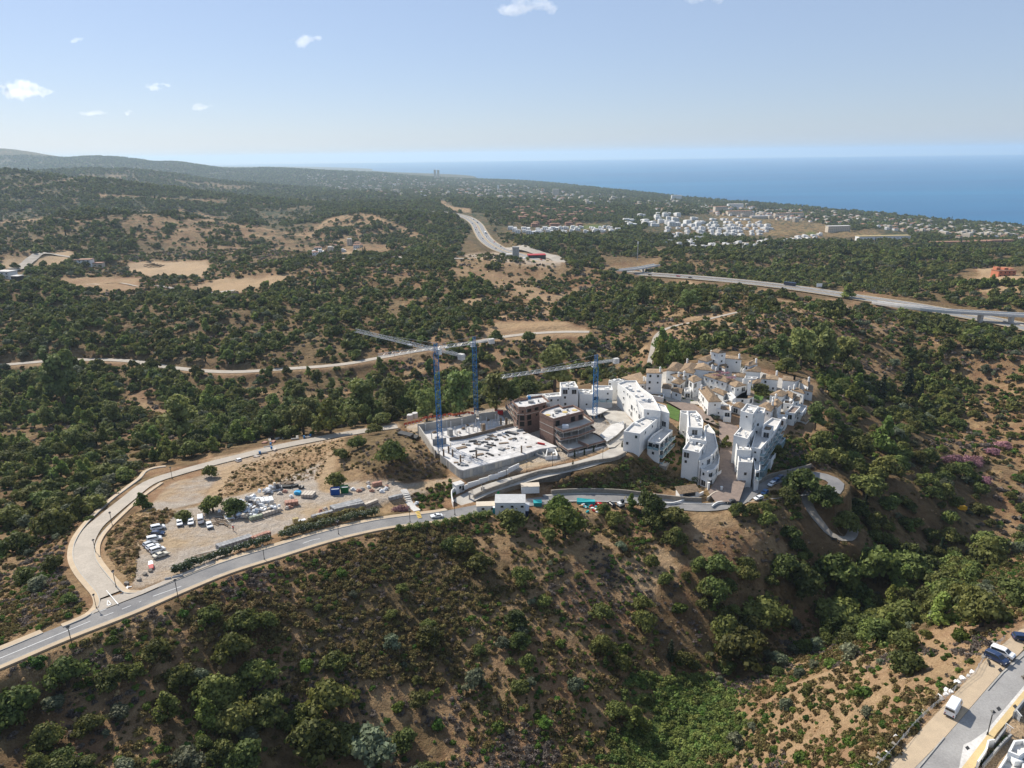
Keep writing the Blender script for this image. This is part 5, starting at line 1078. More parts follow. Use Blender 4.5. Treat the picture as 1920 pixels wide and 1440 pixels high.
while cnt < 44:
    x, y = rs.uniform(600, 1650), rs.uniform(270, 700)
    if not in_poly(np.array([x]), np.array([y]), pg6)[0]: continue
    w_ = rs.uniform(.25, .9); o = MB().box(-w_, w_, -.12, .12, .01, .16).box(-.12, .14, -w_ * .8, w_ * .8, .17, .3).build('timber_offcut', (WOOD, CONC_G, GREYM, BLACKM)[cnt % 4], None, label=f'crossed {("timber", "grey", "steel", "dark")[cnt % 4]} offcuts lying loose on the white deck', category='offcut', group='loose offcuts on the white deck'); o.location = at6(x, y, 195.5); o.rotation_euler[2] = rs.uniform(0, 3); cnt += 1
# dark timber edge form along the back of the deck, rails on the front
root_loc = D_.location
mb = MB()
for a_, b_ in (((745,392),(1110,300)), ((1112,292),(1315,242)), ((575,412),(742,392))):
    p0, p1 = at6(*a_, 195.5) - root_loc, at6(*b_, 195.5) - root_loc; e = (p1 - p0); L = e.length; M_ = Matrix.Translation(p0) @ Matrix.Rotation(math.atan2(e.y, e.x), 4, 'Z'); mb.box(0, L, -.12, .12, 0, 1.3, 0, M_)
mb.build('edge_form', WOOD, D_)
mb = MB(); pr = [at6(x, y, 195.5) - root_loc for x, y in [(760,690),(900,655),(1100,598),(1300,548),(1440,512),(1590,470)]]
for p0, p1 in zip(pr[:-1], pr[1:]):
    for h_ in (.55, 1.1): mb.bar(p0 + Vector((0, 0, h_)), p1 + Vector((0, 0, h_)), .03)
    n_ = max(2, int((p1 - p0).length / 2))
    for t in range(n_): q_ = p0.lerp(p1, t / n_); mb.bar(q_, q_ + Vector((0, 0, 1.15)), .03)
mb.build('edge_rail', WOOD, D_)
o = MB().box(-1.5, 1.5, -.2, .2, .1, .7).build('skip_chute', REDM, None, label='short red chute lying near the right edge of the white deck', category='chute'); o.location = at6(1640, 455, 195.5); o.rotation_euler[2] = -.5
# sunken yard behind the deck
yd = pol(R6, [(205,235),(400,525),(470,535),(560,512),(600,470),(578,412),(740,392),(1110,302),(1260,235),(1195,130),(1130,110),(930,150),(870,150)], 192.4); c = np.mean(yd, 0)
Y_ = thing('basement_yard', 'sunken concrete yard with bare columns between the two blue cranes', 'building', (float(c[0]), float(c[1]), 192))
mb = MB(); slab_poly(mb, yd, 191.6, 192.5, Y_.location); mb.build('floor_slab', DECK, Y_)
def wall_line(parent, pts, zb, zt, th, m, name='wall'):
    for (a_, b_) in zip(pts[:-1], pts[1:]):
        a_, b_ = Vector(a_[:2]), Vector(b_[:2]); e = b_ - a_; L0 = parent.location if parent else Vector((0, 0, 0)); mb = MB()
        mb.box(0, e.length, -th / 2, th / 2, 0, zt - zb); o = mb.build(name, m, parent); o.location = (a_.x - L0.x, a_.y - L0.y, zb - L0.z); o.rotation_euler[2] = math.atan2(e.y, e.x)
wall_line(Y_, [wpt(*R6(x, y), 195.8) for x, y in [(205,215),(235,215),(530,170),(860,112),(880,100)]], 190.5, 195.8, .35, CONC_W); wall_line(Y_, [wpt(*R6(x, y), 195.8) for x, y in [(918,98),(1130,66)]], 190.5, 195.8, .35, CONC_W)
wall_line(Y_, [wpt(*R6(x, y), 195.2) for x, y in [(205,215),(330,400),(405,520)]], 189.5, 195.2, .35, CONC_W); wall_line(Y_, [wpt(*R6(x, y), 195.1) for x, y in [(378,395),(535,375)]], 190, 195.1, .3, CONC_G)
for x, y in [(297,300),(370,390),(500,350),(592,262),(545,255),(690,215),(722,240),(768,310),(802,335),(665,380),(880,240),(940,205),(1075,140),(1110,180),(1030,265),(1068,245),(935,290),(1268,240),(1140,180),(640,330),(450,300),(850,300),(905,330),(1005,215)]:
    o = link('column', tm, None, Y_); o.location = at6(x, y, 192.5) - Y_.location
for x, y, w_, d_, h_, m_, nm in [(583,350,1.6,2.2,2.9,CONC_G,'lift_shaft'),(970,300,1.3,1.3,3.2,WOOD,'lift_shaft'),(1235,225,.7,1.0,3,WOOD,'pillar'),(1172,225,.5,.8,3,WOOD,'pillar')]:
    o = MB().box(-w_ / 2, w_ / 2, -d_ / 2, d_ / 2, 0, h_).build(nm, m_, Y_); o.location = at6(x, y, 192.5) - Y_.location; o.rotation_euler[2] = .5
for j, (x, y) in enumerate([(650,240),(735,275),(690,320),(430,380),(1020,180),(1045,150),(880,185),(780,240),(590,190),(835,250),(400,320)]):
    o = MB().box(-.8, .8, -.4, .4, 0, .5).box(-.5, .4, -.3, .3, .5, .8).build('material_heap', (CONC_W, WOOD, GRAVEL_P)[j % 3], None, label='small heap of ' + ('concrete offcuts', 'timber', 'pale rubble')[j % 3] + ' on the sunken yard floor among the columns', category='building material', group='heaps on the yard floor'); o.location = at6(x, y, 192.5); o.rotation_euler[2] = j
# orange safety barrier on white blocks along the back edge
bl = [at6(x, y, 196) for x, y in [(40,200),(260,150),(270,125),(430,105),(600,80),(610,95),(780,60),(860,75)]]; br_ = thing('safety_barrier', 'long orange mesh safety barrier on white blocks along the back of the yard', 'barrier', bl[0])
for p0, p1 in zip(bl[:-1], bl[1:]):
    n_ = max(1, int((p1 - p0).length / 1.7)); e = (p1 - p0); ang = math.atan2(e.y, e.x)
    for t in range(n_):
        q_ = p0.lerp(p1, (t + .5) / n_); q_.z = max(float(gh(q_.x, q_.y)), 194.5); o = MB().box(-.75, .75, -.03, .03, .25, 1.25).build('mesh_panel', ORANGE, br_); o.location = q_ - bl[0]; o.rotation_euler[2] = ang
        o = MB().box(-.2, .2, -.3, .3, 0, .35).build('foot_block', WHITE, br_); o.location = q_ - bl[0]; o.rotation_euler[2] = ang
for x, y, lb in [(118,150,'left'), (175,130,'right')]:
    s_ = thing('water_tank', f'{lb} one of two pale round tanks behind the orange barrier', 'tank', at6(x, y + 15, 195.5)); mb = MB(); ring = [(1.3 * math.cos(a * .5236), 1.3 * math.sin(a * .5236)) for a in range(12)]; mb.prism(ring, 0, 2.0); mb.build('shell', CREAM, s_); MB().prism([(q_[0] * .9, q_[1] * .9) for q_ in ring], 2.0, 2.25).build('lid', CONC, s_)
for x, y, lb in [(62,285,'lower'), (125,262,'upper')]:
    o = thing('covered_stack', f'{lb} of two black tarpaulin covered stacks left of the yard', 'material stack', at6(x, y + 20, 195)); o.location.z = float(gh(o.location.x, o.location.y)); MB().prism([(-3.2, -1.2), (3.2, -1.2), (3.2, 1.2), (-3.2, 1.2)], -.3, [1.3, 1.1, 1.5, 1.6]).build('tarpaulin', BLACKM, o); o.rotation_euler[2] = -.5
o = MB().box(-1.6, 1.6, -1, 1, 0, 1.6).box(-1.4, 1.4, -.8, .8, 1.6, 1.75).build('red_skip', REDM, None, label='red rubbish skip at the back wall right of the second crane', category='skip'); o.location = at6(1155, 100, 192.5)

def brick_frame(root, roof, zt, floors, core_in, slabs, zb, name_i=0):
    """bare building shell: brick walls, concrete floor slabs, columns and parapets"""
    L = root.location; core = inset(roof, core_in); mb = MB(); slab_poly(mb, core, zb, zt - .25, L); mb.build('brick_wall', BRICK, root)
    mb = MB(); slab_poly(mb, roof, zt - .25, zt, L); mb.build('roof_slab', DECK, root)
    I = inset(roof, .25); mb = MB(); n_ = len(roof); v = [(x - L.x, y - L.y, z - L.z) for z, pl in ((zt - .2, inset(roof, -.03)), (zt + .75, inset(roof, -.03)), (zt + .75, I), (zt + .01, I)) for x, y in pl]
    mb.add(v, [(r_ * n_ + i, r_ * n_ + (i + 1) % n_, (r_ + 1) * n_ + (i + 1) % n_, (r_ + 1) * n_ + i) for i in range(n_) for r_ in range(3)]); mb.build('parapet', BRICK, root)
    for z, poly, par in slabs:
        mb = MB(); slab_poly(mb, poly, z - .3, z, L); mb.build('floor_slab', CONC_W, root)
        if par:
            I = inset(poly, .2); n_ = len(poly); mb = MB(); v = [(x - L.x, y - L.y, zz - L.z) for zz, pl in ((z - .05, inset(poly, -.03)), (z + par, inset(poly, -.03)), (z + par, I), (z + .01, I)) for x, y in pl]
            mb.add(v, [(r_ * n_ + i, r_ * n_ + (i + 1) % n_, (r_ + 1) * n_ + (i + 1) % n_, (r_ + 1) * n_ + i) for i in range(n_) for r_ in range(3)]); mb.build('brick_parapet', BRICK, root)
def posts(root, poly, z0, z1, step, m, name='column', r_=.16, vis=True):
    n_ = len(poly)
    for i in range(n_):
        a_, b_ = Vector(poly[i]), Vector(poly[(i + 1) % n_]); e = b_ - a_; nrm = Vector((e.y, -e.x))
        if vis and nrm.dot(-a_) < 0: continue
        for j in range(max(1, int(e.length / step))):
            p_ = a_ + e * (j / max(1, int(e.length / step))); o = link(name, _post(r_, z1 - z0, m), None, root); o.location = (p_.x - root.location.x, p_.y - root.location.y, z0 - root.location.z)
_pm = {}
def _post(r_, h_, m):
    k_ = (round(r_, 2), round(h_, 1), m.name)
    if k_ not in _pm: _pm[k_] = MB().box(-r_, r_, -r_, r_, 0, h_).mesh('post'); _pm[k_].materials.append(m)
    return _pm[k_]
rf = pol(R5, [(585,552),(775,638),(1188,528),(1040,448),(900,478),(850,442),(640,505)], 204.4); c = np.mean(rf, 0)
B1 = thing('brick_shell', 'unfinished red brick apartment building nearest the ramp with pale roof and open floors', 'building', (float(c[0]), float(c[1]), 196))
t1 = pol(R5, [(775,690),(795,745),(905,800),(1130,745),(1325,672),(1180,560),(900,560)], 201.4); t2 = pol(R5, [(800,830),(870,905),(1100,860),(1340,770),(1200,640),(900,680)], 198.5); t3 = pol(R5, [(840,965),(975,1058),(1240,985),(1495,918),(1360,830),(1150,760),(900,800),(800,900)], 196.3)
brick_frame(B1, rf, 204.4, 3, .1, [(201.4, t1, .8), (198.5, t2, .8), (196.3, t3, .5)], 192)
posts(B1, inset(t1, .6), 198.5, 201.1, 3.2, CONC_G, r_=.13); posts(B1, inset(t2, .6), 196.3, 198.2, 3.2, CONC_G, r_=.13); posts(B1, inset(t3, .3), 193.0, 196.0, 4, CONC_W)
for z, pl in ((199.6, rf), (202.2, rf), (196.9, rf)):
    facade(B1, inset(pl, .1), z - .6, z + 2.4, .85, 3.0, .9, 3.0, 5, 'open', only=[i for i in range(len(pl)) if abs((Vector(pl[(i + 1) % len(pl)]) - Vector(pl[i])).angle(Vector((1, .35)))) < .6])
mb = MB()     # pale lines of the floor slabs in the brick wall
for z in (198.5, 201.4): slab_poly(mb, inset(rf, .05), z - .12, z + .12, B1.location)
mb.build('slab_edge', CONC_W, B1)
wl = [wpt(*R5(x, y), 196) for x, y in [(965,1062),(1100,1025),(1200,1005),(1330,985),(1450,962)]]
wall_line(B1, wl, 191.5, 195.2, .3, WHITE, 'white_wall')
for j, (x, y) in enumerate([(1060,1160),(1192,1130),(1316,1090),(905,1268),(1038,1255),(1700,1030)]):
    q_ = Vector(wpt(*R5(x, y), 193.4 + .25 * j)); q_.z = float(gh(q_.x, q_.y)); single_object('cypress_tree', q_.x, q_.y, q_.z, .42, f'{ORD(j, 6)} small clipped cypress beside the ramp by the white wall', 'clipped cypresses along the ramp', 0)
for j, (x, y, e_) in enumerate([(700,565,204.4),(1060,500,204.4),(930,525,204.4)]):
    o = MB().prism([(1.1 * math.cos(a * .785), 1.1 * math.sin(a * .785)) for a in range(8)], 0, .15).build('sand_patch', mat('yellow_sand', (.62, .48, .20)), B1); o.location = Vector(wpt(*R5(x, y), e_, .02)) - B1.location
for j, (x, y, w_, d_, h_) in enumerate([(830,515,2.4,1.6,.8),(770,580,.6,.6,1),(965,505,.7,.7,.9),(970,560,1.2,.6,.5),(815,540,1.2,1,.4)]):
    o = MB().box(-w_ / 2, w_ / 2, -d_ / 2, d_ / 2, 0, h_).build('roof_unit', CONC_G, B1); o.location = Vector(wpt(*R5(x, y), 204.4, .02)) - B1.location; o.rotation_euler[2] = .3
o = MB().box(-1.2, 1.2, -.8, .8, 0, 1.1).box(-1, 1, -.6, .6, 1.1, 1.3).build('white_pallet', WHITEM, None, label='white wrapped pallet on the blue-shaded terrace of the brick shell', category='pallet'); o.location = wpt(*R5(935, 735), 201.4)
o = MB().box(0, 5.5, -.12, .12, 0, 1.2).build('brick_divider', BRICK, B1); o.location = Vector(wpt(*R5(1110, 945), 196.3)) - B1.location; o.rotation_euler[2] = -.9
rf = pol(R5, [(215,392),(300,478),(400,478),(720,402),(700,380),(620,318),(450,342),(440,358)], 204.6); c = np.mean(rf, 0)
B2 = thing('brick_shell', 'unfinished brick apartment building at the back with stepped floor slabs on its left', 'building', (float(c[0]), float(c[1]), 196))
sl = []
for z, dx, dy, par in ((202.2, -40, 55, .5), (199.7, -70, 118, .5), (197.2, -100, 180, .5)):
    sl.append((z, pol(R5, [(215 + dx * .9, 392 + dy * .35), (300 + dx * .25, 498 + dy), (420, 492 + dy), (725, 415 + dy), (725, 380 + dy), (600, 330), (300, 350)], z), par))
brick_frame(B2, rf, 204.6, 3, .5, sl, 192)
for i, (z, pl, _) in enumerate(sl): posts(B2, inset(pl, .3), z, z + 2.3, 2.8, CONC_G, r_=.1)
facade(B2, inset(rf, .48), 196, 204.2, .85, 2.8, .8, 2.5, 9, 'open')
posts(B2, rf, 204.6, 206.0, 2.4, GREYM, 'scaffold_post', .04, False)
for j, (x, y, w_, d_, h_) in enumerate([(470,395,2.2,1.8,.9),(450,360,1.2,1,1.6),(320,405,.6,.6,.9),(575,385,.6,.6,.9),(700,430,1.2,.8,1)]):
    o = MB().box(-w_ / 2, w_ / 2, -d_ / 2, d_ / 2, 0, h_).build('roof_unit', CONC_G if j != 1 else BLUE, B2); o.location = Vector(wpt(*R5(x, y), 204.6, .02)) - B2.location
# scaffolding in front of the near brick shell
sc_ = thing('scaffolding', 'grey tube scaffolding around the open corner of the near brick shell', 'scaffolding', (float(t2[0][0]), float(t2[0][1]), 196)); out_ = inset(t2, -.5); n_ = len(out_)
for i in range(n_):
    a_, b_ = Vector((*out_[i], 0)), Vector((*out_[(i + 1) % n_], 0)); e = b_ - a_
    if Vector((e.y, -e.x, 0)).dot(-a_) < 0 or e.length < 1: continue
    k_ = max(1, int(e.length / 2)); L0 = Vector((sc_.location.x, sc_.location.y, 0))
    for j in range(k_):
        q_ = a_.lerp(b_, j / k_) - L0; MB().bar(q_ + Vector((0, 0, .4)), q_ + Vector((0, 0, 6.4)), .035).build('tube', GREYM, sc_)
    for h_ in (2.6, 3.6, 5.4): MB().bar(a_ - L0 + Vector((0, 0, h_)), b_ - L0 + Vector((0, 0, h_)), .035).build('tube', GREYM, sc_)
# concrete canopy building and street slab at the right of the site
for pts, e_, zb, lb, m_ in [([(1200,470),(1400,455),(1520,490),(1330,570),(1260,560)], 197.4, 195, 'pale irregular concrete slab behind the third crane base', CONC), ([(1400,830),(1560,690),(1728,640),(1728,735),(1630,830),(1500,915)], 197.2, 194, 'pale concrete canopy slab on columns above the ramp', CONC)]:
    pl = pol(R5, pts, e_); c = np.mean(pl, 0); r_ = thing('concrete_canopy', lb, 'canopy', (float(c[0]), float(c[1]), zb)); mb = MB(); slab_poly(mb, pl, e_ - .35, e_, r_.location); mb.build('slab', m_, r_); posts(r_, inset(pl, .4), zb - 1, e_ - .35, 3.2, CONC_W)
drape('upper_yard', [R5(1380,480) + (196.1,), R5(1728,520) + (196.3,), R5(1900,720) + (196.3,), R5(1728,900) + (196,), R5(1600,1000) + (195.8,), R5(1520,1010) + (195.7,), R5(1400,840) + (196,), R5(1540,690) + (196,)], CONC_W, .1, kind='structure')
# small white pump house and concrete bay below the deck
for pts, zt, zb, lb, m_, nm in [([(665,1120),(830,1110),(830,1080),(800,1020),(690,1010)], 195.2, 192, 'low white-fronted concrete box between deck and near brick shell', WHITE, 'bay_wall'), ([(530,1080),(665,1130),(665,1110),(640,1060),(545,1050)], 194.6, 192, 'open grey concrete bay at the right end of the deck wall', CONC_G, 'concrete_bay')]:
    pl = pol(R5, pts, zt); c = np.mean(pl, 0); r_ = thing(nm, lb, 'concrete structure', (float(c[0]), float(c[1]), zb)); flat_block(r_, pl, zt, zb, par=1.5, wallm=m_, clutter=1, win=False, roofm=CONC_W)
# stone retaining wall below the ramp, in blocks
rp = offset(RL['ramp'], -3.5); rw = thing('retaining_wall', 'long stone retaining wall carrying the ramp above the lower road', 'wall', tuple(map(float, rp[0])))
_sb = MB().box(-.5, .5, -.14, .14, -.5, .5).mesh('stone'); _sb.materials.append(STONE)
foot = spline([wpt(*R6(x, y), e_) for x, y, e_ in [(850,1090,189.9),(1000,1000,189.3),(1200,925,189.2),(1400,885,189.6),(1620,850,190.2),(1800,800,191),(1920,740,192)]], 1.5)
topl = spline([wpt(*R6(x, y), e_) for x, y, e_ in [(850,1050,191.4),(985,985,192.1),(1180,915,192.9),(1370,845,193.7),(1610,765,194.5),(1800,740,194.9),(1920,718,195.2)]] + [wpt(1110,864,195.6), wpt(1150,858,195.9), wpt(1172,848,196.2)], 1.5)
def wall_between(root, top, th, h_fn, m_, cap=True, pieces=True, pm=None):
    L0 = Vector(root.location); mb = MB(); k_ = len(top); cnt = 0; nx = offset(top, -th)
    zt = [p_[2] for p_ in top]; zb = [min(float(gh(*(q_[:2]))), p_[2] - .3) - 1.2 for q_, p_ in zip(offset(top, -th - 1.6), top)] if h_fn is None else [p_[2] - h_fn for p_ in top]
    A_ = [(p_[0] - L0.x, p_[1] - L0.y) for p_ in top]; B_ = [(p_[0] - L0.x, p_[1] - L0.y) for p_ in nx]
    for i in range(k_ - 1):
        mb.add([(*A_[i], zb[i] - L0.z), (*A_[i + 1], zb[i + 1] - L0.z), (*B_[i + 1], zb[i + 1] - L0.z), (*B_[i], zb[i] - L0.z), (*A_[i], zt[i] - L0.z), (*A_[i + 1], zt[i + 1] - L0.z), (*B_[i + 1], zt[i + 1] - L0.z), (*B_[i], zt[i] - L0.z)], [(4, 7, 6, 5), (3, 2, 6, 7), (0, 4, 5, 1)] + ([(0, 3, 7, 4)] if i == 0 else []) + ([(1, 5, 6, 2)] if i == k_ - 2 else []))
    mb.build('wall_body', m_, root)
    return zb
zb_ = wall_between(rw, topl + np.array([0, 0, .35]), .5, None, STONE)
# individual rough stones standing proud of the wall, as many as show singly
rs_ = random.Random(4); stn = 0; nx = offset(topl, -.52)
mesh_s = []
for v_ in range(5):
    mb = MB(); w_ = rs_.uniform(.45, .8); h_ = rs_.uniform(.22, .42); mb.box(-w_, w_, -.06, .07, -h_, h_); me = mb.mesh('stone')
    for v in me.vertices: v.co.x *= rs_.uniform(.8, 1); v.co.z *= rs_.uniform(.75, 1)
    me.materials.append(mat('wall_stone_%s' % 'abcde'[v_], tuple(c_ * (0.75 + .12 * v_) for c_ in (.33, .29, .24)))); mesh_s.append(me)
for i in range(0, len(nx) - 1):
    e = nx[min(i + 1, len(nx) - 1)] - nx[i]; ang = math.atan2(e[1], e[0]); z = topl[i][2] - .1
    while z > zb_[i] + 1.2 and stn < 295:
        o = link('stone', mesh_s[rs_.randrange(5)], None, rw); o.location = Vector(nx[i] + e * rs_.uniform(0, .4)) - rw.location; o.location.z = z - rw.location.z; o.rotation_euler[2] = ang; z -= 1.05; stn += 1
# lower roadside stone wall on the slope side, and the low white wall stepping up the ramp
lw = offset(part_of(RL['main'], 1035, 1330), 4.1); lw[:, 2] += 1.6; lwt = thing('roadside_wall', 'long low stepped stone wall along the shaded stretch of the lower road', 'wall', tuple(map(float, lw[0]))); lw2 = lw.copy(); lw2[:, 2] += np.round(fbm(np.arange(len(lw)) / 9., np.zeros(len(lw)), 3) * 2) * .3; wall_between(lwt, lw2, .5, 2.6, STONE)
ww = thing('garden_wall', 'low white wall stepping up the ramp below the deck', 'wall', wpt(*R6(705, 985), 191)); L0 = ww.location
stp = [(705,990,191.2),(790,945,191.4),(920,900,191.7),(1030,862,192),(1140,828,192.4),(1260,780,192.8),(1385,705,193.4)]
for j, (a_, b_) in enumerate(zip(stp[:-1], stp[1:])):
    p0, p1 = Vector(wpt(*R6(a_[0], a_[1]), a_[2])), Vector(wpt(*R6(b_[0], b_[1]), b_[2])); e = p1 - p0; o = MB().box(0, e.length * .97, -.15, .15, -.8, 1.15).build('wall_section', WHITE, ww); o.location = Vector((p0.x, p0.y, p1.z)) - L0; o.rotation_euler[2] = math.atan2(e.y, e.x)
    single_object('green_bush', (p0.x + p1.x) / 2 + .5, (p0.y + p1.y) / 2 + 1.0, p1.z, .55, f'{ORD(j, 6)} small bush behind the stepping white wall of the ramp', 'bushes behind the stepping white wall', j)
# gate house and gates
gz = thing('gate_house', 'small white gate house with flat roof left of the site entrance', 'gate house', wpt(*R6(680, 985), 191)); mb = MB(); mb.box(-1.6, 1.6, -1.2, 1.2, -1, 2.6); mb.build('wall', WHITE, gz); MB().box(-1.75, 1.75, -1.35, 1.35, 2.6, 2.75).build('roof', CONC, gz); o = link('window', window_mesh(.9, 1.1), None, gz); o.location = (0, -1.24, 1); o = link('door', window_mesh(.8, 1.9), None, gz); o.location = (1.1, -1.24, .1); gz.rotation_euler[2] = .6
ew = thing('entrance_wall', 'curved white entrance wall running down to the road from the gate house', 'wall', wpt(*R6(640, 1000), 191)); cv = spline([wpt(*R6(x, y), e_) for x, y, e_ in [(650,985,191.5),(610,1010,191.3),(605,1070,191.2),(625,1150,191.1)]], 1.2); cv[:, 2] += 1.0; wall_between(ew, cv, .3, 2.2, WHITE)
gt_ = thing('sliding_gate', 'dark metal sliding gate across the foot of the ramp', 'gate', wpt(*R6(700, 1020), 190.6)); gt_.rotation_euler[2] = -.25
for j in range(16): o = MB().box(-.03, .03, -.03, .03, 0, 1.5).build('bar', BLACKM, gt_); o.location = (j * .3, 0, 0)
for h_ in (.1, 1.45): o = MB().box(0, 4.6, -.04, .04, 0, .08).build('rail', BLACKM, gt_); o.location = (0, 0, h_)
for j, (x, y) in enumerate([(325,1180),(808,1060),(950,1000),(975,1000)]):
    if j: o = MB().box(-.25, .25, -.25, .25, -.5, 2.1).box(-.32, .32, -.32, .32, 2.1, 2.2).build('gate_post', CONC_W, None, label=f'{ORD(j - 1, 3)} stone gate post at the foot of the ramp', category='gate post', group='gate posts at the ramp'); o.location = wpt(*R6(x, y + 15), 191)
# lower gate of the village street
lgt = thing('entrance_kiosk', 'small open kiosk with brown tiled roof beside the village gate', 'kiosk', (0, 0, 0)); lgt.location = hit(1288, 932); lgt.rotation_euler[2] = .25
mb = MB(); mb.box(-3.6, 3.6, -1.4, -1.2, -.6, 2.6); mb.box(-3.6, -3.3, -1.2, 1.4, -.6, 2.6); mb.box(3.3, 3.6, -1.2, 1.4, -.6, 2.6); mb.build('wall', WHITE, lgt); MB().add([(-4, -1.8, 2.6), (4, -1.8, 2.6), (4, 1.8, 3.7), (-4, 1.8, 3.7), (-4, -1.8, 2.45), (4, -1.8, 2.45), (4, 1.8, 3.5), (-4, 1.8, 3.5)], [(0, 1, 2, 3), (7, 6, 5, 4), (0, 4, 5, 1), (1, 5, 6, 2), (2, 6, 7, 3), (3, 7, 4, 0)]).build('roof', TILE, lgt); o = link('notice_board', window_mesh(4.6, 1.5, 'pane'), CREAM, lgt); o.location = (0, -1.45, .7)
for pts, zt, m_, lb in [([(1325,935,187.6),(1340,925,187.8),(1366,918,188.2),(1392,905,188.6)], 1.5, CREAM, 'sandy wall right of the village street'), ([(1334,950,187.4),(1345,942,187.5),(1378,938,187.6)], 1.1, WHITE, 'low white wall at the corner of the street mouth'), ([(1236,942,187.6),(1262,944,187.4),(1300,930,187.6),(1318,922,187.9)], 1.0, WHITE, 'low white wall in front of the kiosk'), ([(1418,902,188.6),(1445,888,188.6),(1490,878,188.4),(1520,872,188)], 1.8, STONE, 'stone wall above the parked cars at the bend')]:
    g_ = spline([wpt(*p_) for p_ in pts], 1.5); g_[:, 2] = gh(g_[:, 0], g_[:, 1]) + zt; r_ = thing('garden_wall', lb, 'wall', tuple(map(float, g_[0]))); wall_between(r_, g_, .35, zt + 1.0, m_)
for j, x in enumerate((1328, 1352)):
    o = MB().box(-.3, .3, -.3, .3, -.5, 2.6).box(-.4, .4, -.4, .4, 2.6, 2.8).build('gate_pillar', WHITE, None, label=('left', 'right')[j] + ' white pillar of the village street gate', category='gate pillar', group='pillars of the village gate'); o.location = hit(x, 918 + 8 * j)
# site offices
def container(lb, px, py, e, w_, d_, h_, rz, m_=WHITEM, name='site_office', wins=3, storeys=1, roofm=None):
    r_ = thing(name, lb, 'container', wpt(px, py, e), rz); r_.location.z = max(e, float(gh(r_.location.x, r_.location.y))) - .1
    MB().box(-w_ / 2, w_ / 2, -d_ / 2, d_ / 2, 0, h_).build('wall', m_, r_); mb = MB(); mb.add([(-w_ / 2 - .1, -d_ / 2 - .1, h_ + .02), (w_ / 2 + .1, -d_ / 2 - .1, h_ + .02), (w_ / 2 + .1, d_ / 2 + .1, h_ + .25), (-w_ / 2 - .1, d_ / 2 + .1, h_ + .25), (-w_ / 2 - .1, -d_ / 2 - .1, h_ - .1), (w_ / 2 + .1, -d_ / 2 - .1, h_ - .1), (w_ / 2 + .1, d_ / 2 + .1, h_ - .1), (-w_ / 2 - .1, d_ / 2 + .1, h_ - .1)], [(0, 1, 2, 3), (7, 6, 5, 4), (0, 4, 5, 1), (1, 5, 6, 2), (2, 6, 7, 3), (3, 7, 4, 0)]); mb.build('roof', roofm or WHITEM, r_)
    nrib = int(w_ / .9)
    for j in range(nrib): o = MB().box(-.04, .04, -.03, .03, .1, h_ - .15).build('wall_rib', m_, r_); o.location = (-w_ / 2 + (j + .5) * w_ / nrib, -d_ / 2 - .03, 0)
    for s_ in range(storeys):
        for j in range(wins): o = link('window', window_mesh(.9, .8), None, r_); o.location = (-w_ / 2 + (j + .7) * w_ / wins, -d_ / 2 - .07, 1.0 + 2.5 * s_)
    return r_
container('large two-storey white site office with ridged roof beside the lower road', 957, 962, 190.2, 9.6, 5.4, 5.2, -.02, storeys=2, roofm=mat('dusty_roof_sheet', (.50, .50, .49), (.42, .42, .41), .8, .6))
container('low white cabin left of the two-storey site office', 911, 958, 190.4, 6.0, 2.6, 2.4, .05, wins=2, roofm=CREAM)
container('white shipping container standing below the stone retaining wall', 994, 924, 189.6, 6.1, 2.5, 2.6, .06, wins=0, name='shipping_container', roofm=CREAM)
container('dark blue container right of the two-storey site office', 984, 962, 189.8, 2.6, 5.0, 2.3, -.1, mat('navy_steel', (.02, .03, .08)), wins=0, name='shipping_container', roofm=GREYM)
container('turquoise open-topped skip beside the stone pine', 1008, 948, 189, 2.6, 1.8, 1.5, .0, mat('turquoise_paint', (.02, .30, .32)), wins=0, name='turquoise_skip', roofm=mat('turquoise_paint2', (.03, .36, .38)))
container('narrow turquoise toilet cabin between the white office cabins', 928, 962, 190.3, 1.2, 1.2, 2.4, .3, mat('turquoise_paint', (.02, .30, .32)), wins=0, name='toilet_cabin')

# ------------------------------------------------------------------ tower cranes
def lattice(mb, a, b, w_, h_, n_, r_=.07, tri=False):
    """four chords with zigzag lacing between a and b"""
    a, b = Vector(a), Vector(b); d = b - a; up = Vector((0, 0, 1)) if abs(d.normalized().z) < .9 else Vector((1, 0, 0)); s_ = d.cross(up).normalized(); t = s_.cross(d).normalized()
    cs = [(-1, -1), (1, -1), (1, 1), (-1, 1)] if not tri else [(-1, -1), (1, -1), (0, 1)]
    C = lambda k, u: a + d * u + s_ * (cs[k][0] * w_ / 2) + t * (cs[k][1] * h_ / 2)
    K = len(cs)
    for k in range(K): mb.bar(C(k, 0), C(k, 1), r_)
    for i in range(n_):
        for k in range(K):
            k2 = (k + 1) % K; mb.bar(C(k if i % 2 else k2, i / n_), C(k2 if i % 2 else k, (i + 1) / n_), r_ * .65); mb.bar(C(k, i / n_), C(k2, i / n_), r_ * .55)
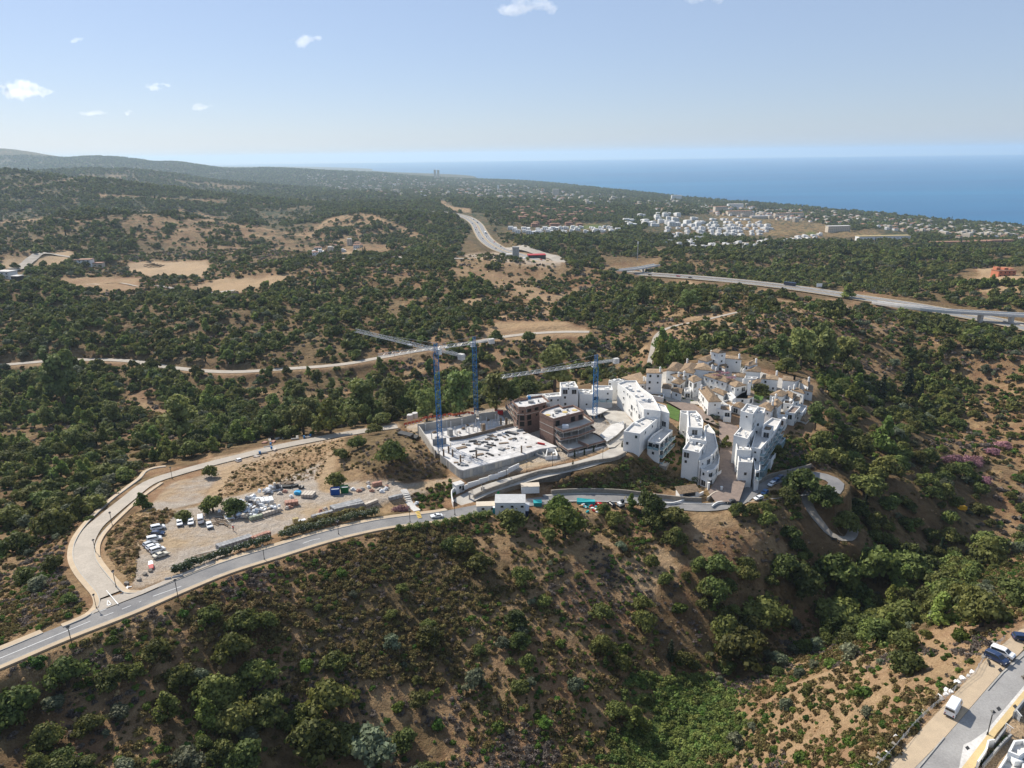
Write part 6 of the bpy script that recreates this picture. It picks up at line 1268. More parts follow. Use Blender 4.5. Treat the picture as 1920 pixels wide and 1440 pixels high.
def crane(label, bx, by, be, topy, jy, tip, tail, m_tower=BLUE, load=None):
    base = Vector(wpt(bx, by, be)); dep = project(base.x, base.y, base.z)[2]; zz = lambda yy: float(CZ + rays(bx, yy)[2] / rays(bx, yy)[1] * base.y)
    zt, zj = zz(topy), zz(jy); root = thing('tower_crane', label, 'tower crane', base, 0, 'blue tower cranes over the building site'); L = lambda p_: Vector(p_) - base
    mb = MB(); lattice(mb, (0, 0, 0), (0, 0, zj - base.z - 1.5), 1.7, 1.7, int((zj - base.z) / 1.9), .11); mb.build('mast', m_tower, root)
    MB().box(-1.7, 1.7, -1.7, 1.7, -1.2, .25).build('base_block', CONC_W, root)
    T = Vector(wpt(*tip, zj)); B = Vector(wpt(*tail, zj)); axis = (T - base).xy.normalized(); J = Vector((0, 0, zj - base.z))
    dT = (L(T) - J); dT.z = 0; dB = (L(B) - J); dB = -Vector((axis.x, axis.y, 0)) * dB.xy.length; dT = Vector((axis.x, axis.y, 0)) * dT.length
    mb = MB(); lattice(mb, J, J + dT, 1.3, 1.2, int(dT.length / 1.6), .075, True); mb.build('jib', GREYM, root)
    mb = MB(); lattice(mb, J, J + dB, 1.3, .6, int(dB.length / 2), .07); mb.build('counter_jib', GREYM, root)
    mb = MB(); ang = math.atan2(axis.y, axis.x); M_ = Matrix.Translation(J + dB * .88) @ Matrix.Rotation(ang, 4, 'Z')
    for j in range(3): mb.box(-1.1 + j * .75, -.45 + j * .75, -.8, .8, -1.5, .6, 0, M_)
    mb.build('counterweight', CONC, root)
    top = Vector((0, 0, zt - base.z)); mb = MB(); lattice(mb, J - Vector((0, 0, 1.5)), top, 1.1, 1.1, 4, .09); mb.build('tower_head', m_tower, root)
    mb = MB(); mb.bar(top, J + dT * .62 + Vector((0, 0, .6)), .035); mb.bar(top, J + dB * .9 + Vector((0, 0, .3)), .035); mb.build('tie_rod', GREYM, root)
    mb = MB(); M_ = Matrix.Translation(J + Vector((-axis.y, axis.x, 0)) * -1.5 + Vector((0, 0, -2.2))) @ Matrix.Rotation(ang, 4, 'Z'); mb.box(-.9, .9, -.6, .6, 0, 2.0, 0, M_); mb.box(.9, .94, -.5, .5, .6, 1.8, 1, M_); mb.build('cab', [WHITEM, GLASS], root)
    H_ = J + dT * .30; mb = MB(); mb.bar(H_, H_ - Vector((0, 0, 9)), .03); M_ = Matrix.Translation(H_ - Vector((0, 0, 9.6))); mb.box(-.25, .25, -.15, .15, 0, .6, 0, M_); mb.build('hook_block', BLACKM, root)
    mb = MB(); M_ = Matrix.Translation(H_) @ Matrix.Rotation(ang, 4, 'Z'); mb.box(-.8, .8, -.7, .7, -.75, -.45, 0, M_); mb.build('trolley', GREYM, root)
    return root
crane('blue tower crane at the left corner of the white deck, jib pointing back left', 826, 848, 192.2, 643, 655, (667, 619), (861, 671))
crane('thin blue tower crane at the back wall of the sunken yard with white counterweight', 893, 778, 192.2, 631, 642, (708, 666), (927, 638))
crane('blue tower crane between brick shell and white blocks, jib pointing left', 1115, 786, 195, 665, 680, (940, 706), (1158, 673))
# ------------------------------------------------------------------ vehicles
_cm = {}
GLASSC = mat('car_glass', (.02, .025, .03), (.03, .035, .04), 1, .1, spec=.7); TYRE = mat('tyre_rubber', (.02, .02, .02)); RIM = mat('alloy_rim', (.45, .45, .46), None, 1, .4, metal=.6)
LAMPR = mat('red_lamp_glass', (.35, .02, .02), None, 1, .3); LAMPW = mat('clear_lamp_glass', (.7, .7, .68), None, 1, .2)
PAINTS = dict(white=mat('white_car_paint', (.78, .79, .80), (.75, .76, .77), 1, .3, spec=.5), silver=mat('silver_car_paint', (.50, .51, .52), (.46, .47, .48), 1, .3, metal=.4), beige=mat('beige_car_paint', (.60, .56, .46), (.56, .52, .43), 1, .35), navy=mat('dark_blue_car_paint', (.02, .04, .10), (.018, .035, .09), 1, .25, spec=.6), black=mat('black_car_paint', (.02, .02, .022), (.025, .025, .027), 1, .25, spec=.6), red=mat('red_car_paint', (.42, .02, .02), (.38, .02, .02), 1, .3), blue=mat('mid_blue_car_paint', (.05, .14, .30), (.045, .12, .27), 1, .3))
# side outlines: (x along the car, z), front at +x; belt = where the glass begins
TYPES = dict(
 hatch=dict(L=4.1, W=1.78, prof=[(-2.05,.35),(-2.08,.85),(-1.95,1.0),(-1.72,1.42),(-.2,1.50),(.25,1.44),(1.0,.98),(1.85,.82),(2.05,.62),(2.05,.32)], belt=.98, win=[(-1.55,1.34),(-1.62,1.02),(.82,1.02),(.22,1.36)]),
 sedan=dict(L=4.5, W=1.8, prof=[(-2.25,.35),(-2.28,.85),(-2.1,.98),(-1.5,1.02),(-.95,1.38),(.15,1.42),(1.0,.98),(2.0,.84),(2.25,.62),(2.25,.32)], belt=.98, win=[(-.95,1.30),(-1.35,1.04),(.88,1.04),(.12,1.32)]),
 mpv=dict(L=4.4, W=1.85, prof=[(-2.2,.35),(-2.22,1.0),(-2.12,1.72),(-.1,1.80),(.55,1.70),(1.35,1.10),(2.0,.95),(2.2,.65),(2.2,.32)], belt=1.1, win=[(-1.95,1.62),(-1.98,1.14),(1.12,1.14),(.50,1.60)]),
 van=dict(L=5.3, W=2.0, prof=[(-2.65,.4),(-2.67,2.35),(-2.4,2.48),(1.2,2.48),(1.55,2.3),(2.15,1.35),(2.55,1.15),(2.68,.7),(2.68,.38)], belt=1.35, win=[(.55,2.1),(.5,1.4),(1.95,1.4),(1.5,2.1)]))
def car_parts(kind_, col):
    key = (kind_, col)
    if key in _cm: return _cm[key]
    T = TYPES[kind_]; W = T['W'] / 2; top = max(z for _, z in T['prof'])
    hw = lambda z: W * (1 - .16 * max(0, (z - T['belt']) / (top - T['belt'] + .01))) if z > T['belt'] else W * (.97 if z < .5 else 1)
    prof = T['prof']; k = len(prof); mb = MB(); v = []
    for sgn, ins in ((-1, .0), (-1, .10), (1, .10), (1, .0)):
        for x, z in prof:
            zz = z - (.07 if ins == 0 and z > T['belt'] + .3 else 0); v.append((x * (.995 if ins else .985), sgn * (hw(z) - ins), zz if ins == 0 else z))
    mb.add(v, [tuple(range(k)), tuple(range(3 * k, 4 * k))[::-1]] + [(r_ * k + i, (r_ + 1) * k + i, (r_ + 1) * k + (i + 1) % k, r_ * k + (i + 1) % k) for r_ in range(3) for i in range(k)])
    body = mb.mesh('body'); body.materials.append(PAINTS[col])
    for p_ in body.polygons: p_.use_smooth = False
    g = MB()
    wq = T['win']
    for sgn in (-1, 1): g.add([(x, sgn * (hw(z) + .012), z) for x, z in wq], [(0, 1, 2, 3) if sgn > 0 else (3, 2, 1, 0)])
    side = g.mesh('side_window'); side.materials.append(GLASSC)
    def screen(a_, b_, nm):
        (x0, z0), (x1, z1) = a_, b_; d = Vector((x1 - x0, 0, z1 - z0)).normalized(); nr = Vector((-d.z, 0, d.x)); nr = nr if nr.z > 0 or True else -nr
        if (x0 + x1) < 0 and nr.x > 0 or (x0 + x1) > 0 and nr.x < 0: nr = -nr
        m_ = MB(); a3 = Vector((x0, 0, z0)) + (Vector((x1, 0, z1)) - Vector((x0, 0, z0))) * .12 + nr * .015; b3 = Vector((x0, 0, z0)) + (Vector((x1, 0, z1)) - Vector((x0, 0, z0))) * .9 + nr * .015
        m_.add([(a3.x, -hw(a3.z) + .12, a3.z), (a3.x, hw(a3.z) - .12, a3.z), (b3.x, hw(b3.z) - .12, b3.z), (b3.x, -hw(b3.z) + .12, b3.z)], [(0, 1, 2, 3)]); me = m_.mesh(nm); me.materials.append(GLASSC); return me
    pf = {'hatch': ((5, 6), (2, 3)), 'sedan': ((5, 6), (3, 4)), 'mpv': ((4, 5), (1, 2)), 'van': ((4, 5), (0, 1))}[kind_]
    ws = screen(prof[pf[0][0]], prof[pf[0][1]], 'windscreen'); rw_ = screen(*( (prof[pf[1][0]], prof[pf[1][1]]) if kind_ != 'van' else ((-2.66, 1.5), (-2.66, 2.15))), 'rear_window')
    ty = MB(); ring = [(.32 * math.cos(a * .5236), .32 * math.sin(a * .5236)) for a in range(12)]
    ty.add([(x, -.11, z) for x, z in ring] + [(x, .11, z) for x, z in ring], [tuple(range(12)), tuple(range(12, 24))[::-1]] + [(i, 12 + i, 12 + (i + 1) % 12, (i + 1) % 12) for i in range(12)]); tm_ = ty.mesh('wheel'); tm_.materials.append(TYRE)
    rm = MB(); rm.add([(x * .6, -.125, z * .6) for x, z in ring] + [(x * .6, .125, z * .6) for x, z in ring], [tuple(range(12)), tuple(range(12, 24))[::-1]] + [(i, 12 + i, 12 + (i + 1) % 12, (i + 1) % 12) for i in range(12)]); rmm = rm.mesh('rim'); rmm.materials.append(RIM)
    hl = MB().box(-.05, .03, -.2, .2, -.08, .08).mesh('headlight'); hl.materials.append(LAMPW); tl = MB().box(-.03, .04, -.1, .1, -.16, .16).mesh('tail_light'); tl.materials.append(LAMPR)
    bpm = MB().box(-.05, .07, -W * .9, W * .9, -.12, .1).mesh('bumper'); bpm.materials.append(BLACKM)
    _cm[key] = (T, body, side, ws, rw_, tm_, rmm, hl, tl, bpm); return _cm[key]
def vehicle(label, kind_, col, p_front, p_back, e=None, name=None, group=None):
    """placed by the pixels of its two ends on the ground"""
    T, body, side, ws, rw_, tm_, rmm, hl, tl, bpm = car_parts(kind_, col); a_, b_ = Vector(hit(*p_front)), Vector(hit(*p_back)); c = (a_ + b_) / 2; d = a_ - b_
    root = thing(name or {'van': 'parked_van'}.get(kind_, 'parked_car'), label, 'van' if kind_ == 'van' else 'car', (c.x, c.y, float(gh(c.x, c.y)) + .14), math.atan2(d.y, d.x), group)
    root.rotation_euler[1] = -math.atan2(float(gh(c.x + d.x * 2 / d.length, c.y + d.y * 2 / d.length) - gh(c.x - d.x * 2 / d.length, c.y - d.y * 2 / d.length)), 4)
    root.scale = (.87, .87, .87)
    bd = link('body', body, None, root); link('side_window', side, None, root); link('windscreen', ws, None, root); link('rear_window', rw_, None, root); h = T['L'] / 2
    for sx_ in (-1, 1):
        for sy in (-1, 1):
            w_ = link('wheel', tm_, None, root); w_.location = (sx_ * h * .62, sy * (T['W'] / 2 - .10), .32); link('rim', rmm, None, w_)
        o = link('headlight' if sx_ > 0 else 'tail_light', hl if sx_ > 0 else tl, None, root); o.location = (sx_ * (h - .02), T['W'] * .36, .78)
        o = link('headlight' if sx_ > 0 else 'tail_light', hl if sx_ > 0 else tl, None, root); o.location = (sx_ * (h - .02), -T['W'] * .36, .78)
        o = link('bumper', bpm, None, root); o.location = (sx_ * h, 0, .42); o.rotation_euler[2] = 0 if sx_ > 0 else math.pi
    return root
C3 = lambda x, y: (120 + x / 3.4286, 780 + y / 3.4286)
C2 = lambda x, y: (1040 + x / 3.4286, 600 + y / 3.4286)
G1 = 'cars parked in a row at the left side of the yard'
for lb, kd, col, a_, b_ in [('white people carrier at the top end of the left parked row', 'mpv', 'white', (645,722), (565,738)), ('dark car with red glint second from the top of the left row', 'hatch', 'navy', (650,765), (560,768)), ('white tall van-like car third from the top of the left row', 'mpv', 'white', (628,795), (535,812)), ('silver-blue hatchback set back in the middle of the left row', 'hatch', 'silver', (592,822), (515,848)), ('white hatchback fourth from the lower end of the left row', 'hatch', 'white', (618,840), (528,868)), ('white people carrier next to the beige saloon in the left row', 'mpv', 'white', (645,862), (558,888)), ('beige saloon at the lower end of the left parked row', 'sedan', 'beige', (670,890), (575,922))]:
    vehicle(lb, kd, col, C3(*a_), C3(*b_), group=G1)
G2 = 'cars parked below the round trees in the yard'
for lb, kd, col, a_, b_ in [('white car with open door under the round tree, leftmost of four', 'hatch', 'white', (748,722), (742,680)), ('white car second of the four below the round trees', 'hatch', 'white', (815,718), (822,672)), ('white panel van among the four below the round trees', 'van', 'white', (880,662), (882,706)), ('white car beside the pile of timber, rightmost of the four', 'hatch', 'white', (945,738), (928,695))]:
    vehicle(lb, kd, col, C3(*a_), C3(*b_), group=G2)
vehicle('white estate car with dark windows in the shade at the wood edge', 'hatch', 'white', C3(845,258), C3(795,236)); vehicle('white van standing alone on the dirt road to the site', 'mpv', 'white', C3(1095,275), C3(1150,292))
vehicle('white saloon driving on the main road near the yellow crossing', 'sedan', 'white', (807,972), (830,970), name='moving_car')
vehicle('small red car beside the rubbish heap in the roadside yard', 'hatch', 'red', C2(275,1190), C2(300,1208)); vehicle('black car beside the red one in the roadside yard', 'hatch', 'black', C2(345,1182), C2(382,1210))
for lb, kd, col, a_, b_ in [('white car in the middle of the row on the bend', 'hatch', 'white', (1378,1075), (1408,1055)), ('blue car nearest the village gate in the row on the bend', 'hatch', 'blue', (1335,1130), (1362,1108)), ('second blue car behind the white car on the bend', 'hatch', 'blue', (1408,1048), (1430,1035)), ('dark car in the shade on the bend', 'hatch', 'navy', (1434,1030), (1456,1016)), ('white car at the far end of the bend', 'hatch', 'white', (1540,1002), (1575,1000)), ('silver car farthest round the bend', 'hatch', 'silver', (1585,998), (1612,996)), ('dark car in the lay-by below the village gate', 'hatch', 'black', (1120,1182), (1145,1178)), ('pale car half hidden at the lower end of the bend row', 'hatch', 'white', (1292,1160), (1325,1150))]:
    vehicle(lb, kd, col, C2(*a_), C2(*b_), group='cars parked on the hairpin bend')
vehicle('white estate car beside the dark blue one in the lower right corner', 'mpv', 'white', r0(1235,470), r0(1065,400)); vehicle('dark blue people carrier beside the white car in the lower right corner', 'mpv', 'navy', r0(1175,525), r0(1020,445)); vehicle('dark blue car cut off by the right edge of the picture', 'hatch', 'navy', r0(1400,300), r0(1260,280)); vehicle('white high-roofed delivery van casting a long shadow on the ochre strip', 'van', 'white', r0(735,870), r0(665,990))
mb = thing('motor_scooter', 'dark motor scooter standing beside the dark blue people carrier', 'scooter', Vector(hit(*r0(1022,505))) + Vector((0, 0, .1)), 1.2)
MB().bar((-.5, 0, .3), (.5, 0, .3), .12, n_=6).bar((.5, 0, .3), (.35, 0, 1.0), .05).box(-.6, .1, -.14, .14, .5, .75).build('frame', BLACKM, mb)
for s_ in (-.6, .6): o = link('wheel', [m for m in _cm.values()][0][5], None, mb); o.location = (s_, 0, .25); o.scale = (.75, .6, .75)
MB().bar((.35, -.35, 1.0), (.35, .35, 1.0), .03).build('handlebar', GREYM, mb)

# ------------------------------------------------------------------ street lamps
_lp = MB(); _lp.bar((0, 0, -.3), (0, 0, .5), .14, n_=8); _lp.bar((0, 0, .5), (0, 0, 4.0), .075, n_=6); _lpm = _lp.mesh('post'); _lpm.materials.append(BLACKM)
_lh = MB(); _lh.prism([(.12, .12), (-.12, .12), (-.12, -.12), (.12, -.12)], 4.0, 4.05); _lh.add([(.14, .14, 4.05), (-.14, .14, 4.05), (-.14, -.14, 4.05), (.14, -.14, 4.05), (.26, .26, 4.5), (-.26, .26, 4.5), (-.26, -.26, 4.5), (.26, -.26, 4.5)], [(0, 1, 5, 4), (1, 2, 6, 5), (2, 3, 7, 6), (3, 0, 4, 7)]); _lhm = _lh.mesh('lantern'); _lhm.materials.append(GREYM)
_lc = MB(); _lc.add([(.32, .32, 4.5), (-.32, .32, 4.5), (-.32, -.32, 4.5), (.32, -.32, 4.5), (0, 0, 4.8)], [(0, 1, 4), (1, 2, 4), (2, 3, 4), (3, 0, 4), (3, 2, 1, 0)]); _lcm = _lc.mesh('lantern_cap'); _lcm.materials.append(BLACKM)
def lamp(px, py, label, s_=1.0, group='black lantern street lamps'):
    h_ = hit(px, py)
    if h_ is None: return
    r_ = thing('street_lamp', label, 'street lamp', h_ + Vector((0, 0, .1)), 0, group); r_.scale = (s_,) * 3; link('post', _lpm, None, r_); hd = link('lantern', _lhm, None, r_); link('lantern_cap', _lcm, None, hd)
for x, y, lb, s_ in [(136,1212,'black street lamp beside the main road left of the junction',1.05), (334,1121,'black street lamp on the main road right of the junction',1.05), (218,1102,'black street lamp at the inner corner of the side road',1), (180,1038,'black street lamp on the inside of the side road curve',.9), (181,1141,'short black post lamp at the outer corner of the junction',.8), (211,987,'black street lamp on the straight of the side road',1), (323,898,'black street lamp by the lay-by of the side road',1), (496,1051,'black street lamp below the grey block pallets on the main road',1), (635,1003,'black street lamp below the white-flowered hedge',1), (769,980,'black street lamp left of the yellow crossing',1), (853,967,'tall black lamp at the site entrance',1.3), (905,932,'lamp at the lower part of the ramp',1), (950,905,'second lamp up the ramp',1), (988,886,'third lamp up the ramp',1), (1036,875,'fourth lamp up the ramp',1), (1130,862,'lamp by the cypresses on the ramp',1), (1851,1379,'black street lamp on the yellow pavement near the white villa',1.05), (1200,925,'lamp on the shaded lower road',1), (120,670,'lamp at left on the long back road',1), (430,692,'second lamp on the long back road',1), (560,688,'third lamp on the long back road',1), (740,668,'fourth lamp on the long back road',1)]:
    lamp(x, y, lb, s_)

# ------------------------------------------------------------------ hedges along the main road
def hedge(name, label, line, hgt, wid, leaf, flowers, seed):
    rs = random.Random(seed); bl = []; L0 = Vector(line[0])
    for i in range(0, len(line)):
        for k_ in range(2): bl.append((line[i][0] - L0.x + rs.uniform(-.4, .4), line[i][1] - L0.y + rs.uniform(-.4, .4), line[i][2] - L0.z + hgt * rs.uniform(.3, .7), wid * rs.uniform(.55, .85)))
    me = leaf_cloud(bl, len(bl) * 95, .36, seed, True, .9); me.materials.append(LM[leaf]); o = link(name, me, None, None, label=label, category='hedge'); o.location = L0
    if flowers:
        me = leaf_cloud([(b[0], b[1], b[2] + .1, b[3] * 1.05) for b in bl], len(bl) * 20, .16, seed + 3, False, .9); me.materials.append(LM['white_flower']); link('blossom', me, None, o)
def hl_(x0, x1, off, step=1.2): seg = offset(part_of(RL['main'], x0, x1), off); return spline(seg[::2], step) if len(seg) > 6 else seg
hedge('hedge', 'white-flowered oleander hedge between the lower yard and the main road', hl_(352, 522, 6.0), 2.0, 1.25, 'oleander', True, 5)
hedge('hedge', 'longer white-flowered oleander hedge between the path gap and the stair', hl_(546, 728, 6.2), 2.0, 1.35, 'oleander', True, 6)
hedge('hedge', 'brown-green hedge behind the longer oleander hedge', hl_(560, 735, 9.0), 2.0, 1.2, 'olive_scrub', False, 7)
hedge('hedge', 'dark thicket edge on the camera side of the main road', offset(part_of(RL['main'], 730, 900), -6.0)[::1], 1.6, 1.6, 'holm_oak', False, 9)
o = leaf_cloud([(0, 0, .8, 1.6), (1.8, .2, .7, 1.3), (-1.6, .1, .6, 1.1)], 600, .3, 3); o.materials.append(LM['pink_flower']); o = link('flowering_bush', o, None, None, label='dark pink flowering bush at the foot of the stair', category='bush'); o.location = hit(*lot_c(1465, 455))
for j, (x, y, s_) in enumerate([(1808,870,2.4),(1790,865,2.0),(1828,868,2.2),(1845,905,1.8),(1880,840,2.2),(1860,852,2),(1770,866,1.6),(1830,875,1.6)]):
    h_ = hit(x, y)
    me = leaf_cloud([(0, 0, .9, 1.3), (1.2, .3, .8, 1.0), (-1, .4, .8, 1.1), (.2, -1, .7, 1.0)], 500, .32, 20 + j); me.materials.append(LM['pink_flower']); o = link('oleander_bush', me, None, None, label=f'{ORD(j, 8)} pink flowering oleander in the right-hand valley', category='bush', group='pink oleanders in the valley'); o.location = h_; o.scale = (s_ * .8,) * 3
# climbing flowers on the village roofs
for j, (cr_, x, y, z) in enumerate([(R3, 1440, 560, 202.6), (R3, 1540, 585, 202.6), (R3, 1640, 665, 202.4), (R3, 1380, 625, 202.6)]):
    me = leaf_cloud([(0, 0, .3, 1.1), (1.3, .3, .3, .9), (-1.3, .2, .3, .8)], 260, .28, 60 + j, False, .4); me.materials.append(LM['pink_flower']); o = link('bougainvillea', me, None, None, label=f'{ORD(j, 4)} patch of pink bougainvillea on the long terrace roof', category='climbing plant', group='bougainvillea on the village roofs'); o.location = wpt(*cr_(x, y), z + .9)

# ------------------------------------------------------------------ palms
def palm(px, py, e, label, h=4.5, s_=1.0):
    p_ = Vector(wpt(px, py, e)); p_.z = float(gh(p_.x, p_.y)); r_ = thing('palm_tree', label, 'palm', p_); r_.scale = (s_,) * 3; mb = MB(); mb.bar((0, 0, -.3), (.15, 0, h), .2, n_=6); mb.build('trunk', BARK, r_)
    for k_ in range(14):
        a_ = k_ * .449; mb = MB(); up = .5 if k_ % 2 else .1; pts = [Vector((math.cos(a_) * t * 2.3, math.sin(a_) * t * 2.3, h + up * math.sin(t * 2.6) * 2 - t * t * 1.6)) for t in (0, .3, .6, .85, 1.05)]; sd = Vector((-math.sin(a_), math.cos(a_), 0)) * .28
        mb.strip([q + sd * w_ for q, w_ in zip(pts, (.3, 1, 1, .7, .1))], [q - sd * w_ for q, w_ in zip(pts, (.3, 1, 1, .7, .1))]); mb.build('frond', LM['cypress_tree'], r_)
for x, y, lb in [(1385,690,'palm tree standing against the long white house wall'), (1370,694,'palm tree left of the tallest village palm'), (1396,694,'short palm right of the village palms'), (1181,856,'left palm at the foot of the blank end wall'), (1190,860,'right palm at the foot of the blank end wall'), (1303,895,'small palm against the curved-balcony block')]:
    palm(x, y + 4, 195 if y < 750 else 190, lb, 4.2, .9 if y < 750 else .7)

# ------------------------------------------------------------------ storage yard
PAL = {}
def block_pallet(label, p_, rz, m_, lay=4, w_=1.1, d_=1.0, lh=.28, name='block_pallet', group=None, jit=.0):
    key = (m_.name, lay, w_, d_, lh)
    if key not in PAL:
        base = MB().box(-w_ / 2, w_ / 2, -d_ / 2, d_ / 2, .0, .13).mesh('pallet'); base.materials.append(WOOD); ls = []
        for l in range(lay):
            t = rnd.uniform(-.03, .03); me = MB().box(-w_ / 2 + .03 + t, w_ / 2 - .03 + t, -d_ / 2 + .03, d_ / 2 - .03 - t, .14 + l * lh, .14 + (l + 1) * lh - .025).mesh('block_layer'); me.materials.append(m_); ls.append(me)
        PAL[key] = (base, ls)
    base, ls = PAL[key]; r_ = thing(name, label, 'pallet', p_, rz, group); link('pallet', base, None, r_)
    for me in ls: link('block_layer', me, None, r_)
    return r_
BLOCKG = mat('grey_cement_blocks', (.34, .34, .34), (.27, .27, .27), 1.5, .95, obj_var=.15); BLOCKP = mat('pink_clay_blocks', (.42, .24, .18), (.35, .19, .14), 1.5, .95, obj_var=.12); WRAPW = mat('white_plastic_wrap', (.72, .73, .74), (.60, .61, .62), 2, .5, obj_var=.1); WRAPG = mat('green_wrapped_blocks', (.30, .33, .24), (.25, .28, .20), 2, .7, obj_var=.12); BEIGE = mat('beige_wrapped_blocks', (.56, .50, .42), (.48, .42, .35), 2, .8, obj_var=.1); YELW = mat('yellow_pallet_goods', (.42, .33, .16), (.36, .28, .13), 2, .8)
def pallet_rows(p0, p1, n_, rows, m_, lay, phrase, group, cr_=lot_c, gap=.02):
    a_, b_ = Vector(hit(*cr_(*p0))), Vector(hit(*cr_(*p1))); e = (b_ - a_).xy; ang = math.atan2(e.y, e.x); nr = Vector((-math.sin(ang), math.cos(ang)))
    for j in range(n_):
        for r_ in range(rows):
            c = a_.xy + e * ((j + .5) / n_) + nr * (r_ * 1.25); z = float(gh(c.x, c.y)) + .1; w_ = e.length / n_ - .08
            lb = f'{ORD(j, n_)} {phrase}' + ('' if rows == 1 else (', front row', ', back row', ', third row')[r_]) if n_ > 1 else phrase
            block_pallet(lb, (c.x, c.y, z), ang + rnd.uniform(-.02, .02), m_, lay, round(w_, 1), 1.15, group=group)
pallet_rows((45,775), (310,690), 10, 2, BLOCKG, 6, 'pallet of grey blocks in the lower stack by the hedge', 'grey block pallets in the lower yard')
pallet_rows((320,700), (450,655), 5, 2, BLOCKP, 6, 'pallet of pink bricks right of the grey stack', 'pink brick pallets')
pallet_rows((770,512), (935,468), 5, 1, BLOCKG, 3, 'low pallet of grey blocks at the start of the long stack', 'low grey block pallets'); pallet_rows((945,468), (1180,418), 9, 3, BLOCKG, 5, 'pallet in the long grey stack behind the hedge', 'grey block pallets of the long stack'); pallet_rows((1185,420), (1285,378), 4, 1, BEIGE, 3, 'pallet of pale blocks at the end of the long stack', 'pale block pallets'); pallet_rows((1375,372), (1480,345), 4, 1, BLOCKG, 4, 'pallet of grey blocks beside the stair', 'grey block pallets by the stair')
pallet_rows((625,550), (668,540), 2, 1, YELW, 5, 'yellow-brown pallet at the path gap', 'pallets at the path gap'); pallet_rows((668,558), (725,545), 2, 1, WRAPW, 4, 'white wrapped pallet at the path gap', 'pallets at the path gap')
pallet_rows((375,415), (478,400), 3, 3, WRAPW, 6, 'white wrapped pallet in the tall white cube', 'white wrapped pallets of the cube'); pallet_rows((565,420), (668,405), 4, 2, BLOCKP, 5, 'pinkish pallet in the middle of the yard', 'pinkish pallets'); pallet_rows((690,345), (782,350), 4, 3, BEIGE, 4, 'beige wrapped pallet at the dirt track', 'beige wrapped pallets')
pallet_rows((285,530), (385,505), 4, 1, WRAPG, 4, 'green wrapped pallet at the edge of the white heap', 'green wrapped pallets'); pallet_rows((385,500), (525,455), 6, 1, BEIGE, 4, 'beige pallet right of the green ones', 'beige pallets by the heap'); pallet_rows((1245,265), (1320,250), 2, 1, BLOCKP, 5, 'pinkish pallet at the foot of the earth bank', 'pallets at the foot of the bank')
# the heap of white boxes and wrapped goods
heap_poly = np.array([(40,490),(130,520),(280,525),(520,460),(540,430),(430,390),(370,360),(480,310),(560,270),(500,265),(380,310),(300,370),(200,385),(120,420)], float)
rs = random.Random(12); made = 0
hw_ = [mat('heap_white', (.74, .75, .76), (.64, .65, .66), 2, .6), mat('heap_grey', (.42, .43, .45), (.35, .36, .37), 2, .7), mat('heap_blue_white', (.50, .57, .66), (.45, .52, .60), 2, .6), BEIGE, mat('heap_dark', (.08, .08, .09))]
hnames = ['white', 'grey', 'pale blue', 'beige', 'dark']; shapes = []
for k_ in range(4):
    w_, d_, h_ = ((.9, .6, .35), (.6, .6, .5), (1.3, .5, .25), (.7, .45, .7))[k_]; shapes.append((w_, d_, h_))
while made < 170:
    x, y = rs.uniform(40, 560), rs.uniform(260, 530)
    if not in_poly(np.array([x]), np.array([y]), heap_poly)[0]: continue
    h_ = hit(*lot_c(x, y)); ci = rs.choices(range(5), (6, 2, 2, 2, 1))[0]; w_, d_, hh = shapes[rs.randrange(4)]; k_ = rs.uniform(.5, .95)
    nm = ('wrapped_box', 'slab_pack', 'crate', 'sack')[shapes.index((w_, d_, hh))]; mb = MB(); mb.box(-w_ * k_, w_ * k_, -d_ * k_, d_ * k_, 0, hh * 2 * k_); mb.box(-w_ * k_ * .8, w_ * k_ * .7, -d_ * k_ * .8, d_ * k_ * .85, hh * 2 * k_, hh * 2.3 * k_)
    o = mb.build(nm, hw_[ci], None, label=f'{hnames[ci]} {nm.replace("_", " ")} tilted in the heap of goods beside the round trees', category='packaged goods', group='goods in the white heap'); o.location = h_ + Vector((0, 0, .12 + rs.choice([0, 0, .7, 1.1]))); o.rotation_euler = (rs.uniform(-.35, .35), rs.uniform(-.35, .35), rs.uniform(0, 3)); made += 1
def loose(label, cat, name, cr_, x, y, builder, rz=0.0, **pr):
    o = builder.build(name, pr.pop('m'), None, label=label, category=cat, **pr); o.location = Vector(hit(*cr_(x, y))) + Vector((0, 0, .08)); o.rotation_euler[2] = rz; return o
rs = random.Random(3)
for j in range(26): a_ = rs.uniform(-.9, .4); loose(f'weathered beam in the criss-cross timber pile, {("short", "long", "thin")[j % 3]} one', 'timber', 'beam', lot_c, 20 + rs.uniform(0, 100), 500 + rs.uniform(0, 70), MB().box(-rs.uniform(1.2, 2.4), rs.uniform(1.2, 2.4), -.1, .1, .02 + .08 * (j % 6), .16 + .08 * (j % 6)), a_, m=(WOOD, CONC_W)[j % 5 == 0], group='beams of the timber pile')
for j in range(16): loose(f'{("grey", "brown")[j % 2]} formwork beam in the stack at the lower end of the hedge', 'timber', 'beam', c0_, 1705 + 12 * j, 275 - 6 * j + rs.uniform(-18, 18), MB().box(-2.4, 2.4, -.14, .14, .02 + .2 * (j % 3), .2 + .2 * (j % 3)), .45 + rs.uniform(-.08, .08), m=(CONC_W, WOOD)[j % 2], group='beams at the lower end of the hedge')
for j, (x, y, w_) in enumerate([(1600,405,2.4),(1650,335,1.8),(1515,425,1.4)]): loose(('long grey concrete drum lying beside the pavement', 'grey concrete block by the hedge end', 'dark boulder beside the pavement')[j], 'concrete piece', 'concrete_piece', c0_, x, y, MB().bar((-w_ / 2, 0, .4), (w_ / 2, 0, .4), .42, n_=8), .45, m=CONC_G)
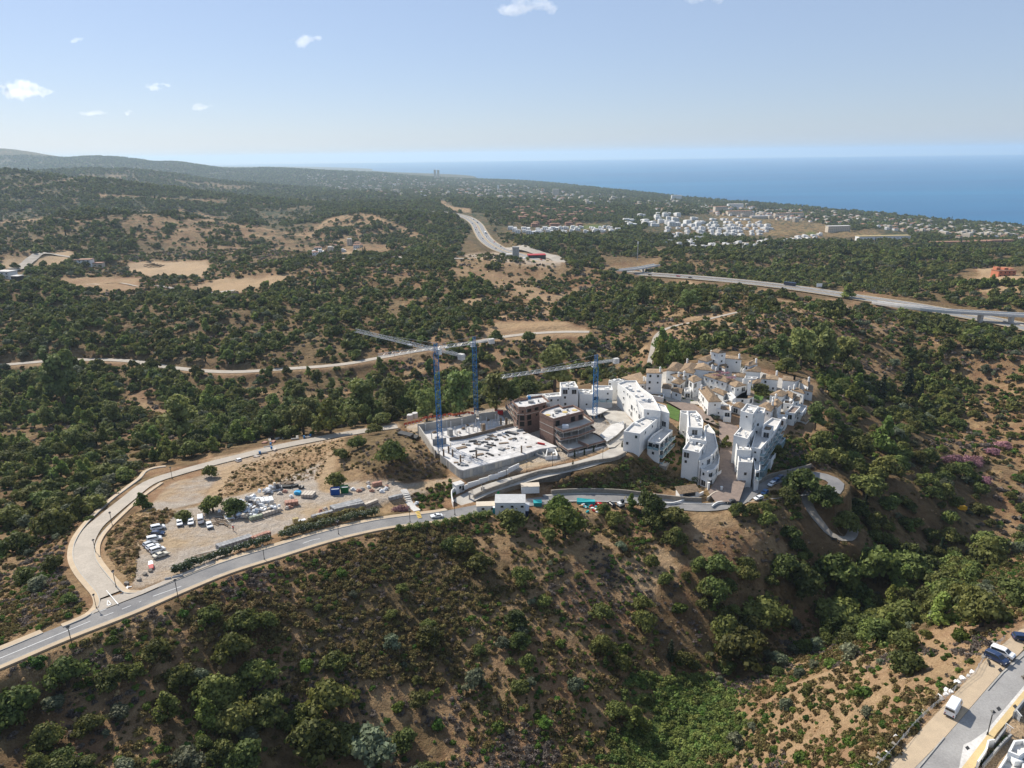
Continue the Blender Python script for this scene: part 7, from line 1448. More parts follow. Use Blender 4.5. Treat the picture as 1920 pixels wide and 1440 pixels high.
for j, (x, y) in enumerate([(1255,425),(1308,375),(1355,345),(1140,460)]): 
    o = loose(f'{ORD(j, 4)} rough boulder between yard and grass', 'boulder', 'boulder', c0_, x, y, MB().prism([(-.5, -.35), (.3, -.5), (.6, .1), (.1, .5), (-.5, .3)], 0, [.4, .6, .5, .7, .45]), j, m=STONE, group='boulders at the yard edge')
loose('white broken sign plate lying on the corner kerb', 'debris', 'sign_plate', c0_, 1150, 490, MB().box(-.9, .9, -.1, .1, 0, .12).box(-.2, .1, -.7, .5, .05, .15), .4, m=WHITEM)
bt = thing('small_boat', 'white and red covered trailer lying below the parked cars', 'trailer', Vector(hit(*c0_(1362, 305))) + Vector((0, 0, .1)), -1.05); MB().prism([(-1.9, -.45), (.2, -.6), (.2, .6), (-1.9, .45)], .1, [.8, .9, .9, .8]).build('white_cover', WHITEM, bt); MB().prism([(.22, -.6), (1.7, -.45), (1.7, .45), (.22, .6)], .1, [.9, .6, .6, .9]).build('red_cover', REDM, bt)
for lb, x, y, m_, w_ in [('blue rubbish skip under the dark tree', 955, 320, mat('skip_blue', (.02, .08, .30), (.015, .06, .24)), 2.9), ('green rubbish skip right of the blue one', 1030, 305, mat('skip_green', (.02, .16, .05), (.015, .12, .04)), 2.4)]:
    r_ = thing('rubbish_skip', lb, 'skip', Vector(hit(*lot_c(x, y))) + Vector((0, 0, .1)), .15)
    mb = MB(); w2 = w_ / 2; mb.prism([(-w2, -1), (w2, -1), (w2, 1), (-w2, 1)], 0, .12)
    for a4 in ((-w2, w2, -1, -.93), (-w2, w2, .93, 1), (-w2, -w2 + .07, -.93, .93), (w2 - .07, w2, -.93, .93)): mb.box(a4[0], a4[1], a4[2], a4[3], .12, 2.1)
    mb.build('shell', m_, r_); MB().box(-w2 + .1, w2 - .1, -.9, .9, .13, 1.7).build('rubbish', hw_[1], r_)
    for k_ in range(3): o = MB().box(-.05, .05, -.06, 0, .1, 2.05).build('rib', m_, r_); o.location = (-w2 + (k_ + .5) * w_ / 3, -1.0, 0)
tp = MB(); tp.prism([(1.3 * math.cos(a * .785), 1.0 * math.sin(a * .785)) for a in range(8)], 0, [.7, .9, 1.2, 1.0, .8, .9, 1.3, .9]); loose('bright blue tarpaulin over goods beside the beige pallets', 'tarpaulin', 'blue_tarpaulin', lot_c, 662, 320, tp, m=mat('blue_tarpaulin', (.03, .34, .62), (.02, .28, .52), 1, .5))
for j, (x, y, w_) in enumerate([(575,270,3.2),(600,245,2.6),(640,262,2.2),(555,245,2.4),(690,275,1.6)]): loose(f'{ORD(j, 5)} black covered bundle behind the blue tarpaulin', 'material stack', 'covered_bundle', lot_c, x, y, MB().prism([(-w_ / 2, -.6), (w_ / 2, -.6), (w_ / 2, .6), (-w_ / 2, .6)], 0, [.6, .9, .7, 1.0]), .3 * j, m=(BLACKM, WOOD)[j % 2], group='dark covered bundles')
for j, (x, y) in enumerate([(1095,290),(1140,300),(1165,285),(1215,270),(1240,300),(1300,290),(1350,285),(1360,270),(1215,240),(1320,305),(600,430),(580,435),(610,345),(560,305),(520,320),(1590,400),(840,460),(880,445),(980,455)]):
    loose(f'small heap of {("white sacks", "red and white goods", "pale stones")[j % 3]} on the yard near the earth bank', 'material heap', 'goods_heap', lot_c, x, y, MB().box(-.8, .5, -.5, .5, 0, .6).box(-.2, .9, -.6, .2, 0, .4).box(-.4, .2, -.3, .4, .6, .9), j * .7, m=(WRAPW, BLOCKP, GRAVEL_P)[j % 3], group='small heaps in the yard')
for j, (x, y) in enumerate([(1290,175),(1310,200),(1330,190),(1345,170),(1325,160),(1260,245),(1240,265),(1280,240),(1335,215),(1355,220),(1500,140),(1545,145),(1565,140),(1485,150),(1585,135),(1370,150),(1410,145)]):
    loose(f'{("rubble heap", "stacked pipes", "blue drum")[j % 3]} on the dirt road at the wood edge', 'building material', ('rubble_heap', 'pipe_stack', 'drum')[j % 3], C3, x, y, (MB().prism([(-1.2, -.6), (.8, -.9), (1.3, .5), (-.4, .9)], 0, [.4, .7, .5, .6]), MB().bar((-1.6, -.25, .25), (1.6, -.25, .25), .24, n_=6).bar((-1.6, .28, .25), (1.6, .28, .25), .24, n_=6), MB().prism([(.45 * math.cos(a), .45 * math.sin(a)) for a in range(6)], 0, 1.2))[j % 3], j * .5, m=(BLOCKP if j < 6 else GRAVEL_P, CONC_W, BLUE)[j % 3], group='materials along the dirt road')
for j in range(22):
    x, y = rs.uniform(150, 290), rs.uniform(1185, 1240); loose(f'piece of {("white", "turquoise", "ochre", "red")[j % 4]} rubbish in the roadside heap', 'rubbish', 'rubbish_piece', C2, x, y, MB().box(-.5, .4, -.3, .3, 0, .35).box(-.1, .6, -.2, .4, .1, .5), j, m=(WHITEM, mat('turquoise_paint', (.02, .3, .32)), YELW, REDM)[j % 4], group='rubbish heap by the stone pine')
loose('turquoise tarpaulin draped over goods beside the stone pine', 'tarpaulin', 'turquoise_tarpaulin', C2, 200, 1180, MB().prism([(-3, -.9), (3, -1), (3, .9), (-3, 1)], 0, [.9, 1.3, 1.1, 1.5]), -.1, m=mat('turquoise_paint2', (.03, .36, .38)))
loose('bright green plastic hood behind the two-storey office', 'cover', 'green_cover', R6, 1125, 1030, MB().prism([(-.9, -.7), (.9, -.7), (.9, .7), (-.9, .7)], 0, [1.3, 1.0, 1.5, 1.6]), 0, m=mat('bright_green_plastic', (.02, .45, .16)))
tr_ = thing('parked_digger', 'grey and white digger parked at the end of the roadside yard', 'digger', Vector(hit(*C2(425, 1200))) + Vector((0, 0, .1)), .6); MB().box(-1.2, 1.2, -.9, -.5, 0, .6).box(-1.2, 1.2, .5, .9, 0, .6).build('track', BLACKM, tr_); MB().box(-1.1, 1.0, -.8, .8, .65, 1.5).build('body', WHITEM, tr_); MB().box(-.2, .9, -.7, .1, 1.5, 2.5).build('cab', GLASSC, tr_); MB().bar((1, .3, 1.4), (2.4, .3, 3.0), .12).bar((2.4, .3, 3.0), (3.3, .3, 1.4), .1).build('arm', YELW, tr_)
# stair between yard and road
s0, s1 = Vector(hit(*lot_c(1490, 290))), Vector(hit(*lot_c(1592, 450))); stt = thing('garden_stair', 'long straight flight of pale steps from the yard down to the yellow crossing', 'stair', s1, 0); d = s0 - s1; ang = math.atan2(d.y, d.x)
for j in range(20): o = MB().box(-.3, .3, -1.1, 1.1, -.25, .12).build('step', CONC, stt); q_ = d * (j / 19); g = float(gh(s1.x + q_.x, s1.y + q_.y)); o.location = (q_.x, q_.y, g + .12 - s1.z); o.rotation_euler[2] = ang
# worker in red
wk = hit(*lot_c(158, 608)); pr_ = thing('person', 'person in a red jacket and dark trousers walking across the yard', 'person', wk + Vector((0, 0, .12)), 1.0)
def person_mesh():
    V = [(0,0,.95),(0,0,1.2),(0,0,1.45),(0,0,1.56),(0,0,1.72), (.0,.1,.90),(.14,.11,.48),(.05,.12,.06),(.2,.12,.03), (0,-.1,.90),(-.06,-.11,.48),(-.25,-.12,.1),(-.12,-.12,.05), (0,.2,1.42),(-.08,.26,1.15),(.05,.28,.92), (0,-.2,1.42),(.1,-.26,1.15),(.22,-.27,.95)]
    E = [(0,1),(1,2),(2,3),(3,4),(0,5),(5,6),(6,7),(7,8),(0,9),(9,10),(10,11),(11,12),(2,13),(13,14),(14,15),(2,16),(16,17),(17,18)]
    Rr = [.14,.15,.16,.06,.105,.10,.07,.045,.04,.10,.07,.045,.04,.07,.05,.035,.07,.05,.035]
    me = bpy.data.meshes.new('body'); me.from_pydata(V, E, []); o = bpy.data.objects.new('body', me); COL.objects.link(o); o.modifiers.new('skin', 'SKIN'); sv = me.skin_vertices[0].data
    for i, r_ in enumerate(Rr): sv[i].radius = (r_, r_)
    sv[0].use_root = True; o.modifiers.new('sub', 'SUBSURF').render_levels = 1; return o
o = person_mesh(); o.parent = pr_; o.data.materials.append(mat('red_jacket', (.62, .05, .03), (.55, .04, .03), 2, .8))
MB().prism([(.17 * math.cos(a * .785), .16 * math.sin(a * .785)) for a in range(8)], .62, .97).bar((.0, .1, .92), (.14, .11, .46), .105, n_=8).bar((.14, .11, .46), (.05, .12, .08), .08, n_=8).bar((0, -.1, .92), (-.06, -.11, .46), .105, n_=8).bar((-.06, -.11, .46), (-.25, -.12, .12), .08, n_=8).build('trousers', BLACKM, pr_)
MB().bar((0, 0, 1.68), (0, 0, 1.86), .115, n_=8).build('helmet', WHITEM, pr_)

# ------------------------------------------------------------------ lower right corner: fence, rocks, villa
fl = [Vector((*wpt(*r0(x, y), 209)[:2], 0)) for x, y in [(20,1440),(160,1300),(300,1130),(400,1010),(520,900),(640,810),(760,700),(900,590),(1000,430),(1100,330),(1200,260)]]
fn = thing('wire_fence', 'rickety wire fence with leaning posts along the ochre parking strip', 'fence', (fl[0].x, fl[0].y, 209)); pts = []
for a_, b_ in zip(fl[:-1], fl[1:]):
    for j in range(3): p_ = a_.lerp(b_, j / 3); p_.z = float(gh(p_.x, p_.y)); pts.append(p_)
for i, p_ in enumerate(pts): o = MB().bar((0, 0, -.3), (rs.uniform(-.12, .12), rs.uniform(-.12, .12), 1.25), .045).build('fence_post', GREYM, fn); o.location = p_ - fn.location
for h_ in (.4, .8, 1.15):
    mb = MB()
    for a_, b_ in zip(pts[:-1], pts[1:]): mb.bar(a_ - fn.location + Vector((0, 0, h_)), b_ - fn.location + Vector((0, 0, h_)), .018)
    mb.build('wire', GREYM, fn)
for j in range(46):
    t = rs.random(); k_ = min(len(fl) - 2, int(t * 7 if j < 34 else 5 + t * 5)); p_ = fl[k_].lerp(fl[k_ + 1], rs.random()); nr = Vector((-1, .4, 0)) * rs.uniform(.2, 1.3); p_ = p_ + nr; s_ = rs.uniform(.2, .55)
    o = MB().prism([(-s_, -s_ * .6), (s_ * .6, -s_), (s_, s_ * .3), (s_ * .1, s_), (-s_ * .8, s_ * .5)], -.2, [s_ * .5, s_ * .9, s_ * .6, s_, s_ * .7]).build('rock', (CONC, STONE, WHITE)[j % 3], None, label=('pale', 'brown', 'white')[j % 3] + ' rock at the edge below the wire fence', category='rock', group='rocks along the wire fence'); o.location = (p_.x, p_.y, float(gh(p_.x, p_.y)))
vl = thing('white_villa', 'white villa cut off by the lower right corner with flat roof and parapets', 'villa', (*wpt(*r0(1250, 1380), 209)[:2], 209)); pl = pol(r0, [(1090,1470),(1215,1275),(1290,1205),(1420,1330),(1500,1500),(1300,1700)], 212.6); flat_block(vl, pl, 212.6, 209, clutter=2, dens=.6, seed=4); pl = pol(r0, [(1200,1290),(1250,1190),(1344,1180),(1400,1260),(1300,1330)], 213.6); flat_block(vl, pl, 213.6, 209, clutter=0, dens=1, seed=2)
o = MB().box(-.6, .6, -.5, .5, 0, .9).box(-.65, .65, -.55, .55, .9, 1.0).build('chimney', WHITE, vl); o.location = Vector(wpt(*r0(1268, 1400), 212.0)) - vl.location
for pts_, h_, m_, lb in [([(905,1440),(985,1320),(1000,1250),(1060,1240)], 1.3, WHITE, 'white gate pillars and wall beside the yellow pavement'), ([(1060,1240),(1165,1100)], .7, CONC_G, 'grey low wall of the narrow planting bed'), ([(1235,985),(1344,850)], 1.2, CONC_G, 'grey garden wall at the right edge of the picture'), ([(960,1440),(1130,1240),(1215,1160)], .6, CONC_G, 'inner low wall of the planting bed')]:
    g_ = spline([wpt(*r0(x, y), 209) for x, y in pts_], 1.0); g_[:, 2] = 209.1 + h_; r_ = thing('garden_wall', lb, 'wall', tuple(map(float, g_[0]))); wall_between(r_, g_, .25, h_ + .6, m_)
for j, pts_ in enumerate([((1165,1100), (1235,1150)), ((1262,980), (1310,1040))]):
    a_, b_ = [Vector(wpt(*r0(*q_), 209.1)) for q_ in pts_]; r_ = thing('white_gate', ('nearer', 'farther')[j] + ' white barred gate beside the yellow pavement', 'gate', a_, math.atan2((b_ - a_).y, (b_ - a_).x)); L_ = (b_ - a_).length
    for k_ in range(int(L_ / .22)): o = MB().box(-.025, .025, -.025, .025, 0, 1.5).build('bar', WHITEM, r_); o.location = (k_ * .22, 0, 0)
    MB().box(0, L_, -.03, .03, 1.45, 1.52).build('rail', WHITEM, r_)
for j in range(26):
    t = j / 25; x, y = 950 + 240 * t + rs.uniform(-18, 18), 1420 - 255 * t + rs.uniform(-14, 22); p_ = wpt(*r0(x, y), 209.1); single_object('green_bush' if j % 3 else 'cypress_tree', *p_, .32 if j % 3 else .14, f'small {("clipped bush", "young cypress")[0 if j % 3 else 1]} in the narrow planting bed by the villa', 'plants in the villa bed', j)
# ------------------------------------------------------------------ motorway and bridges
HW = RL['hwy']; MEDIAN = mat('dry_median', (.40, .30, .19), (.30, .24, .15), .3, .95); FARASPH = mat('motorway_asphalt', (.24, .235, .23), (.20, .195, .19), .1, .9)
for a_, b_ in ((11.8, 1.9), (-1.9, -11.8)): ribbon('motorway', HW, a_, b_, .3, FARASPH)
ribbon('motorway_median', HW, 1.9, -1.9, .45, MEDIAN); ribbon('motorway_verge', HW, 14.5, 11.8, .2, MEDIAN); ribbon('motorway_verge', HW, -11.8, -14.5, .2, MEDIAN)
for off in (11.2, 2.6, -2.6, -11.2): ribbon('road_markings', HW, off + .13, off - .13, .34, PAINT)
for off in (6.9, -6.9):
    mb = MB(); s_ = np.r_[0, np.cumsum(np.linalg.norm(np.diff(HW[:, :2], axis=0), axis=1))]; t = 0
    while t < min(s_[-1], 1500):
        q = np.linspace(t, t + 6, 2); pts = np.c_[[np.interp(q, s_, HW[:, i]) for i in range(3)]].T; mb.strip(offset(pts, off + .1, .34), offset(pts, off - .1, .34)); t += 17
    mb.build('road_markings', PAINT, None, kind='structure')
ml = offset(part_of(HW, 1020, 1925), 0, .45); mbz = thing('median_barrier', 'concrete barrier along the median of the motorway', 'barrier', tuple(map(float, ml[0]))); ml[:, 2] += .85; wall_between(mbz, ml[::2], .4, .9, CONC)
def viaduct(name, label, pts, wd, th, piers, m_=CONC):
    ln = spline([wpt(*p_) for p_ in pts], 6); r_ = thing(name, label, 'bridge', tuple(map(float, ln[0]))); L0 = r_.location; A_ = offset(ln, wd); B_ = offset(ln, -wd); mb = MB(); k = len(ln); s3 = lambda arr, dz: [(q[0] - L0.x, q[1] - L0.y, q[2] - L0.z + dz) for q in arr]
    mb.strip(s3(A_, 0), s3(B_, 0)); mb.strip(s3(B_, -th), s3(A_, -th)); mb.strip(s3(A_, -th), s3(A_, 0)); mb.strip(s3(B_, 0), s3(B_, -th)); mb.build('deck', m_, r_)
    for a4, b4 in ((wd, wd - .35), (-wd + .35, -wd)):
        a5, b5 = offset(ln, a4), offset(ln, b4); mb = MB(); mb.strip(s3(a5, .9), s3(b5, .9)); mb.strip(s3(a5, 0), s3(a5, .9)); mb.strip(s3(b5, .9), s3(b5, 0)); mb.build('parapet', WHITE, r_)
    a5, b5 = offset(ln, wd - .4), offset(ln, -wd + .4); mb = MB(); mb.strip(s3(a5, .03), s3(b5, .03)); mb.build('carriageway', FARASPH, r_)
    for t in piers:
        q = ln[int(t * (k - 1))]; g = float(gh(q[0], q[1])); o = MB().box(-1, 1, -wd * .6, wd * .6, g - 2 - q[2], -th + .05).build('pier', m_, r_); o.location = Vector(q) - L0
viaduct('viaduct', 'pale concrete slip-road viaduct passing over the motorway at the right', [(1640,566,166),(1700,574,167.5),(1760,581,168),(1840,586,168),(1920,590,168),(2100,598,167)], 4.2, 1.6, [.28, .47, .62, .85])
viaduct('road_bridge', 'short concrete road bridge over the motorway left of the centre', [(1120,512,162),(1160,507,163),(1200,502,163.5),(1232,496,163)], 4.5, 1.4, [.35, .7])
for pts_, wd, m_ in [([(1235,496,162.5),(1215,488,162),(1198,484,162)], 5, ASPH_O), ([(860,470,152),(830,474,153),(820,478,153)], 9, ASPH_O), ([(930,462,151.5),(985,470,152),(1045,480,152),(1050,492,153)], 10, ASPH_O), ([(560,490,158),(700,488,158),(850,492,158),(950,498,157),(1110,512,157)], 4, ASPH_O), ([(1250,472,140),(1330,466,135),(1400,462,130),(1470,455,125),(1540,452,122)], 7, ASPH_O), ([(0,405,235),(60,388,240),(120,377,245),(162,370,248)], 6, ASPH_O), ([(440,546,165),(370,545,165),(300,544,164),(150,541,163)], 3, ASPH_O), ([(1490,575,184),(1600,578,180),(1700,584,176)], 1.6, ASPH_O), ([(820,396,151),(812,388,155),(800,380,160)], 9, ASPH_O), ([(1250,375,60),(1280,385,60),(1320,392,60)], 7, ASPH_O)]:
    ln = spline([wpt(*p_) for p_ in pts_], 8); g = gh(ln[:, 0], ln[:, 1]); ln[:, 2] = g + 1.2 + 0 * ln[:, 2]; a5, b5 = offset(ln, wd), offset(ln, -wd); a5[:, 2] = np.maximum(gh(a5[:, 0], a5[:, 1]) + .8, ln[:, 2] - 1); b5[:, 2] = np.maximum(gh(b5[:, 0], b5[:, 1]) + .8, ln[:, 2] - 1); mb = MB(); mb.strip(a5, b5); mb.build('road', m_, None, kind='structure')
# traffic
for lb, x, y, L_, H_, m_ in [('dark blue coach driving on the motorway', 1474, 538, 13, 3.8, PAINTS['navy']), ('white lorry on the far motorway bend', 905, 437, 14, 4, WHITEM)]:
    p_ = hit(x, y + 2); i = int(np.argmin(np.hypot(HW[:, 0] - p_.x, HW[:, 1] - p_.y))); d = HW[i + 1] - HW[i]; r_ = thing('coach' if 'coach' in lb else 'lorry', lb, lb.split()[-5 if 0 else 2] if 0 else ('coach' if 'coach' in lb else 'lorry'), (HW[i][0] - d[1] / np.hypot(*d[:2]) * -7, HW[i][1] + d[0] / np.hypot(*d[:2]) * -7, HW[i][2] + .35), math.atan2(d[1], d[0])); MB().box(-L_ / 2, L_ / 2, -1.25, 1.25, .5, H_).build('body', m_, r_); MB().box(-L_ / 2 - .02, L_ / 2 + .02, -1.28, 1.28, 1.6, 2.6).build('side_window', GLASSC, r_)
    for sx_ in (-.32, .3):
        for sy in (-1, 1): o = link('wheel', list(_cm.values())[0][5], None, r_); o.location = (sx_ * L_, sy * 1.15, .5); o.scale = (1.6, 1.2, 1.6)
rs = random.Random(8); cm_ = {c_: car_parts('sedan', c_)[1] for c_ in ('white', 'silver', 'black', 'navy', 'red')}
for j in range(34):
    i = rs.randrange(30, len(HW) - 3); q = HW[i]; d = HW[i + 1] - HW[i]; d = d / np.linalg.norm(d); off = rs.choice([-9, -5, 5, 9]); c_ = rs.choice(list(cm_)); px_, py_, _ = project(q[0], q[1], q[2])
    if px_ > 1925: continue
    o = link('motorway_car', cm_[c_], None, None, label=f'tiny {c_} car driving on the {"far bend" if px_ < 960 else "right-hand stretch" if px_ > 1350 else "middle stretch"} of the motorway', category='car', group='cars on the motorway'); o.location = (q[0] - d[1] * off, q[1] + d[0] * off, q[2] + .34); o.rotation_euler[2] = math.atan2(d[1], d[0]) + (math.pi if off > 0 else 0); o.scale = (1.1, 1.1, 1.1)

# ------------------------------------------------------------------ distant houses, towns and landmarks
FW = mat('far_white_wall', (.80, .79, .77), (.72, .71, .69), .1); FC = mat('far_cream_wall', (.58, .50, .40), (.52, .45, .36), .1); FR = mat('far_terracotta_wall', (.40, .20, .14), (.34, .17, .12), .1); FT = mat('far_tile_roof', (.32, .17, .11), (.26, .14, .09), .1)
def far_house_mesh(w_, d_, h_, wall, roof, storeys, pitched):
    mb = MB(); mb.box(-w_ / 2, w_ / 2, -d_ / 2, d_ / 2, -4, h_, 0)
    if pitched: mb.add([(-w_ / 2 - .5, -d_ / 2 - .5, h_), (w_ / 2 + .5, -d_ / 2 - .5, h_), (w_ / 2 + .5, d_ / 2 + .5, h_), (-w_ / 2 - .5, d_ / 2 + .5, h_), (-w_ / 4, 0, h_ + d_ * .2), (w_ / 4, 0, h_ + d_ * .2)], [(0, 1, 5, 4), (2, 3, 4, 5), (1, 2, 5), (3, 0, 4), (3, 2, 1, 0)], 1)
    else: mb.box(-w_ / 2 + .3, w_ / 2 - w_ * .45, -d_ / 2 + .5, d_ / 2 - .5, h_, h_ + 2.4, 0); mb.box(-w_ / 2 + .5, w_ / 2 - w_ * .5, -d_ / 2 + .7, d_ / 2 - .7, h_ + 2.4, h_ + 2.5, 1)
    for s_ in range(storeys):
        n_ = max(2, int(w_ / 3.2))
        for j in range(n_):
            x = -w_ / 2 + (j + .5) * w_ / n_; z = (s_ + .25) * h_ / storeys
            mb.box(x - .75, x + .75, -d_ / 2 - .06, -d_ / 2 + .02, z, z + 1.7, 2)
        for y in (-d_ / 4, d_ / 4): mb.box(-w_ / 2 - .06, -w_ / 2 + .02, y - .6, y + .6, (s_ + .3) * h_ / storeys, (s_ + .3) * h_ / storeys + 1.4, 2)
    me = mb.mesh('house'); [me.materials.append(q) for q in (wall, roof, GLASS)]; return me
HM = dict(villa=[far_house_mesh(12, 9, 6.2, FW, CONC, 2, False), far_house_mesh(9, 8, 6, FW, CONC, 2, False), far_house_mesh(15, 10, 5.5, FW, CONC, 2, False)], block=[far_house_mesh(24, 12, 11, FW, CONC, 3, False), far_house_mesh(18, 12, 12, FW, CONC, 4, False)], red=[far_house_mesh(12, 9, 6, FR, FT, 2, True), far_house_mesh(16, 9, 7, FR, FT, 2, True)], town=[far_house_mesh(11, 9, 6, FC, FT, 2, True), far_house_mesh(12, 10, 7, FW, FT, 2, True), far_house_mesh(16, 10, 9, FC, CONC, 3, False), far_house_mesh(10, 9, 5, FW, CONC, 2, False)])
def clear_of(p_, taken, r_):
    for q in taken:
        if abs(q[0] - p_.x) < r_ and abs(q[1] - p_.y) < r_: return False
    return True
taken = []
def cluster(kind_, name, label, cat, group, poly, n_, ang, sz, seed, gap=16, rows=None, stuff_=False):
    rs = random.Random(seed); pg = np.array(poly, float); lo, hi = pg.min(0), pg.max(0); made = 0; tries = 0; acc = []
    while made < n_ and tries < n_ * 30:
        tries += 1; x = rs.uniform(lo[0], hi[0]); y = rs.uniform(lo[1], hi[1])
        if rows: y = lo[1] + (hi[1] - lo[1]) * (rs.randrange(rows) + .5 + rs.uniform(-.1, .1)) / rows
        if not in_poly(np.array([x]), np.array([y]), pg)[0]: continue
        h_ = hit(x, y)
        if h_ is None or h_.z < 3 or not clear_of(h_, taken, gap): continue
        taken.append((h_.x, h_.y)); s_ = sz * rs.uniform(.8, 1.3); a_ = ang + rs.choice([0, 0, math.pi / 2]) + rs.uniform(-.15, .15); made += 1; me = rs.choice(HM[kind_])
        if stuff_: acc.append((me, h_, s_, a_)); continue
        o = link(name, me, None, None, label=label + (' towards the left' if x < lo[0] + (hi[0] - lo[0]) / 3 else ' towards the right' if x > lo[0] + (hi[0] - lo[0]) * 2 / 3 else ''), category=cat, group=group); o.location = h_; o.rotation_euler[2] = a_; o.scale = (s_, s_, s_ * (.72 if kind_ in ('villa', 'block') else 1))
    if stuff_:
        V, Fc, MI = [], [], []; off = 0
        for me, h_, s_, a_ in acc:
            M_ = Matrix.Translation(h_) @ Matrix.Rotation(a_, 4, 'Z') @ Matrix.Scale(s_, 4)
            V += [tuple(M_ @ v.co) for v in me.vertices]; Fc += [tuple(i + off for i in p_.vertices) for p_ in me.polygons]; nm = [m_.name for m_ in me.materials]
            MI += [dict(far_white_wall=0, far_cream_wall=1, far_tile_roof=2, pale_concrete=3, dark_glass=4, far_terracotta_wall=1).get(nm[p_.material_index], 0) for p_ in me.polygons]; off += len(me.vertices)
        me = bpy.data.meshes.new(name); me.from_pydata(V, [], Fc); [me.materials.append(q) for q in (FW, FC, FT, CONC, GLASS)]; me.polygons.foreach_set('material_index', MI); me.update(); link(name, me, None, None, kind='stuff')
cluster('block', 'white_apartments', 'white flat-roofed apartment block of the distant estate', 'apartment building', 'white apartment blocks of the distant estate', [(1165,408),(1240,400),(1310,408),(1310,428),(1180,432)], 22, .2, 1.05, 1, 30)
cluster('villa', 'white_villa', 'small white villa in the terraces of the distant estate', 'villa', 'white villas of the distant estate', [(1300,415),(1400,410),(1450,425),(1445,440),(1270,450),(1240,430)], 80, .3, 1.0, 2, 15, rows=7)
cluster('villa', 'white_villa', 'white villa in the long row along the near edge of the estate', 'villa', 'white villas of the long row', [(1240,452),(1310,452),(1400,458),(1540,438),(1545,446),(1400,466),(1310,464),(1240,460)], 50, .3, .9, 3, 13)
cluster('villa', 'white_villa', 'white villa in the row above the green golf strip', 'villa', 'white villas above the golf strip', [(945,428),(1000,430),(1180,424),(1180,434),(1060,440),(945,438)], 44, 0, 1.0, 4, 15)
cluster('red', 'terracotta_house', 'terracotta house of the hillside estate left of the white one', 'house', 'terracotta houses of the hillside estate', [(945,392),(1060,382),(1160,392),(1150,402),(1090,412),(1090,425),(980,426)], 80, .1, 1.0, 5, 14)
cluster('town', 'coastal_house', 'small coastal house between trees near the shore', 'house', 'small houses near the shore', [(1000,356),(1140,362),(1300,378),(1460,392),(1620,404),(1780,418),(1925,432),(1925,448),(1760,440),(1560,420),(1380,400),(1200,388),(1020,372)], 230, .3, 1.1, 6, 17)
cluster('town', 'distant_town', '', '', '', [(560,330),(700,326),(860,336),(1000,352),(1160,372),(1140,388),(1000,380),(860,372),(720,366),(600,352)], 460, .3, 1.5, 7, 26, stuff_=True)
cluster('town', 'shore_town', '', '', '', [(1180,376),(1400,392),(1600,405),(1925,430),(1925,452),(1800,448),(1640,428),(1480,415),(1200,392)], 330, .3, 1.0, 8, 14, stuff_=True)
cluster('town', 'industrial_shed', 'low building scattered on the stony ground left of the motorway', 'shed', 'low buildings left of the motorway', [(575,470),(660,455),(700,470),(640,482),(580,480)], 16, .2, .8, 9, 12)
def landmark(name, label, cat, x, y, w_, d_, h_, wall, roof, storeys=3, ang=0.0, extra=None):
    p_ = hit(x, y)
    if p_ is None: return
    r_ = thing(name, label, cat, p_, ang); MB().box(-w_ / 2, w_ / 2, -d_ / 2, d_ / 2, -5, h_).build('wall', wall, r_); MB().box(-w_ / 2 - .4, w_ / 2 + .4, -d_ / 2 - .4, d_ / 2 + .4, h_ + .01, h_ + .8).build('roof', roof, r_)
    n_ = max(1, int(w_ / 5)); wm = MB().box(-.8, .8, -.08, .02, 0, 1.6).mesh('window'); wm.materials.append(GLASS)
    for s_ in range(storeys):
        for j in range(min(n_, 14)): o = link('window', wm, None, r_); o.location = (-w_ / 2 + (j + .5) * w_ / min(n_, 14), -d_ / 2 - .03, (s_ + .3) * h_ / storeys)
    return r_
landmark('tower_block', 'left of two far tower blocks standing up against the sea', 'tower block', 816, 336, 22, 22, 95, FC, CONC, 12); landmark('tower_block', 'right of two far tower blocks standing up against the sea', 'tower block', 822, 336, 26, 22, 95, FC, CONC, 12)
landmark('tower_block', 'cream tower block of the coast town left of centre', 'tower block', 1042, 368, 38, 18, 42, FC, CONC, 8); landmark('tower_block', 'white tower block on the shore beyond the white estate', 'tower block', 1268, 376, 60, 20, 30, FW, CONC, 7); landmark('tower_block', 'slim pale tower of the coast town', 'tower block', 934, 355, 16, 14, 30, FW, CONC, 6)
landmark('hotel', 'large cream hotel with stepped wings above the white estate', 'hotel', 1350, 400, 50, 25, 26, FC, FT, 5, .1); landmark('hotel', 'long cream wing of the large hotel', 'hotel', 1385, 404, 90, 22, 16, FC, FT, 4, .1); landmark('hotel', 'white hotel behind the cream one near the shore', 'hotel', 1378, 391, 70, 20, 20, FW, CONC, 5, .05); landmark('long_building', 'long terracotta-roofed building right of the hotel', 'building', 1478, 406, 110, 16, 13, FC, FT, 3, .1)
landmark('long_building', 'cream three-storey building at the edge of the woods', 'building', 1570, 434, 60, 15, 14, FC, CONC, 3, .1); landmark('sports_hall', 'long white hall with yellow front beyond the woods', 'hall', 1655, 448, 120, 18, 7, FW, YELW, 1, .05); landmark('long_building', 'brown low apartment row at the far right', 'building', 1800, 460, 130, 14, 8, FR, FT, 2, .05); landmark('long_building', 'second brown apartment row at the right edge', 'building', 1860, 458, 90, 14, 9, FR, FT, 2, .0); landmark('long_building', 'dark blue-roofed long building right of the hotel', 'building', 1425, 410, 70, 18, 9, FC, GREYM, 2, .1)
rv = landmark('red_villa', 'bright terracotta villa on a bare hilltop at the right', 'villa', 1880, 518, 22, 12, 7, mat('terracotta_render', (.55, .20, .11), (.48, .17, .10)), FT, 2, .1)
for dx, h_ in ((-8, 11), (2, 10), (9, 9)): o = MB().box(-2.5, 2.5, -3, 3, -2, h_).build('tower', mat('terracotta_render', (.55, .20, .11)), rv); o.location = (dx, 2, 0)
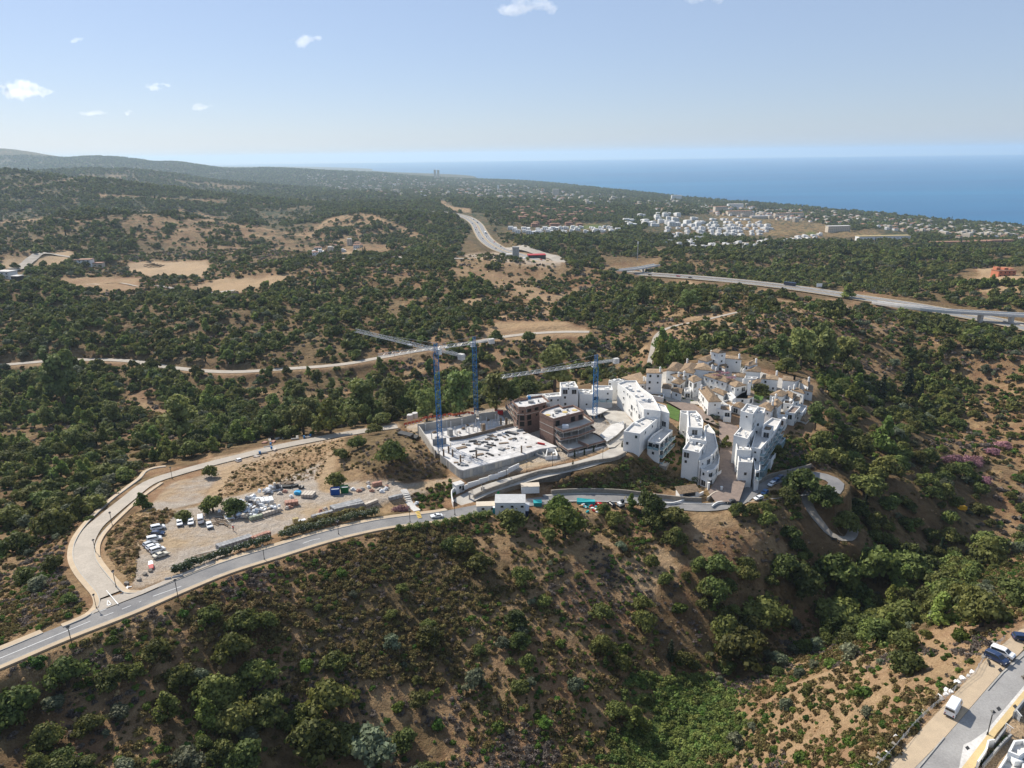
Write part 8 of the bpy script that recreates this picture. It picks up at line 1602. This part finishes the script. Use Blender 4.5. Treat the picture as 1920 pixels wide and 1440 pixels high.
landmark('white_villa', 'modern white villa with dark slats at the left edge', 'villa', 14, 520, 18, 12, 7, FW, CONC, 2, -.2); landmark('slatted_wing', 'dark slatted wing of the modern villa at the left edge', 'villa', 34, 526, 9, 8, 5, BLACKM, CONC, 1, -.2)
landmark('farmhouse', 'white farmhouse with brown roof among trees left of the field', 'farmhouse', 158, 495, 22, 12, 6, FW, FT, 2, .1); landmark('farmhouse', 'low barn right of the white farmhouse', 'barn', 186, 500, 12, 9, 5, FC, FT, 1, .1)
landmark('petrol_station', 'dark shop building of the motorway services with red roof band', 'service station', 1006, 484, 26, 14, 5, BLACKM, REDM, 1, .1); landmark('hall', 'small grey hall left of the dark silo tower', 'hall', 955, 482, 14, 9, 4, GREYM, CONC, 1)
si = hit(967, 486); s_ = thing('silo_tower', 'dark cylindrical silo tower beside the motorway services', 'tower', si); ring = [(4.5 * math.cos(a * .5236), 4.5 * math.sin(a * .5236)) for a in range(12)]; MB().prism(ring, -3, 15).build('shell', CONC_G, s_); MB().prism([(q[0] * 1.08, q[1] * 1.08) for q in ring], 15, 16.2).build('rim', CONC_G, s_)
for x, y, h_, lb in [(1195, 488, 24, 'tall thin pole mast above the road bridge')]:
    p_ = hit(x, y); r_ = thing('mast', lb, 'mast', p_); MB().bar((0, 0, -1), (0, 0, h_), .5, n_=6).build('pole', GREYM, r_); MB().bar((0, 0, h_), (0, 0, h_ + 3), .9, n_=6).build('antenna', WHITEM, r_)
p_ = hit(1524, 541); r_ = thing('road_sign', 'large motorway sign board seen from behind beside the coach', 'road sign', p_ + Vector((4, -6, 0))); MB().box(-3, 3, -.1, .1, 3, 6.5).build('board', WHITEM, r_)
for q in (-2, 2): o = MB().box(-.12, .12, -.12, .12, -1, 3).build('post', GREYM, r_); o.location = (q, .2, 0)
for j in range(4):
    p_ = hit(280 + j * 6, 497 + j * 1.2); r_ = thing('solar_panel_row', f'{ORD(j, 4)} dark solar panel row at the corner of the dry field', 'solar panels', p_, -.5, 'solar panel rows in the dry field'); MB().add([(-1.2, -9, .6), (1.2, -9, 1.9), (1.2, 9, 1.9), (-1.2, 9, .6), (-1.2, -9, .5), (1.2, -9, 1.8), (1.2, 9, 1.8), (-1.2, 9, .5)], [(0, 1, 2, 3), (7, 6, 5, 4), (0, 4, 5, 1), (1, 5, 6, 2), (2, 6, 7, 3), (3, 7, 4, 0)]).build('panel', GLASS, r_)
    for y in (-7, 0, 7): o = MB().bar((0, y, -.5), (0, y, 1.2), .1).build('support', GREYM, r_)
for j, (x, y) in enumerate([(1802, 955), (1828, 953)]): 
    p_ = hit(x, y); o = MB().prism([(-1.4, -.5), (1.4, -.5), (1.1, .5), (-1.1, .5)], 0, [1.0, 1.0, .9, .9]).build('yellow_container', mat('yellow_plastic', (.80, .45, .02), (.7, .38, .02)), None, label=('left', 'right')[j] + ' yellow container on the path clearing in the valley', category='container'); o.location = p_; o.scale = (1 + .4 * (j == 0),) * 3
p_ = hit(1564, 1014); r_ = thing('park_bench', 'dark bench at the end of the grey footpath', 'bench', p_, -.3); MB().box(-.9, .9, -.25, .25, .4, .48).build('seat', BLACKM, r_); MB().box(-.9, .9, .22, .28, .48, .95).build('backrest', BLACKM, r_)
for q in (-.7, .7): o = MB().box(-.05, .05, -.2, .2, 0, .4).build('leg', BLACKM, r_); o.location = (q, 0, 0)
o = MB().prism([(.25 * math.cos(a), .25 * math.sin(a)) for a in range(6)], 0, .9).build('litter_bin', BLACKM, None, label='dark litter bin right of the bench on the footpath', category='litter bin'); o.location = hit(1573, 1018)
for pts_, wd, h_, lb in [([(1548,935,182),(1556,955,181),(1570,985,178.6),(1580,1002,177)], .3, .9, 'low timber rail along the curling footpath')]:
    g_ = spline([wpt(*p_) for p_ in pts_], 1.5); g_[:, 2] = gh(g_[:, 0], g_[:, 1]) + h_; r_ = thing('path_rail', lb, 'railing', tuple(map(float, g_[0]))); wall_between(r_, g_, .12, .25, WOOD)
    for q in g_[::2]: o = MB().box(-.07, .07, -.07, .07, -h_ - .3, 0).build('rail_post', WOOD, r_); o.location = Vector(q) - r_.location

# ------------------------------------------------------------------ clouds
cmv = bpy.data.materials.new('cloud_vapour'); cmv.use_nodes = True; nt = cmv.node_tree; nt.nodes.clear(); out = nt.nodes.new('ShaderNodeOutputMaterial'); pv = N(nt, 'ShaderNodeVolumePrincipled'); pv.inputs['Color'].default_value = (1, 1, 1, 1); pv.inputs['Density'].default_value = .0034; pv.inputs['Anisotropy'].default_value = .62; nt.links.new(pv.outputs[0], out.inputs['Volume'])
def cloud(x, y, wpx, hpx, label, seed, dist=9500, dens=1.0):
    c = Vector(PZ(x, y, dist)); k_ = dist / F_PX; rs = random.Random(seed); bm = bmesh.new()
    for j in range(9):
        t = (j + .5) / 9 - .5 + rs.uniform(-.06, .06); r_ = hpx * k_ * rs.uniform(.22, .42) * (1.15 - 1.3 * abs(t)); m_ = Matrix.Translation((t * wpx * k_, rs.uniform(-.2, .2) * wpx * k_ * .4, rs.uniform(-.18, .3) * hpx * k_)) @ Matrix.Diagonal((1.5 * wpx / hpx * .45, 1.2, .8, 1)); bmesh.ops.create_icosphere(bm, subdivisions=3, radius=r_, matrix=m_)
    me = bpy.data.meshes.new('cloud'); bm.to_mesh(me); bm.free(); me.materials.append(cmv); o = link('cloud', me, None, None, label=label, category='cloud'); o.location = c
    rm = o.modifiers.new('remesh', 'REMESH'); rm.mode = 'VOXEL'; rm.voxel_size = max(9, hpx * k_ * .035)
    for sc_f, st in ((.7, .55), (.22, .34)):
        tx = bpy.data.textures.new('cloud_billow', 'CLOUDS'); tx.noise_scale = hpx * k_ * sc_f; tx.noise_depth = 4; dm = o.modifiers.new('billow', 'DISPLACE'); dm.texture = tx; dm.strength = hpx * k_ * st; dm.mid_level = .6
for i, (x, y, w_, h_, lb) in enumerate([(988,12,105,42,'largest white cloud at the top edge of the sky'), (573,79,58,26,'small white cloud in the upper left centre of the sky'), (38,170,110,40,'grey-white ragged cloud at the left edge of the sky'), (296,163,46,18,'faint small cloud right of the ragged one'), (378,201,36,20,'small slanting cloud left of centre low in the sky'), (176,212,58,14,'flat thin cloud low in the left sky'), (243,212,18,14,'tiny cloud beside the flat thin one'), (143,76,26,12,'tiny faint cloud high in the left sky'), (1322,-4,80,26,'cloud just touching the top edge right of centre')]):
    cloud(x, y, w_, h_, lb, i + 2)
